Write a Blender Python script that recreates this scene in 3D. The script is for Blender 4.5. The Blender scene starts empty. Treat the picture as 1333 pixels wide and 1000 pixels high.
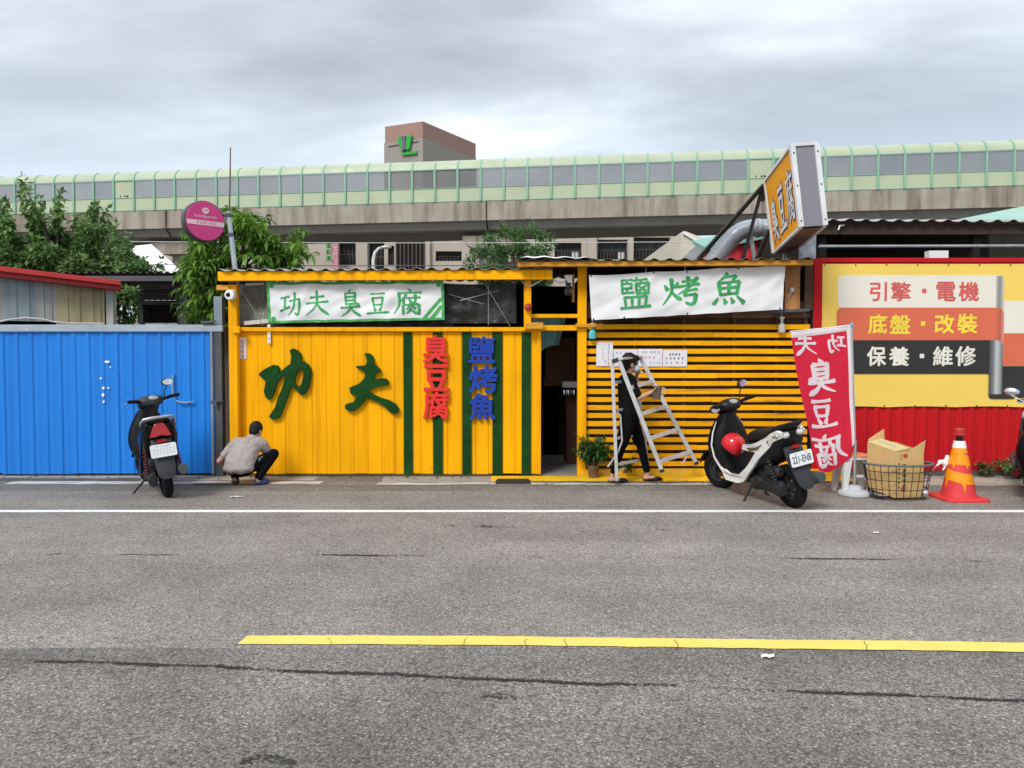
import bpy, math, random
from mathutils import Vector, Matrix, geometry, noise
R = math.radians
rnd = random.Random(11)
scene = bpy.context.scene
COL = scene.collection

# ---------------------------------------------------------------- camera, sky, sun, exposure
EYE, PITCH, FOC = 1.55, R(2.0), 1000.0          # eye height, tilt down, focal length in photo pixels
cam_d = bpy.data.cameras.new('camera'); cam = bpy.data.objects.new('camera', cam_d); COL.objects.link(cam)
cam.location = (0, 0, EYE); cam.rotation_euler = (R(90) - PITCH, 0, 0)
cam_d.sensor_width = 36; cam_d.lens = 36 * FOC / 1333; cam_d.clip_end = 3000; cam_d.clip_start = 0.05
scene.camera = cam
scene.view_settings.view_transform = 'Standard'; scene.view_settings.look = 'None'
scene.view_settings.exposure = 0.85; scene.view_settings.gamma = 1
SUN_EL, SUN_AZ = R(44), R(212)                   # azimuth measured clockwise from +Y: behind the camera, a bit to the left
world = bpy.data.worlds.new('World'); scene.world = world; world.use_nodes = True
def build_world():
    nt = world.node_tree; N = nt.nodes; L = nt.links; N.clear()
    out = N.new('ShaderNodeOutputWorld'); bg = N.new('ShaderNodeBackground'); bg.inputs['Strength'].default_value = 0.1
    L.new(bg.outputs[0], out.inputs[0])
    sky = N.new('ShaderNodeTexSky'); sky.sky_type = 'NISHITA'; sky.sun_disc = False
    sky.sun_elevation = SUN_EL; sky.sun_rotation = SUN_AZ; sky.dust_density = 3.0
    tc = N.new('ShaderNodeTexCoord'); sp = N.new('ShaderNodeSeparateXYZ'); L.new(tc.outputs['Generated'], sp.inputs[0])
    def M(op, a, b=None):
        m = N.new('ShaderNodeMath'); m.operation = op
        for i, q in enumerate((a, b)):
            if q is None: continue
            if isinstance(q, (int, float)): m.inputs[i].default_value = q
            else: L.new(q, m.inputs[i])
        return m.outputs[0]
    z = M('ADD', M('MAXIMUM', sp.outputs[2], 0.0), 0.16)
    cb = N.new('ShaderNodeCombineXYZ'); L.new(M('DIVIDE', sp.outputs[0], z), cb.inputs[0]); L.new(M('DIVIDE', sp.outputs[1], z), cb.inputs[1])
    def noise_(scale, detail, rough, off, dist=0.0, sx=1.0):
        mp = N.new('ShaderNodeMapping'); mp.inputs['Location'].default_value = off; mp.inputs['Scale'].default_value = (sx, 1, 1); L.new(cb.outputs[0], mp.inputs[0])
        n = N.new('ShaderNodeTexNoise'); n.inputs['Scale'].default_value = scale; n.inputs['Detail'].default_value = detail
        n.inputs['Roughness'].default_value = rough; n.inputs['Distortion'].default_value = dist; L.new(mp.outputs[0], n.inputs[0]); return n.outputs[0]
    big = noise_(0.62, 6, 0.5, (39.468, 21.341, 3.653), 0.6, 0.6); fine = noise_(1.9, 8, 0.55, (9.493, 23.758, 0), 0.4, 0.7)
    v = M('ADD', M('MULTIPLY', big, 0.76), M('MULTIPLY', fine, 0.28))
    rp = N.new('ShaderNodeValToRGB'); e = rp.color_ramp.elements
    e[0].position = 0.42; e[0].color = (0.30, 0.33, 0.365, 1); e[1].position = 0.63; e[1].color = (0.80, 0.83, 0.86, 1)
    for p, c in ((0.487, (0.385, 0.42, 0.46, 1)), (0.54, (0.475, 0.52, 0.57, 1)), (0.59, (0.62, 0.665, 0.715, 1))):
        q = e.new(p); q.color = c
    L.new(v, rp.inputs[0])
    # paler, bluer air low down over the horizon
    low = N.new('ShaderNodeMapRange'); low.inputs[1].default_value = 0.13; low.inputs[2].default_value = 0.36; low.inputs[3].default_value = 0.8; low.inputs[4].default_value = 0.0
    low.interpolation_type = 'SMOOTHSTEP'
    L.new(sp.outputs[2], low.inputs[0])
    mh = N.new('ShaderNodeMix'); mh.data_type = 'RGBA'; L.new(low.outputs[0], mh.inputs[0]); L.new(rp.outputs[0], mh.inputs[6]); mh.inputs[7].default_value = (0.53, 0.61, 0.70, 1)
    sc = N.new('ShaderNodeVectorMath'); sc.operation = 'SCALE'; sc.inputs['Scale'].default_value = 8.8; L.new(mh.outputs[2], sc.inputs[0])
    mx = N.new('ShaderNodeMix'); mx.data_type = 'RGBA'; mx.inputs[0].default_value = 0.88
    L.new(sky.outputs[0], mx.inputs[6]); L.new(sc.outputs[0], mx.inputs[7]); L.new(mx.outputs[2], bg.inputs[0])
build_world()
sun_d = bpy.data.lights.new('sun', 'SUN'); sun_d.energy = 1.5; sun_d.angle = R(20); sun_d.color = (1.0, 0.965, 0.91)
sun = bpy.data.objects.new('sun', sun_d); COL.objects.link(sun)
sdir = Vector((math.sin(SUN_AZ) * math.cos(SUN_EL), math.cos(SUN_AZ) * math.cos(SUN_EL), math.sin(SUN_EL)))
sun.location = sdir * 60; sun.rotation_euler = (-sdir).to_track_quat('-Z', 'Y').to_euler()

# ---------------------------------------------------------------- measuring helpers
def at(px, py, Y):
    """The point at distance Y that photo pixel (px, py) shows."""
    u = (px - 666.5) / FOC; v = (500 - py) / FOC
    t = Y / (math.cos(PITCH) + v * math.sin(PITCH))
    return Vector((u * t, Y, EYE + t * (v * math.cos(PITCH) - math.sin(PITCH))))
def ground(px, py, z=0.0):
    u = (px - 666.5) / FOC; v = (500 - py) / FOC
    t = (z - EYE) / (v * math.cos(PITCH) - math.sin(PITCH))
    return Vector((u * t, t * (math.cos(PITCH) + v * math.sin(PITCH)), z))
def fx(px): return (px - 666.5) / 100.0          # on the shop fronts (10 m away)
def fz(py): return (620 - py) / 100.0
def hx(px, Y): return (px - 666.5) / 1000.0 * Y  # the same for fronts at other distances
def hz(py, Y): return EYE + (465 - py) / 1000.0 * Y

# ---------------------------------------------------------------- objects
def tag(o, label, cat, group=None, kind=None):
    if label: o['label'] = label
    if cat: o['category'] = cat
    if group: o['group'] = group
    if kind: o['kind'] = kind
    return o
def thing(name, label, cat, loc=(0, 0, 0), rot=(0, 0, 0), group=None):
    o = bpy.data.objects.new(name, None); COL.objects.link(o); o.empty_display_size = 0.1
    o.location = loc; o.rotation_euler = rot
    return tag(o, label, cat, group)

class MB:
    def __init__(s): s.v = []; s.f = []; s.m = []; s.T = None
    def add(s, vs, fs, mi=0):
        b = len(s.v)
        for p in vs:
            p = Vector(p); s.v.append(s.T @ p if s.T else p)
        for f in fs: s.f.append([b + i for i in f]); s.m.append(mi)
    def box(s, x0, x1, y0, y1, z0, z1, mi=0):
        s.add([(x, y, z) for x in (x0, x1) for y in (y0, y1) for z in (z0, z1)],
              [(0, 1, 3, 2), (4, 6, 7, 5), (0, 4, 5, 1), (2, 3, 7, 6), (0, 2, 6, 4), (1, 5, 7, 3)], mi)
    def hexa(s, p, mi=0):
        """8 corners: near bottom-left, bottom-right, top-right, top-left, then the same four far."""
        s.add(p, [(0, 1, 2, 3), (5, 4, 7, 6), (4, 0, 3, 7), (1, 5, 6, 2), (3, 2, 6, 7), (4, 5, 1, 0)], mi)
    def bar(s, a, b, w, h=None, mi=0, up=(0, 0, 1)):
        a = Vector(a); b = Vector(b); h = h or w; d = (b - a).normalized(); up = Vector(up)
        if abs(d.dot(up)) > 0.98: up = Vector((0, 1, 0))
        x = d.cross(up).normalized() * (w / 2); y = x.cross(d).normalized() * (h / 2)
        s.add([a - x - y, a + x - y, a + x + y, a - x + y, b - x - y, b + x - y, b + x + y, b - x + y],
              [(0, 3, 2, 1), (4, 5, 6, 7), (0, 1, 5, 4), (1, 2, 6, 5), (2, 3, 7, 6), (3, 0, 4, 7)], mi)
    def loft(s, rings, mi=0, cap=True, closed=True):
        n = len(rings[0]); vs = [p for r in rings for p in r]; fs = []
        for i in range(len(rings) - 1):
            for j in range(n if closed else n - 1):
                k = (j + 1) % n; fs.append((i * n + j, i * n + k, (i + 1) * n + k, (i + 1) * n + j))
        if cap and closed:
            fs.append(tuple(range(n - 1, -1, -1))); fs.append(tuple((len(rings) - 1) * n + j for j in range(n)))
        s.add(vs, fs, mi)
    def sloft(s, rings, mi=0, k=4):
        """loft with the in-between rings drawn on a smooth curve"""
        out = []; n = len(rings)
        for i in range(n - 1):
            a, b, c, d = rings[max(i - 1, 0)], rings[i], rings[i + 1], rings[min(i + 2, n - 1)]
            for q in range(k):
                t = q / k; out.append([0.5 * ((2 * p1) + (p2 - p0) * t + (2 * p0 - 5 * p1 + 4 * p2 - p3) * t * t + (3 * p1 - p0 - 3 * p2 + p3) * t ** 3) for p0, p1, p2, p3 in zip(a, b, c, d)])
        out.append(rings[-1]); s.loft(out, mi)
    def tube(s, pts, r, n=8, mi=0, cap=True):
        pts = [Vector(p) for p in pts]; rings = []; nrm = None
        for i, p in enumerate(pts):
            d = (pts[min(i + 1, len(pts) - 1)] - pts[max(i - 1, 0)]).normalized()
            if nrm is None:
                nrm = d.orthogonal().normalized()
            else:
                nrm = (nrm - d * nrm.dot(d)).normalized()
            bi = d.cross(nrm); q = r[i] if isinstance(r, (list, tuple)) else r
            rings.append([p + (nrm * math.cos(a) + bi * math.sin(a)) * q for a in (2 * math.pi * k / n for k in range(n))])
        s.loft(rings, mi, cap)
    def lathe(s, prof, c=(0, 0, 0), n=20, axis='z', mi=0, cap=True):
        c = Vector(c); rings = []
        for r, h in prof:
            ring = []
            for k in range(n):
                a = 2 * math.pi * k / n; x, y = r * math.cos(a), r * math.sin(a)
                ring.append(c + Vector({'z': (x, y, h), 'y': (y, h, x), 'x': (h, x, y)}[axis]))
            rings.append(ring)
        s.loft(rings, mi, cap)
    def sphere(s, c, r, n=14, m=9, rot=None, mi=0):
        r = (r, r, r) if isinstance(r, (int, float)) else r; c = Vector(c); rings = []
        for i in range(m + 1):
            t = math.pi * (i + 0.02) / (m + 0.04); ring = []
            for k in range(n):
                a = 2 * math.pi * k / n
                p = Vector((r[0] * math.sin(t) * math.cos(a), r[1] * math.sin(t) * math.sin(a), -r[2] * math.cos(t)))
                ring.append(c + (rot @ p if rot else p))
            rings.append(ring)
        s.loft(rings, mi)
    def cone(s, a, b, ra, rb, n=12, mi=0):
        s.tube([a, b], [ra, rb], n, mi); s.sphere(a, ra, n, 7, mi=mi); s.sphere(b, rb, n, 7, mi=mi)
    def sheet(s, fn, nu, nv, mi=0):
        s.add([fn(i / nu, j / nv) for j in range(nv + 1) for i in range(nu + 1)],
              [(j * (nu + 1) + i, j * (nu + 1) + i + 1, (j + 1) * (nu + 1) + i + 1, (j + 1) * (nu + 1) + i) for j in range(nv) for i in range(nu)], mi)
    def prism(s, polys, mp, w0, w1, mi=0):
        """polys: outer outline and holes in 2-D; mp(u, v, w) -> 3-D; solid between w0 (back) and w1 (front)."""
        tri = geometry.tessellate_polygon([[Vector((u, v, 0)) for u, v in p] for p in polys])
        flat = [q for p in polys for q in p]; n = len(flat)
        vs = [mp(u, v, w1) for u, v in flat] + [mp(u, v, w0) for u, v in flat]; fs = []
        for t in tri:
            a, b, c = (flat[i] for i in t)
            if (b[0] - a[0]) * (c[1] - a[1]) - (b[1] - a[1]) * (c[0] - a[0]) < 0: t = t[::-1]
            fs.append(tuple(t)); fs.append(tuple(n + i for i in t[::-1]))
        k = 0
        for p in polys:
            for i in range(len(p)):
                j = (i + 1) % len(p); fs.append((k + i, k + j, n + k + j, n + k + i))
            k += len(p)
        s.add(vs, fs, mi)
    def build(s, name, mats, parent=None, label=None, cat=None, group=None, kind=None, smooth=True, bevel=0, world=True, angle=38):
        me = bpy.data.meshes.new(name); org = Vector((0, 0, 0))
        if parent is None and s.v:
            org = Vector(((min(p.x for p in s.v) + max(p.x for p in s.v)) / 2, (min(p.y for p in s.v) + max(p.y for p in s.v)) / 2, min(p.z for p in s.v)))
        elif parent is not None and world:
            org = None
        if org is None:
            Mi = wmat(parent).inverted(); vs = [Mi @ p for p in s.v]
        else:
            vs = [p - org for p in s.v]
        me.from_pydata([tuple(p) for p in vs], [], s.f)
        for m in (mats if isinstance(mats, (list, tuple)) else [mats]): me.materials.append(m)
        me.polygons.foreach_set('material_index', s.m)
        if smooth:
            me.polygons.foreach_set('use_smooth', [True] * len(s.f)); me.update(); me.set_sharp_from_angle(angle=R(angle))
        me.update()
        o = bpy.data.objects.new(name, me); COL.objects.link(o)
        if parent is not None: o.parent = parent
        elif org is not None: o.location = org
        if bevel:
            b = o.modifiers.new('bevel', 'BEVEL'); b.width = bevel; b.segments = 2; b.limit_method = 'ANGLE'; b.angle_limit = R(50)
        return tag(o, label, cat, group, kind)
def wmat(o):
    m = Matrix.LocRotScale(o.location, o.rotation_euler, o.scale)
    return wmat(o.parent) @ m if o.parent else m
def evaluated(o, name):
    dg = bpy.context.evaluated_depsgraph_get(); dg.update()
    me = bpy.data.meshes.new_from_object(o.evaluated_get(dg)); me.name = name
    return me
def remesh(mb, name, m, parent, voxel=0.008, smooth=4, label=None):
    """Grow one continuous skin round all the shapes in mb."""
    me = bpy.data.meshes.new('tmp'); Mi = wmat(parent).inverted()
    me.from_pydata([tuple(Mi @ p) for p in mb.v], [], mb.f); me.update()
    o = bpy.data.objects.new('tmp', me); COL.objects.link(o)
    r = o.modifiers.new('r', 'REMESH'); r.mode = 'VOXEL'; r.voxel_size = voxel
    if smooth:
        q = o.modifiers.new('s', 'SMOOTH'); q.factor = 0.5; q.iterations = smooth
    me2 = evaluated(o, name); bpy.data.objects.remove(o)
    me2.polygons.foreach_set('use_smooth', [True] * len(me2.polygons)); me2.materials.clear(); me2.materials.append(m); me2.update()
    p = bpy.data.objects.new(name, me2); COL.objects.link(p); p.parent = parent
    if label: p['label'] = label
    return p

# ---------------------------------------------------------------- materials
def lin(r, g, b):
    f = lambda c: (c / 255 / 12.92) if c / 255 <= 0.04045 else ((c / 255 + 0.055) / 1.055) ** 2.4
    return (f(r), f(g), f(b))
MATS = {}
def mat(name, rgb, rough=0.6, metal=0.0, var=0.12, scale=2.5, bump=0.0, bscale=80, streak=0.0, scol=(0.05, 0.04, 0.03), sscale=(9, 9, 0.7), slo=0.52, shi=0.75,
        island=0.0, coat=0.0, speck=0.0, alpha=1.0, sub=0.0, trans=0.0, spec=0.3, bdist=0.01, fleck=None, orand=0.0):
    if name in MATS: return MATS[name]
    m = bpy.data.materials.new(name); m.use_nodes = True; nt = m.node_tree; N = nt.nodes; L = nt.links
    b = N['Principled BSDF']; b.inputs['Roughness'].default_value = rough; b.inputs['Metallic'].default_value = metal
    b.inputs['Specular IOR Level'].default_value = spec
    b.inputs['Coat Weight'].default_value = coat; b.inputs['Coat Roughness'].default_value = 0.08; b.inputs['Alpha'].default_value = alpha
    tc = N.new('ShaderNodeTexCoord')
    def nz(sc, detail=4, rough=0.55, msc=None):
        n = N.new('ShaderNodeTexNoise'); n.inputs['Scale'].default_value = sc; n.inputs['Detail'].default_value = detail; n.inputs['Roughness'].default_value = rough
        if msc:
            mp = N.new('ShaderNodeMapping'); mp.inputs['Scale'].default_value = msc; L.new(tc.outputs['Object'], mp.inputs[0]); L.new(mp.outputs[0], n.inputs[0])
        else: L.new(tc.outputs['Object'], n.inputs[0])
        return n.outputs[0]
    def rng(src, a, b_, c, d):
        q = N.new('ShaderNodeMapRange'); q.inputs[1].default_value = a; q.inputs[2].default_value = b_; q.inputs[3].default_value = c; q.inputs[4].default_value = d; L.new(src, q.inputs[0]); return q.outputs[0]
    def mulv(col, fac):
        q = N.new('ShaderNodeVectorMath'); q.operation = 'SCALE'
        if hasattr(col, 'is_linked'): L.new(col, q.inputs[0])
        else: q.inputs[0].default_value = col
        L.new(fac, q.inputs['Scale']); return q.outputs[0]
    def mixc(fac, a, bcol):
        q = N.new('ShaderNodeMix'); q.data_type = 'RGBA'; L.new(fac, q.inputs[0]); L.new(a, q.inputs[6]); q.inputs[7].default_value = (*bcol, 1); return q.outputs[2]
    col = mulv(rgb[:3], rng(nz(scale), 0.3, 0.7, 1 - var, 1 + var))
    if island:
        g = N.new('ShaderNodeNewGeometry'); col = mulv(col, rng(g.outputs['Random Per Island'], 0, 1, 1 - island, 1 + island))
    if orand:
        oi = N.new('ShaderNodeObjectInfo'); col = mulv(col, rng(oi.outputs['Random'], 0, 1, 1 - orand, 1 + orand))
    if speck: col = mulv(col, rng(nz(scale * 40, 2, 0.7), 0.35, 0.65, 1 - speck, 1 + speck))
    if streak:
        s = rng(nz(1.0, 6, 0.62, sscale), slo, shi, 0, streak); col = mixc(s, col, scol)
    if fleck:
        s = rng(nz(fleck[0], 5, 0.65), fleck[1], fleck[1] + 0.04, 0, fleck[2]); col = mixc(s, col, fleck[3])
    L.new(col, b.inputs['Base Color'])
    rr = rng(nz(scale * 3, 5), 0.3, 0.7, max(0.03, rough - 0.1), min(1, rough + 0.1)); L.new(rr, b.inputs['Roughness'])
    if bump:
        bp = N.new('ShaderNodeBump'); bp.inputs['Strength'].default_value = bump; bp.inputs['Distance'].default_value = bdist; L.new(nz(bscale, 5, 0.6), bp.inputs['Height']); L.new(bp.outputs[0], b.inputs['Normal'])
    if trans:
        tr = N.new('ShaderNodeBsdfTranslucent'); L.new(col, tr.inputs[0]); ms = N.new('ShaderNodeMixShader'); ms.inputs[0].default_value = trans
        L.new(b.outputs[0], ms.inputs[1]); L.new(tr.outputs[0], ms.inputs[2]); L.new(ms.outputs[0], N['Material Output'].inputs[0])
    MATS[name] = m
    return m
def grad_mat(name, stops, axis=0, rough=0.5):
    """A printed colour gradient across an object (artwork on the vinyl)."""
    m = bpy.data.materials.new(name); m.use_nodes = True; N = m.node_tree.nodes; L = m.node_tree.links; b = N['Principled BSDF']; b.inputs['Roughness'].default_value = rough
    tc = N.new('ShaderNodeTexCoord'); sp = N.new('ShaderNodeSeparateXYZ'); L.new(tc.outputs['Generated'], sp.inputs[0])
    rp = N.new('ShaderNodeValToRGB'); e = rp.color_ramp.elements
    e[0].position, e[0].color = stops[0][0], (*stops[0][1], 1); e[1].position, e[1].color = stops[-1][0], (*stops[-1][1], 1)
    for p, c in stops[1:-1]: q = e.new(p); q.color = (*c, 1)
    L.new(sp.outputs[axis], rp.inputs[0]); L.new(rp.outputs[0], b.inputs['Base Color'])
    return m

# ---------------------------------------------------------------- writing
_GL = {}
def glyph(s, bold=0.0):
    k = (s, bold)
    if k not in _GL:
        c = bpy.data.curves.new('t', 'FONT'); c.body = s; c.offset = bold; c.resolution_u = 4
        o = bpy.data.objects.new('t', c); COL.objects.link(o); me = evaluated(o, 't'); bpy.data.objects.remove(o)
        vs = [(v.co.x, v.co.y) for v in me.vertices]; fs = [tuple(p.vertices) for p in me.polygons]
        bx = (min(v[0] for v in vs), max(v[0] for v in vs), min(v[1] for v in vs), max(v[1] for v in vs))
        _GL[k] = (vs, fs, bx); bpy.data.meshes.remove(me)
    return _GL[k]
def text(mb, s, x0, x1, z0, z1, mp, bold=0.0, w=0.0, back=None, mi=0):
    """Fit the string s into the box; mp(u, v, w) -> 3-D. With back, a solid letter between depth back and w."""
    vs, fs, bx = glyph(s, bold)
    U = [(x0 + (x1 - x0) * (p[0] - bx[0]) / max(1e-6, bx[1] - bx[0]), z0 + (z1 - z0) * (p[1] - bx[2]) / max(1e-6, bx[3] - bx[2])) for p in vs]
    if bold:                                  # heavier strokes: the same letter laid down nine times, nudged round a small circle
        k = bold * abs(x1 - x0)
        for q in range(8): text(mb, s, x0 + k * (1 + math.cos(q * math.pi / 4)), x1 - k * (1 - math.cos(q * math.pi / 4)), z0 + k * (1 + math.sin(q * math.pi / 4)), z1 - k * (1 - math.sin(q * math.pi / 4)), mp, 0, w - 0.0003 * (q + 1), back, mi)
        return text(mb, s, x0 + k, x1 - k, z0 + k, z1 - k, mp, 0, w, back, mi)
    mb.add([mp(u, v, w) for u, v in U], fs, mi)
    if back is not None:
        cnt = {}
        for f in fs:
            for i in range(len(f)):
                e = (f[i], f[(i + 1) % len(f)]); cnt[e] = 1
        edge = [e for e in cnt if (e[1], e[0]) not in cnt]; n = len(U)
        mb.add([mp(u, v, w) for u, v in U] + [mp(u, v, back) for u, v in U], [(b, a, n + a, n + b) for a, b in edge], mi)
# brush characters: strokes on a 100 x 100 grid, y downwards; h = across, v = down, p = sweep left, n = sweep right, d = dot
BRUSH = {
 '功': [('h', [(8, 28), (42, 22)]), ('v', [(25, 27), (24, 68)]), ('h', [(4, 78), (44, 62)]), ('h', [(44, 40), (88, 31)]), ('v', [(88, 31), (85, 70), (77, 92), (66, 86)]), ('p', [(67, 6), (65, 45), (57, 70), (36, 94)])],
 '夫': [('h', [(24, 30), (78, 24)]), ('h', [(8, 52), (94, 44)]), ('p', [(50, 4), (50, 40), (41, 68), (8, 95)]), ('n', [(50, 48), (64, 72), (95, 94)])],
 '臭': [('d', [(52, 0), (43, 12)]), ('v', [(28, 15), (30, 54)]), ('h', [(28, 15), (72, 13)]), ('v', [(72, 13), (71, 54)]), ('h', [(31, 28), (69, 27)]), ('h', [(31, 41), (69, 40)]), ('h', [(29, 54), (72, 52)]), ('h', [(8, 68), (92, 62)]), ('p', [(50, 54), (45, 76), (10, 98)]), ('n', [(52, 64), (66, 83), (96, 97)]), ('d', [(74, 48), (88, 58)])],
 '豆': [('h', [(20, 10), (82, 7)]), ('v', [(28, 27), (33, 58)]), ('h', [(28, 28), (74, 25)]), ('v', [(74, 25), (68, 58)]), ('h', [(34, 57), (68, 55)]), ('d', [(34, 64), (41, 82)]), ('d', [(68, 63), (58, 82)]), ('h', [(4, 93), (97, 88)])],
 '腐': [('d', [(50, 0), (57, 10)]), ('h', [(16, 18), (92, 13)]), ('p', [(20, 18), (20, 60), (2, 95)]), ('p', [(42, 22), (38, 34), (27, 46)]), ('v', [(34, 36), (34, 57)]), ('h', [(46, 36), (88, 33)]), ('v', [(72, 22), (72, 56), (63, 52)]), ('d', [(52, 41), (58, 50)]), ('v', [(32, 63), (32, 98)]), ('h', [(32, 63), (84, 60)]), ('v', [(84, 60), (84, 96), (76, 91)]), ('p', [(58, 53), (54, 66), (43, 78)]), ('d', [(58, 66), (73, 77)]), ('p', [(58, 77), (52, 86), (42, 94)]), ('d', [(58, 82), (74, 94)])],
 '鹽': [('v', [(10, 6), (10, 47)]), ('h', [(10, 6), (44, 6)]), ('h', [(12, 18), (40, 18)]), ('v', [(40, 18), (39, 33)]), ('h', [(12, 32), (40, 32)]), ('v', [(25, 6), (25, 18)]), ('v', [(25, 32), (25, 46)]), ('h', [(10, 47), (46, 46)]), ('p', [(58, 0), (54, 6), (46, 12)]), ('h', [(56, 8), (90, 7)]), ('v', [(70, 8), (70, 18)]), ('v', [(54, 19), (55, 50)]), ('h', [(54, 19), (94, 18)]), ('v', [(94, 18), (92, 50)]), ('h', [(54, 50), (93, 49)]), ('d', [(62, 26), (84, 43)]), ('d', [(86, 25), (62, 43)]), ('v', [(16, 60), (20, 90)]), ('h', [(16, 60), (86, 59)]), ('v', [(86, 59), (82, 90)]), ('v', [(39, 60), (40, 90)]), ('v', [(62, 60), (61, 90)]), ('h', [(2, 93), (99, 90)])],
 '烤': [('d', [(10, 28), (17, 45)]), ('d', [(44, 20), (36, 38)]), ('p', [(27, 6), (27, 50), (4, 93)]), ('n', [(28, 52), (38, 68), (50, 80)]), ('h', [(56, 18), (88, 14)]), ('v', [(70, 2), (70, 32)]), ('h', [(46, 35), (98, 28)]), ('p', [(94, 6), (74, 36), (44, 62)]), ('h', [(66, 50), (92, 45)]), ('v', [(64, 50), (60, 65)]), ('h', [(60, 65), (90, 62)]), ('v', [(90, 62), (86, 88), (76, 96), (64, 90)])],
 '魚': [('p', [(46, 0), (36, 13), (18, 28)]), ('h', [(40, 12), (72, 9)]), ('p', [(72, 9), (66, 18), (56, 28)]), ('v', [(22, 30), (27, 66)]), ('h', [(22, 30), (82, 27)]), ('v', [(82, 27), (75, 66)]), ('h', [(27, 47), (77, 45)]), ('v', [(51, 30), (51, 65)]), ('h', [(28, 66), (77, 64)]), ('d', [(20, 77), (8, 95)]), ('d', [(38, 79), (43, 93)]), ('d', [(58, 78), (65, 93)]), ('d', [(76, 74), (96, 95)])],
}
def brush(mb, ch, x0, x1, z0, z1, mp, weight=8.0, w=0.0, mi=0, step=0.0004, seed=0):
    rr = random.Random(seed)
    for si, (ty, pts) in enumerate(BRUSH[ch]):
        P = [Vector((x, y)) for x, y in pts]
        if len(P) == 2: P = [P[0], P[0].lerp(P[1], 0.33), P[0].lerp(P[1], 0.67), P[1]]
        path = []
        for i in range(len(P) - 1):
            p0, p1, p2, p3 = P[max(i - 1, 0)], P[i], P[i + 1], P[min(i + 2, len(P) - 1)]
            for k in range(5):
                t = k / 5; path.append(0.5 * ((2 * p1) + (p2 - p0) * t + (2 * p0 - 5 * p1 + 4 * p2 - p3) * t * t + (3 * p1 - p0 - 3 * p2 + p3) * t ** 3))
        path.append(P[-1]); n = len(path); L = []; Rr = []
        for i, p in enumerate(path):
            t = i / (n - 1)
            k = {'h': 0.95 - 0.35 * math.sin(math.pi * t) + 0.15 * t, 'v': 1.05 - 0.2 * t, 'p': 1.05 - 0.75 * t ** 1.5, 'n': 0.5 + 0.95 * t - (0.9 * max(0, t - 0.8) / 0.2), 'd': 0.55 + 0.7 * t}[ty]
            k *= 1 + rr.uniform(-0.06, 0.06)
            d = (path[min(i + 1, n - 1)] - path[max(i - 1, 0)]).normalized(); q = Vector((-d.y, d.x)) * (weight * k / 2)
            L.append(p + q); Rr.append(p - q)
        d0 = (path[0] - path[1]).normalized() * weight * 0.28; d1 = (path[-1] - path[-2]).normalized() * weight * 0.3
        L = [L[0].lerp(Rr[0], 0.25) + d0] + L + [L[-1].lerp(Rr[-1], 0.25) + d1]; Rr = [L[0].lerp(Rr[0], 0.5)] + Rr + [Rr[-1].lerp(L[-1], 0.3)]
        f = lambda q: mp(x0 + (x1 - x0) * q.x / 100, z1 - (z1 - z0) * q.y / 100, w + si * step)
        m = len(L); mb.add([f(q) for q in L] + [f(q) for q in Rr], [(i, i + 1, m + i + 1, m + i) for i in range(m - 1)], mi)
# ---------------------------------------------------------------- palette
Y_PAINT = mat('yellow_paint', (0.93, 0.425, 0.0), 0.7, spec=0.15, fleck=(2.6, 0.68, 0.45, (0.62, 0.25, 0.0)), var=0.10, scale=1.2, streak=0.75, scol=(0.56, 0.22, 0.0), sscale=(11, 11, 0.45), slo=0.50, shi=0.76, island=0.05, bump=0.12, bscale=30)
Y_WORN = mat('yellow_worn', (0.90, 0.415, 0.0), 0.7, spec=0.15, var=0.12, scale=2.5, streak=0.8, scol=(0.22, 0.10, 0.03), sscale=(1.1, 9, 14), slo=0.57, shi=0.7, island=0.1, bump=0.25, bscale=40, fleck=(9, 0.66, 0.8, (0.45, 0.28, 0.12)))
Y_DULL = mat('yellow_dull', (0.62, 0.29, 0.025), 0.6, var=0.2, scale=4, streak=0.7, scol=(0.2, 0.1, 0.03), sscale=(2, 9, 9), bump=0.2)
TURF = mat('artificial_turf', (0.012, 0.062, 0.014), 0.95, var=0.25, scale=5, speck=0.5, bump=1.0, bscale=170, spec=0.15)
RED_P = mat('red_board', (0.74, 0.035, 0.028), 0.45, var=0.06)
BLUE_P = mat('blue_board', (0.010, 0.05, 0.36), 0.45, var=0.08)
B_SHEET = mat('blue_sheet', (0.014, 0.205, 0.70), 0.45, orand=0.07, var=0.06, scale=0.7, streak=0.35, scol=(0.012, 0.10, 0.40), sscale=(6, 6, 0.35), slo=0.5, shi=0.8, bump=0.05, bscale=12)
GALV = mat('galvanised', (0.42, 0.45, 0.48), 0.42, 0.55, var=0.15, scale=6, streak=0.5, scol=(0.20, 0.15, 0.11))
GREYBLUE = mat('grey_blue_steel', (0.23, 0.29, 0.34), 0.5, 0.2, var=0.15, scale=4, streak=0.6, scol=(0.12, 0.08, 0.06))
DSTEEL = mat('dark_steel', (0.10, 0.11, 0.12), 0.5, 0.4, var=0.2, streak=0.5, scol=(0.14, 0.07, 0.03))
BLACK = mat('black_plastic', (0.0045, 0.0045, 0.005), 0.45, var=0.15, spec=0.35)
BLACKG = mat('black_gloss', (0.004, 0.004, 0.005), 0.32, spec=0.18, coat=0.0, var=0.1)
RUBBER = mat('rubber', (0.007, 0.007, 0.0075), 0.85, var=0.2, bump=0.3, bscale=200, spec=0.2)
DKGREY = mat('dark_grey_plastic', (0.030, 0.032, 0.038), 0.5, var=0.15)
WHITE_P = mat('white_gloss', (0.78, 0.78, 0.76), 0.2, coat=0.7, var=0.04)
WHITE = mat('white_plain', (0.80, 0.80, 0.79), 0.55, var=0.05)
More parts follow.
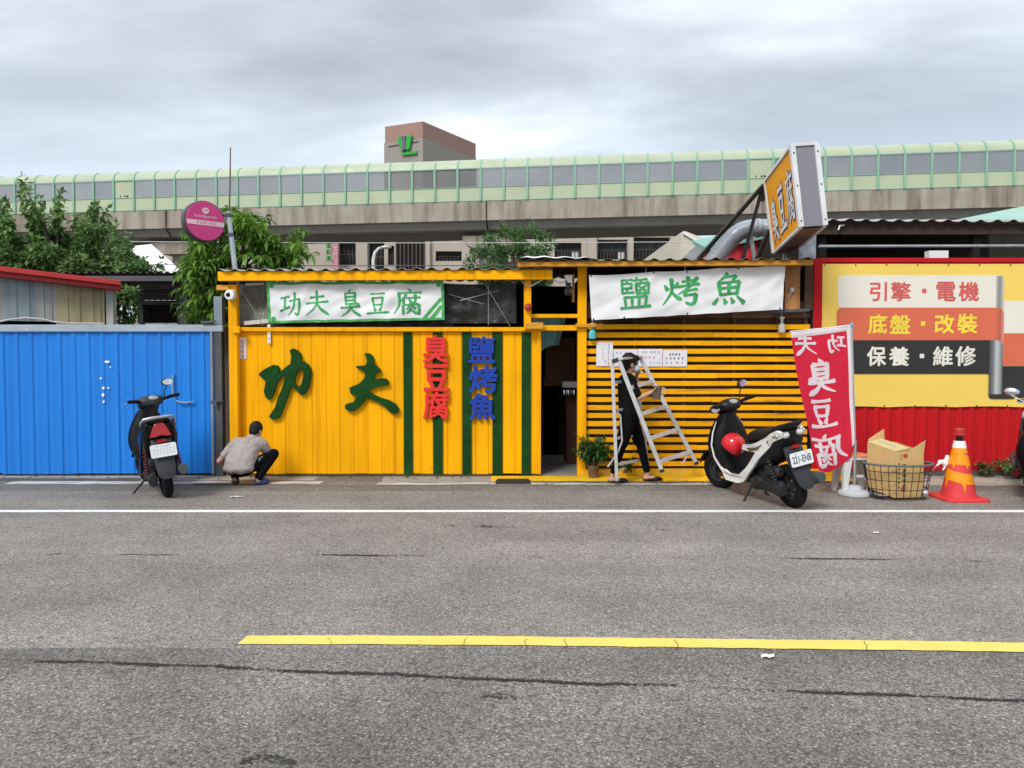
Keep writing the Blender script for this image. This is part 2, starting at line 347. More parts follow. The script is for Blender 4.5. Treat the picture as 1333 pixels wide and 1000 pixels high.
WHITE_PL = mat('white_plastic', (0.62, 0.63, 0.62), 0.5, var=0.1, streak=0.4, scol=(0.35, 0.33, 0.30))
CHROME = mat('chrome', (0.75, 0.75, 0.77), 0.16, 1.0, var=0.05)
ALU = mat('aluminium', (0.62, 0.62, 0.61), 0.42, 0.4, var=0.12, scale=8, streak=0.3, scol=(0.3, 0.29, 0.27))
RED_L = mat('red_lens', (0.40, 0.008, 0.010), 0.15, coat=0.6, var=0.1)
CLEAR_L = mat('clear_lens', (0.55, 0.53, 0.50), 0.12, coat=0.9, var=0.25, scale=30)
AMBER_L = mat('amber_lens', (0.7, 0.22, 0.02), 0.15, coat=0.6)
RED_H = mat('red_shell', (0.62, 0.012, 0.022), 0.22, coat=0.8, var=0.05)
R_SHEET = mat('red_sheet', (0.50, 0.010, 0.015), 0.6, orand=0.05, spec=0.15, var=0.07, scale=0.8, streak=0.35, scol=(0.27, 0.01, 0.012), sscale=(7, 7, 0.4), bump=0.05, bscale=15)
R_TRIM = mat('red_trim', (0.52, 0.045, 0.04), 0.5, var=0.1, streak=0.4, scol=(0.28, 0.03, 0.025), sscale=(3, 3, 3))
CONC = mat('concrete', (0.36, 0.325, 0.275), 0.85, var=0.14, scale=0.6, streak=0.95, scol=(0.13, 0.095, 0.065), sscale=(1.1, 1.1, 0.09), slo=0.45, shi=0.70, bump=0.2, bscale=4)
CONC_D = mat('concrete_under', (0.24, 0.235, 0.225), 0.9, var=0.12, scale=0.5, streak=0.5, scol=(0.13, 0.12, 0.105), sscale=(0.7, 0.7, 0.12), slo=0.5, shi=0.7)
SOFFIT = mat('concrete_soffit_shade', (0.155, 0.15, 0.145), 0.9, var=0.1, scale=0.3)  # concrete darkened for the underside, shade of the deck put into the colour
B_GREEN = mat('barrier_green', (0.25, 0.45, 0.33), 0.45, var=0.08)
B_CREAM = mat('barrier_cream', (0.45, 0.51, 0.36), 0.5, var=0.06, scale=0.5, streak=0.3, scol=(0.45, 0.50, 0.33), sscale=(0.2, 0.2, 4))
B_CURVE = mat('barrier_curve', (0.43, 0.49, 0.36), 0.45, var=0.06, scale=0.5)
B_GLASS = mat('barrier_glass', (0.175, 0.18, 0.185), 0.35, orand=0.18, var=0.15, scale=0.5, alpha=0.78)
BEIGE = mat('beige_wall', (0.47, 0.42, 0.365), 0.85, var=0.06, scale=0.3)
BEIGE_D = mat('grey_brown_wall', (0.30, 0.275, 0.245), 0.85, var=0.06, scale=0.2)
BROWN_T = mat('brown_tile', (0.33, 0.205, 0.165), 0.75, var=0.08, scale=0.3, bump=0.3, bscale=3)
DWIN = mat('dark_window', (0.025, 0.027, 0.03), 0.15, var=0.2)
LOUV = mat('brown_louvre', (0.075, 0.06, 0.058), 0.7, var=0.1)
DARK = mat('dark_interior', (0.018, 0.015, 0.013), 0.9, var=0.2)  # near-black: the dimness of interiors and gaps is put into the colour
DWOOD = mat('dark_wood', (0.075, 0.042, 0.024), 0.8, var=0.3, scale=3, streak=0.6, scol=(0.03, 0.018, 0.012), sscale=(1, 8, 12), island=0.25)
PLY = mat('orange_plywood', (0.40, 0.19, 0.065), 0.7, var=0.2, scale=3, streak=0.7, scol=(0.2, 0.08, 0.03), sscale=(6, 6, 1), island=0.15)
PLANK = mat('grey_brown_plank', (0.17, 0.10, 0.055), 0.85, var=0.3, scale=4, streak=0.7, scol=(0.06, 0.035, 0.02), sscale=(1, 8, 10), island=0.3)
ROOF = mat('roof_sheet', (0.42, 0.42, 0.42), 0.5, 0.3, var=0.2, scale=2, streak=0.8, scol=(0.16, 0.08, 0.045), sscale=(3, 0.5, 3))
ROOF_U = mat('roof_sheet_brown', (0.16, 0.10, 0.075), 0.75, 0.1, var=0.3, scale=2)
TEAL = mat('teal_roof', (0.20, 0.42, 0.35), 0.5, var=0.12, scale=1)
CLOTH_W = mat('white_canvas', (0.74, 0.755, 0.77), 0.8, var=0.05, scale=3, streak=0.4, scol=(0.62, 0.60, 0.55), sscale=(1.5, 1.5, 1.5), slo=0.58, shi=0.85, bump=0.08, bscale=300, fleck=(5, 0.70, 0.35, (0.62, 0.42, 0.25)))
INK = mat('green_ink', (0.045, 0.33, 0.10), 0.7, var=0.35, scale=14, fleck=(18, 0.6, 0.4, (0.16, 0.5, 0.22)))
INK_D = mat('green_border_ink', (0.07, 0.36, 0.10), 0.7, var=0.3, scale=10)
MESHN = mat('black_netting', (0.03, 0.031, 0.03), 0.35, var=0.4, scale=6, alpha=0.93, bump=0.8, bscale=6, bdist=0.05)
FILM = mat('plastic_film', (0.30, 0.30, 0.24), 0.25, var=0.3, scale=4, alpha=0.55, bump=0.8, bscale=6, bdist=0.05)
SKIN = mat('skin', (0.52, 0.29, 0.20), 0.55, var=0.08, scale=12)
HAIR = mat('hair', (0.005, 0.0045, 0.004), 0.55, var=0.3, scale=30, bump=0.6, bscale=120)
SHIRT = mat('grey_shirt', (0.36, 0.315, 0.30), 0.9, var=0.07, scale=10, bump=0.3, bscale=22, bdist=0.02)
TROUS = mat('black_trousers', (0.004, 0.004, 0.005), 0.9, spec=0.1, var=0.2, scale=10, bump=0.3, bscale=30)
BLACKT = mat('black_tshirt', (0.006, 0.006, 0.008), 0.9, spec=0.1, var=0.2, scale=10, bump=0.4, bscale=24, bdist=0.02)
MASK = mat('face_mask', (0.42, 0.60, 0.66), 0.8, var=0.05)
CARD = mat('cardboard', (0.56, 0.37, 0.15), 0.8, var=0.07, scale=5, bump=0.05)
CARD_L = mat('cardboard_flap', (0.56, 0.44, 0.21), 0.8, var=0.07, scale=5)
CONE_R = mat('cone_red', (0.66, 0.05, 0.055), 0.5, var=0.1, scale=6, streak=0.4, scol=(0.42, 0.03, 0.03), sscale=(8, 8, 2))
CONE_Y = mat('cone_orange', (0.86, 0.30, 0.01), 0.4, var=0.1, scale=8)
FLAG_R = mat('flag_red', (0.66, 0.018, 0.055), 0.75, var=0.05, scale=3, trans=0.25)
FLAG_W = mat('flag_white', (0.80, 0.72, 0.76), 0.75, var=0.04, trans=0.2)
VY = mat('vinyl_yellow', (0.86, 0.61, 0.12), 0.55, var=0.05, scale=0.8, fleck=(3, 0.70, 0.25, (0.55, 0.36, 0.1)))
VW = mat('vinyl_cream', (0.76, 0.73, 0.63), 0.5, var=0.03)
VS = mat('vinyl_salmon', (0.66, 0.145, 0.075), 0.5, var=0.04)
VB = mat('vinyl_black', (0.030, 0.031, 0.030), 0.5, var=0.15)
VR = mat('vinyl_red_ink', (0.62, 0.11, 0.10), 0.5)
VYI = mat('vinyl_yellow_ink', (0.84, 0.66, 0.06), 0.5)
VWI = mat('vinyl_white_ink', (0.76, 0.74, 0.66), 0.5)
SIGN_O = mat('lightbox_orange', (0.95, 0.40, 0.008), 0.55, var=0.05, scale=3, spec=0.15)
SIGN_G = mat('lightbox_grey', (0.235, 0.235, 0.275), 0.5, var=0.05)
PINK = mat('sign_pink', (0.58, 0.035, 0.20), 0.3, var=0.06, scale=4, coat=0.3)
PINK_L = mat('sign_pale', (0.74, 0.52, 0.56), 0.4)
PINK_P = mat('pink_panel', (0.62, 0.27, 0.34), 0.5)
LOGO_G = mat('logo_green', (0.03, 0.36, 0.05), 0.4)
LOGO_P = mat('logo_purple', (0.15, 0.12, 0.22), 0.4)
BARK = mat('bark', (0.09, 0.065, 0.045), 0.9, var=0.25, scale=8, bump=0.5, bscale=30)
LEAF_D = mat('leaf_dark', (0.15, 0.255, 0.085), 0.6, var=0.3, scale=1.2, island=0.5, trans=0.4)
LEAF_M = mat('leaf_mango', (0.12, 0.24, 0.03), 0.45, var=0.3, scale=1.5, island=0.6, trans=0.4)
LEAF_F = mat('leaf_feathery', (0.105, 0.205, 0.070), 0.6, var=0.3, scale=0.8, island=0.45, trans=0.4)
LEAF_P = mat('leaf_potted', (0.040, 0.105, 0.022), 0.45, var=0.2, scale=8, island=0.4, trans=0.2)
PAPER = mat('paper', (0.74, 0.74, 0.78), 0.7, var=0.04)
INK_B = mat('ink_black', (0.03, 0.03, 0.04), 0.7)
INK_GY = mat('ink_grey', (0.36, 0.38, 0.46), 0.7)
INK_PK = mat('ink_pink', (0.60, 0.28, 0.34), 0.7)
INK_CY = mat('ink_cyan', (0.32, 0.60, 0.72), 0.7)
DUCT = mat('duct_foil', (0.50, 0.53, 0.57), 0.36, 0.6, var=0.1, scale=5)
INK_NV = mat('ink_navy', (0.03, 0.05, 0.16), 0.6)

# ---------------------------------------------------------------- asphalt and ground
def asphalt(name, base, amp, cell, patch):
    m = bpy.data.materials.new(name); m.use_nodes = True; N = m.node_tree.nodes; L = m.node_tree.links; b = N['Principled BSDF']
    b.inputs['Roughness'].default_value = 0.9; b.inputs['Specular IOR Level'].default_value = 0.35
    tc = N.new('ShaderNodeTexCoord'); gp = tc.outputs['Object']
    vo = N.new('ShaderNodeTexVoronoi'); vo.inputs['Scale'].default_value = cell; L.new(gp, vo.inputs['Vector'])
    sx = N.new('ShaderNodeSeparateColor'); L.new(vo.outputs['Color'], sx.inputs[0])
    def nz(sc, d=5, r=0.6, ms=None):
        n = N.new('ShaderNodeTexNoise'); n.inputs['Scale'].default_value = sc; n.inputs['Detail'].default_value = d; n.inputs['Roughness'].default_value = r
        if ms: mp = N.new('ShaderNodeMapping'); mp.inputs['Scale'].default_value = ms; L.new(gp, mp.inputs[0]); L.new(mp.outputs[0], n.inputs[0])
        else: L.new(gp, n.inputs[0])
        return n.outputs[0]
    def rng(s, a, b_, c, d):
        q = N.new('ShaderNodeMapRange'); q.inputs[1].default_value = a; q.inputs[2].default_value = b_; q.inputs[3].default_value = c; q.inputs[4].default_value = d; L.new(s, q.inputs[0]); return q.outputs[0]
    def mm(op, a, b_):
        q = N.new('ShaderNodeMath'); q.operation = op; L.new(a, q.inputs[0])
        if isinstance(b_, (int, float)): q.inputs[1].default_value = b_
        else: L.new(b_, q.inputs[1])
        return q.outputs[0]
    stone = rng(sx.outputs[0], 0.0, 1.0, 1 - amp, 1 + amp)                      # each pebble its own tone
    gap = rng(vo.outputs['Distance'], 0.25, 0.75, 1.08, 0.62)                    # dark binder between the pebbles
    grit = rng(nz(cell * 1.9, 3, 0.7), 0.3, 0.7, 1 - amp * 0.8, 1 + amp * 0.8)
    pat = rng(nz(1.1, 7, 0.62), 0.32, 0.68, 1 - patch, 1 + patch); lanes = rng(nz(1.0, 4, 0.5, (0.10, 1.5, 1)), 0.35, 0.65, 0.90, 1.10)
    stain = rng(nz(2.3, 6, 0.68), 0.66, 0.74, 1.0, 0.70)
    pits = rng(nz(19, 6, 0.75), 0.54, 0.68, 1.0, 0.45); dash = rng(nz(1.0, 5, 0.7, (1.6, 11, 1)), 0.63, 0.72, 1.0, 0.72); chip = rng(sx.outputs[2], 0.93, 0.97, 1.0, 1.55)
    stain = mm('MULTIPLY', mm('MULTIPLY', stain, pits), mm('MULTIPLY', dash, chip))
    f = mm('MULTIPLY', mm('MULTIPLY', mm('MULTIPLY', stone, gap), mm('MULTIPLY', grit, pat)), mm('MULTIPLY', lanes, stain))
    rp = N.new('ShaderNodeValToRGB'); rp.color_ramp.elements[0].color = (base[0] * 0.98, base[1], base[2] * 1.03, 1); rp.color_ramp.elements[1].color = (base[0] * 1.06, base[1] * 0.99, base[2] * 0.9, 1); L.new(sx.outputs[1], rp.inputs[0])
    sc = N.new('ShaderNodeVectorMath'); sc.operation = 'SCALE'; L.new(rp.outputs[0], sc.inputs[0]); L.new(f, sc.inputs['Scale']); L.new(sc.outputs[0], b.inputs['Base Color'])
    bp = N.new('ShaderNodeBump'); bp.inputs['Strength'].default_value = 0.55; bp.inputs['Distance'].default_value = 0.004; L.new(mm('SUBTRACT', grit, vo.outputs['Distance']), bp.inputs['Height']); L.new(bp.outputs[0], b.inputs['Normal'])
    return m
A_FAR = asphalt('asphalt_far', (0.280, 0.262, 0.245), 0.40, 110, 0.17)
A_NEAR = asphalt('asphalt_near', (0.220, 0.208, 0.198), 0.47, 100, 0.24)
A_SIDE = asphalt('asphalt_side', (0.205, 0.195, 0.18), 0.40, 100, 0.2)
PAVE = mat('pale_pavement', (0.34, 0.32, 0.285), 0.9, var=0.2, scale=1.3, speck=0.12, streak=0.7, scol=(0.20, 0.185, 0.165), sscale=(1.2, 3.0, 1), slo=0.48, shi=0.68, bump=0.2, bscale=40)
PAVE_L = mat('white_screed', (0.55, 0.54, 0.51), 0.9, var=0.15, scale=2.5, streak=0.7, scol=(0.28, 0.26, 0.23), sscale=(2, 6, 1), slo=0.5, shi=0.64)
LINE_W = mat('line_white', (0.74, 0.74, 0.73), 0.7, var=0.06, scale=3, speck=0.12, fleck=(26, 0.62, 0.6, (0.3, 0.29, 0.27)))
LINE_Y = mat('line_yellow', (0.80, 0.61, 0.14), 0.7, var=0.06, scale=3, speck=0.12, fleck=(34, 0.63, 0.75, (0.30, 0.26, 0.18)))
TAR = mat('tar', (0.035, 0.032, 0.03), 0.8, var=0.25, scale=9, speck=0.3)
EARTH = mat('earth', (0.16, 0.14, 0.11), 0.95, var=0.25, scale=0.4)

def flat(name, pts, z, m, kind='structure', n=1):
    mb = MB(); mb.add([(x, y, z) for x, y in pts], [tuple(range(len(pts)))])
    return mb.build(name, m, kind=kind, smooth=False)
flat('ground', [(-600, -300), (600, -300), (600, 900), (-600, 900)], -0.02, EARTH)
YB = 4.02                                            # joint between the two asphalt lanes
flat('road', [(-60, YB), (60, YB + 0.05), (60, 8.85), (-60, 8.85)], 0.0, A_FAR)
flat('road_near_lane', [(-60, -30), (60, -30), (60, YB + 0.05), (-60, YB)], -0.0005, A_NEAR)
flat('road_shoulder', [(-60, 8.85), (60, 8.85), (60, 9.62), (-60, 9.62)], -0.0005, A_SIDE)
# raw edge where the old carriageway runs into the shoulder
flat('pavement', [(-60, 9.62), (60, 9.62), (60, 10.9), (-60, 10.9)], 0.0, PAVE)
def ragged(name, x0, x1, y0, y1, z, m, amp=0.03, step=0.16, seed=1):
    r = random.Random(seed); n = max(2, int((x1 - x0) / step)); mb = MB()
    a = [(x0 + (x1 - x0) * i / n, y0 + r.uniform(-amp, amp), z) for i in range(n + 1)]; b = [(x0 + (x1 - x0) * i / n, y1 + r.uniform(-amp, amp), z) for i in range(n + 1)]
    mb.add(a + b, [(i, i + 1, n + 2 + i, n + 1 + i) for i in range(n)]); return mb.build(name, m, kind='structure', smooth=False)
ragged('pavement_screed', -6.2, -2.35, 9.33, 9.52, 0.0040, PAVE_L, 0.03, seed=3)
ragged('pavement_screed', -1.65, 0.9, 9.28, 9.42, 0.0045, PAVE_L, 0.025, seed=4)
ragged('pavement_screed', 0.9, 2.6, 9.26, 9.36, 0.0050, PAVE_L, 0.02, seed=5)
ragged('pavement_slab', -9.5, -4.7, 9.58, 9.80, 0.0015, mat('dark_patch', (0.10, 0.098, 0.095), 0.95, var=0.3, scale=3), 0.03, seed=6)
ragged('pavement_slab', -2.5, -1.65, 9.2, 9.93, 0.0026, A_SIDE, 0.015, seed=7)
ragged('pavement_slab', -1.62, 0.2, 9.45, 9.93, 0.0030, PAVE, 0.01, seed=8)
ragged('pavement_slab', 4.6, 12, 9.22, 9.80, 0.0020, mat('pale_slab', (0.40, 0.36, 0.31), 0.9, var=0.2, scale=2, streak=0.6, scol=(0.22, 0.19, 0.16), sscale=(1.5, 4, 1)), 0.03, seed=9)
# yellow painted kerb in front of the slatted shop
mb = MB(); mb.sheet(lambda u, v: (fx(640) + 4.55 * u, [9.56, 9.62, 9.70, 9.86][int(round(v * 3))] + 0.012 * math.sin(u * 61) * (v < 0.3), [0.002, 0.012, 0.018, 0.02][int(round(v * 3))]), 60, 3)
mb.box(fx(757), fx(1092), 9.88, 10.0, 0.0, 0.10)
mb.build('kerb', mat('kerb_yellow', (0.80, 0.47, 0.015), 0.6, var=0.12, scale=3, streak=0.6, scol=(0.4, 0.3, 0.2), sscale=(2, 6, 6), slo=0.58, shi=0.7, fleck=(12, 0.62, 0.7, (0.35, 0.3, 0.24))), kind='structure')
# painted lines
yw = ground(666, 666).y
ragged('edge_line', -60, 60, yw - 0.06, yw + 0.06, 0.0045, LINE_W, 0.006, 0.3, 2)
def line_y():
    mb = MB(); a = [ground(x, y, 0.0045) for x, y in ((309, 838.5), (470, 838.5), (640, 839.5), (800, 841.5), (1000, 844), (1170, 846), (1333, 848.5), (1800, 856))]
    b = [ground(x, y, 0.0045) for x, y in ((322, 827.5), (470, 827), (640, 828), (800, 830), (1000, 832.5), (1170, 834), (1333, 836.5), (1800, 844))]
    pa, pb = [], []
    for i in range(len(a) - 1):
        for k in range(8): pa.append(a[i].lerp(a[i + 1], k / 8) + Vector((0, rnd.uniform(-.004, .004), 0))); pb.append(b[i].lerp(b[i + 1], k / 8) + Vector((0, rnd.uniform(-.004, .004), 0)))
    n = len(pa)
    mb.add(pa + pb, [(i, i + 1, n + i + 1, n + i) for i in range(n - 1)]); mb.build('centre_line', LINE_Y, kind='structure', smooth=False)
    cr = MB()
    for px in (428, 606, 686, 737, 880, 1128):            # hairline cracks across the paint
        p = ground(px, 828 + (px - 309) * 0.008, 0.007); q = ground(px + rnd.uniform(-4, 3), 842 + (px - 309) * 0.008, 0.007); pts = [p.lerp(q, k / 5) + Vector((rnd.uniform(-.012, .012), 0, 0)) for k in range(6)]
        w = rnd.uniform(0.0010, 0.0024)
        cr.add([c + Vector((-w, 0, 0)) for c in pts] + [c + Vector((w, 0, 0)) for c in pts], [(k, k + 1, 7 + k, 6 + k) for k in range(5)])
    cr.build('line_cracks', TAR, kind='structure', smooth=False)
line_y()
def crack(name, pix, width, seed, gap, z=0.0035):
    r = random.Random(seed); P = [ground(*p, z) for p in pix]; pts = []
    for i in range(len(P) - 1):
        n = max(2, int((P[i + 1] - P[i]).length / 0.02))
        pts += [P[i].lerp(P[i + 1], k / n) for k in range(n)]
    mb = MB(); on = True; j = 0; run = r.randint(5, 30)
    def wid(i): return width * (0.16 + 2.6 * max(0, noise.noise(Vector((i * 0.06, seed, 0.3))) + 0.12) * (0.55 + 0.9 * abs(noise.noise(Vector((i * 0.31, seed, 2))))) + 0.5 * max(0, noise.noise(Vector((i * 0.83, seed, 4)))))
    off = [0.012 * noise.noise(Vector((i * 0.13, seed + 5, 0))) + 0.006 * noise.noise(Vector((i * 0.7, seed + 9, 0))) for i in range(len(pts))]
    seg = []
    for i, p in enumerate(pts):
        if on: seg.append(i)
        run -= 1 if gap else 0
        if run <= 0 or i == len(pts) - 1:
            if len(seg) > 3:
                m_ = len(seg); ws = [wid(k) * min(1, (q + 0.3) / 3, (m_ - q - 0.7) / 3) for q, k in enumerate(seg)]
                mb.add([pts[k] + Vector((0, off[k] - w, 0)) for k, w in zip(seg, ws)] + [pts[k] + Vector((0, off[k] + w * r.uniform(.7, 1.3), 0)) for k, w in zip(seg, ws)], [(q, q + 1, m_ + q + 1, m_ + q) for q in range(m_ - 1)])
            seg = []; on = (not on) or gap == 0 or r.random() < 0.25; run = r.randint(8, 40) if on else r.randint(2, int(3 + gap * 14))
    mb.build(name, TAR, kind='structure', smooth=False)
def tar_scatter(name, pix, halfw, seed, dens, z=0.0035):
    """A crack as it looks on a chip-seal road: thousands of dark gaps between the stones, thick here and thin there."""
    r = random.Random(seed); P = [ground(*p, z) for p in pix]; mb = MB(); run = 0
    for a, b in zip(P, P[1:]):
        n = int((b - a).length / 0.004)
        for k in range(n):
            p = a.lerp(b, k / n); run += 0.004
            g = noise.noise(Vector((run * 1.1, seed, 0))) + 0.5 * noise.noise(Vector((run * 4.5, seed, 3)))
            lvl = max(0.0, min(1.0, 0.5 + dens + g * 1.5)); wob = 0.02 * noise.noise(Vector((run * 2.2, seed, 7))) + 0.008 * noise.noise(Vector((run * 11, seed, 9)))
            if r.random() > lvl: continue
            for _ in range(1 + int(lvl * 2.2)):
                c = p + Vector((r.uniform(-.01, .01), wob + r.gauss(0, halfw * (.25 + .75 * lvl)), r.uniform(0, .0012))); m_ = r.uniform(.003, .009) * (.6 + .6 * lvl); t = r.uniform(0, 3.14)
                mb.add([c + Vector((m_ * q * math.cos(t + f), m_ * .6 * math.sin(t + f), 0)) for f, q in ((0, r.uniform(.8, 1.7)), (1.57, 1), (3.14, r.uniform(.8, 1.7)), (4.71, 1))], [(0, 1, 2, 3)])
    mb.build(name, TAR, kind='structure', smooth=False)
tar_scatter('road_crack', [(-300, 842), (0, 859), (140, 862), (300, 869), (460, 876), (640, 884), (860, 892), (1060, 901), (1333, 911), (1700, 925)], 0.0075, 3, 0.48)
tar_scatter('road_crack', [(-200, 720), (240, 722), (520, 723), (760, 725), (1000, 726), (1333, 731)], 0.008, 8, -0.22)
tar_scatter('road_crack', [(560, 684), (800, 688), (1200, 697)], 0.03, 12, -0.42)
tar_scatter('road_stain', [(315, 990), (350, 984), (385, 992)], 0.022, 21, 0.3)
tar_scatter('road_stain', [(560, 902), (690, 908), (780, 912)], 0.02, 27, -0.35)
tar_scatter('road_stain', [(1090, 952), (1165, 960), (1200, 962)], 0.02, 31, -0.1)
GRATE = mat('grate_iron', (0.05, 0.045, 0.04), 0.7, 0.4)
g0, g1 = ground(645, 631), ground(690, 624)
mb = MB(); mb.box(g0.x, g1.x, g0.y, g1.y, 0.001, 0.012)
for k in range(8): mb.box(g0.x + 0.02, g1.x - 0.02, g0.y + 0.02 + k * (g1.y - g0.y - 0.04) / 8, g0.y + 0.035 + k * (g1.y - g0.y - 0.04) / 8, 0.012, 0.018)
mb.build('drain_cover', GRATE, label='dark rusty drain cover set in the pavement before the doorway', cat='drain cover')
def scrap(px, py, w, lab):
    p = ground(px, py, 0.004); mb = MB(); mb.sheet(lambda u, v: (p.x + w * (u - .5) + 0.01 * v, p.y + 0.04 * (v - .5), 0.006 + 0.008 * math.sin(u * 5 + v * 3) ** 2), 5, 3)
    mb.build('litter', WHITE, label=lab, cat='litter', group='scraps of litter on the road')
scrap(998, 855, 0.07, 'white scrap of litter just below the yellow line'); scrap(1140, 694, 0.05, 'small white scrap on the road beyond the white line near the cone'); scrap(307, 647, 0.13, 'white scrap on the shoulder before the crouching person')

# ---------------------------------------------------------------- elevated highway
VD = Vector((1, -0.14, 0)).normalized(); VN = Vector((0.14, 1, 0)).normalized(); V0 = Vector((0, 60.0, 0))
def vp(s, d, z): return V0 + VD * s + VN * d + Vector((0, 0, z))
S0, S1, ZB, ZT = -72.0, 60.0, 13.72, 17.12
hw = thing('elevated_highway', 'long concrete elevated highway with green and cream noise barrier above the shops', 'highway bridge', (0, 60, 0))
def strip(name, prof, m, s0=S0, s1=S1, n=1):
    mb = MB(); mb.loft([[vp(s0 + (s1 - s0) * i / n, d, z) for d, z in prof] for i in range(n + 1)]); return mb.build(name, m, hw)
strip('parapet', [(0, ZB), (0, 12.22), (0.5, 12.10), (0.5, ZB)], CONC)
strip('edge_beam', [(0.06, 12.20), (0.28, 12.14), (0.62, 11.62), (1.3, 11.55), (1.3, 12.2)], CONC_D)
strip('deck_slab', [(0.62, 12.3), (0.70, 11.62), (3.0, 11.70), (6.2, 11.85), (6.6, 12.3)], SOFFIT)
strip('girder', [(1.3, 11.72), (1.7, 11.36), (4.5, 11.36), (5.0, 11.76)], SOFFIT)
for sj in (fx(618) * 6.0 + 0.9, -28.9):
    mb = MB(); mb.bar(vp(sj, -0.012, 12.0), vp(sj, -0.012, ZB), 0.09, 0.03); mb.bar(vp(sj, 0.02, 12.16), vp(sj, 0.62, 11.58), 0.10, 0.03); mb.build('expansion_joint', BLACK, hw)
BAY = 1.83; nb = int((S1 - S0) / BAY); odd = {i for i in range(nb) if i % 27 == 8 or i % 27 == 23 - 0}
px_special = []
for i in range(nb):
    a = S0 + i * BAY
cream = set()
for i in range(nb):
    c = vp(S0 + (i + .5) * BAY, 0, 15); px = 666.5 + FOC * c.x / c.y
    for tpx in (170, 978, 1242):
        if abs(px - tpx) < 14.5: cream.add(i)
low = MB(); win = MB(); cur = MB(); rail = MB()
cprof = [(0.0, 16.28), (0.05, 16.55), (0.20, 16.82), (0.45, 17.02), (0.80, 17.12), (1.2, 17.14)]
for i in range(nb):
    a, b = S0 + i * BAY + 0.08, S0 + (i + 1) * BAY - 0.08
    zt = 16.2 if i in cream else 14.78
    low.add([vp(a, 0.02, ZB), vp(b, 0.02, ZB), vp(b, 0.02, zt), vp(a, 0.02, zt)], [(0, 1, 2, 3)])
    if i not in cream and -60 < 666.5 + FOC * vp(a, 0, 15).x / vp(a, 0, 15).y < 1400: win = MB(); win.add([vp(a, 0.03, 14.82), vp(b, 0.03, 14.82), vp(b, 0.03, 16.2), vp(a, 0.03, 16.2)], [(0, 1, 2, 3)]); win.build('window_panel', B_GLASS, hw, smooth=False)
    cur.loft([[vp(a, d, z) for d, z in cprof], [vp(b, d, z) for d, z in cprof]], cap=False, closed=False)
rail.bar(vp(S0, -0.02, 16.24), vp(S1, -0.02, 16.24), 0.08, 0.07); rail.bar(vp(S0, 0.0, 14.80), vp(S1, 0.0, 14.80), 0.05, 0.04); rail.bar(vp(S0, 0.02, ZB + 0.03), vp(S1, 0.02, ZB + 0.03), 0.1, 0.06)
low.build('lower_panel', B_CREAM, hw); cur.build('curved_panel', B_CURVE, hw, smooth=True); rail.build('barrier_rail', B_GREEN, hw)
mk = MB()
for i in cream:
    c = S0 + (i + .5) * BAY
    for q, w in ((-0.32, 0.07), (0.08, 0.10), (0.30, 0.16)): mk.bar(vp(c + q - w / 2, 0.0, 14.95), vp(c + q + w / 2, 0.0, 14.95), 0.02, 0.12)
mk.build('panel_mark', BLACK, hw)
post_me = None
for i in range(nb + 1):
    s = S0 + i * BAY
    c = vp(s, 0, 15)
    if not -60 < 666.5 + FOC * c.x / c.y < 1400: continue
    if post_me is None:
        mb = MB(); mb.bar((0, -0.03, ZB), (0, -0.03, 16.3), 0.16, 0.14)
        for k in range(5):
            (d0, z0), (d1, z1) = cprof[k], cprof[k + 1]; mb.bar((0, d0 - 0.02, z0 - 0.02), (0, d1 - 0.02, z1 - 0.01), 0.13, 0.07)
        o = mb.build('post', B_GREEN, hw, world=False); post_me = o.data
    else:
        o = bpy.data.objects.new('post', post_me); COL.objects.link(o); o.parent = hw
    o.location = vp(s, 0, 0) - hw.location; o.rotation_euler = (0, 0, math.atan2(-0.14, 1))
strip('far_barrier', [(6.3, 12.2), (6.3, 14.2), (6.5, 14.2), (6.5, 12.2)], B_CREAM)
for s in (-28.9, fx(618) * 6.0 + 0.9, 29.0, -58):
    mb = MB(); out = [(-2.15, 11.22), (2.15, 11.22), (2.1, 10.75), (1.85, 10.45), (1.2, 10.25), (-1.2, 10.25), (-1.85, 10.45), (-2.1, 10.75)]
    mb.prism([out], lambda u, v, w: vp(s + u, w, v), 5.2, 1.1); mb.build('pier_cap', CONC, hw)
    mb = MB()
    for q in (-1.2, 1.2): mb.loft([[vp(s + q + sx * 0.4, d, z) for sx, d in ((-1, 1.9), (1, 1.9), (1, 2.7), (-1, 2.7))] for z in (11.2, 11.37)])
    mb.build('bearing', DARK, hw)
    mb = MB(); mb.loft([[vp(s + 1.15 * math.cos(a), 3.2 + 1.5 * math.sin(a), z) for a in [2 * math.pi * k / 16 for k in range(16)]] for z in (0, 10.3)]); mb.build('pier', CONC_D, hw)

# ---------------------------------------------------------------- big building behind it
bl = thing('office_building', 'beige office block with dark barred windows and a brown roof tower behind the highway', 'building', (0, 88, 0))
BY = 82.0
def bpx(px, py, Y=BY): return at(px, py, Y)
def hole_wall(name, x0, x1, z0, z1, wins, m, Y, depth=0.9):
    """Front wall with real openings: vertical strips between the openings."""
    mb = MB(); xs = sorted({x0, x1, *[w[0] for w in wins], *[w[1] for w in wins]})
    for i in range(len(xs) - 1):
        a, b = xs[i], xs[i + 1]; c = (a + b) / 2; cuts = sorted([(w[2], w[3]) for w in wins if w[0] <= c <= w[1]]); z = z0
        for lo, hi in cuts:
            if lo > z: mb.box(a, b, Y, Y + depth, z, lo)
            z = max(z, hi)
        if z1 > z: mb.box(a, b, Y, Y + depth, z, z1)
    return mb.build(name, m, bl, smooth=False)
def wrect(x0, x1, y0, y1): p, q = bpx(x0, y1), bpx(x1, y0); return (p.x, q.x, p.z, q.z)
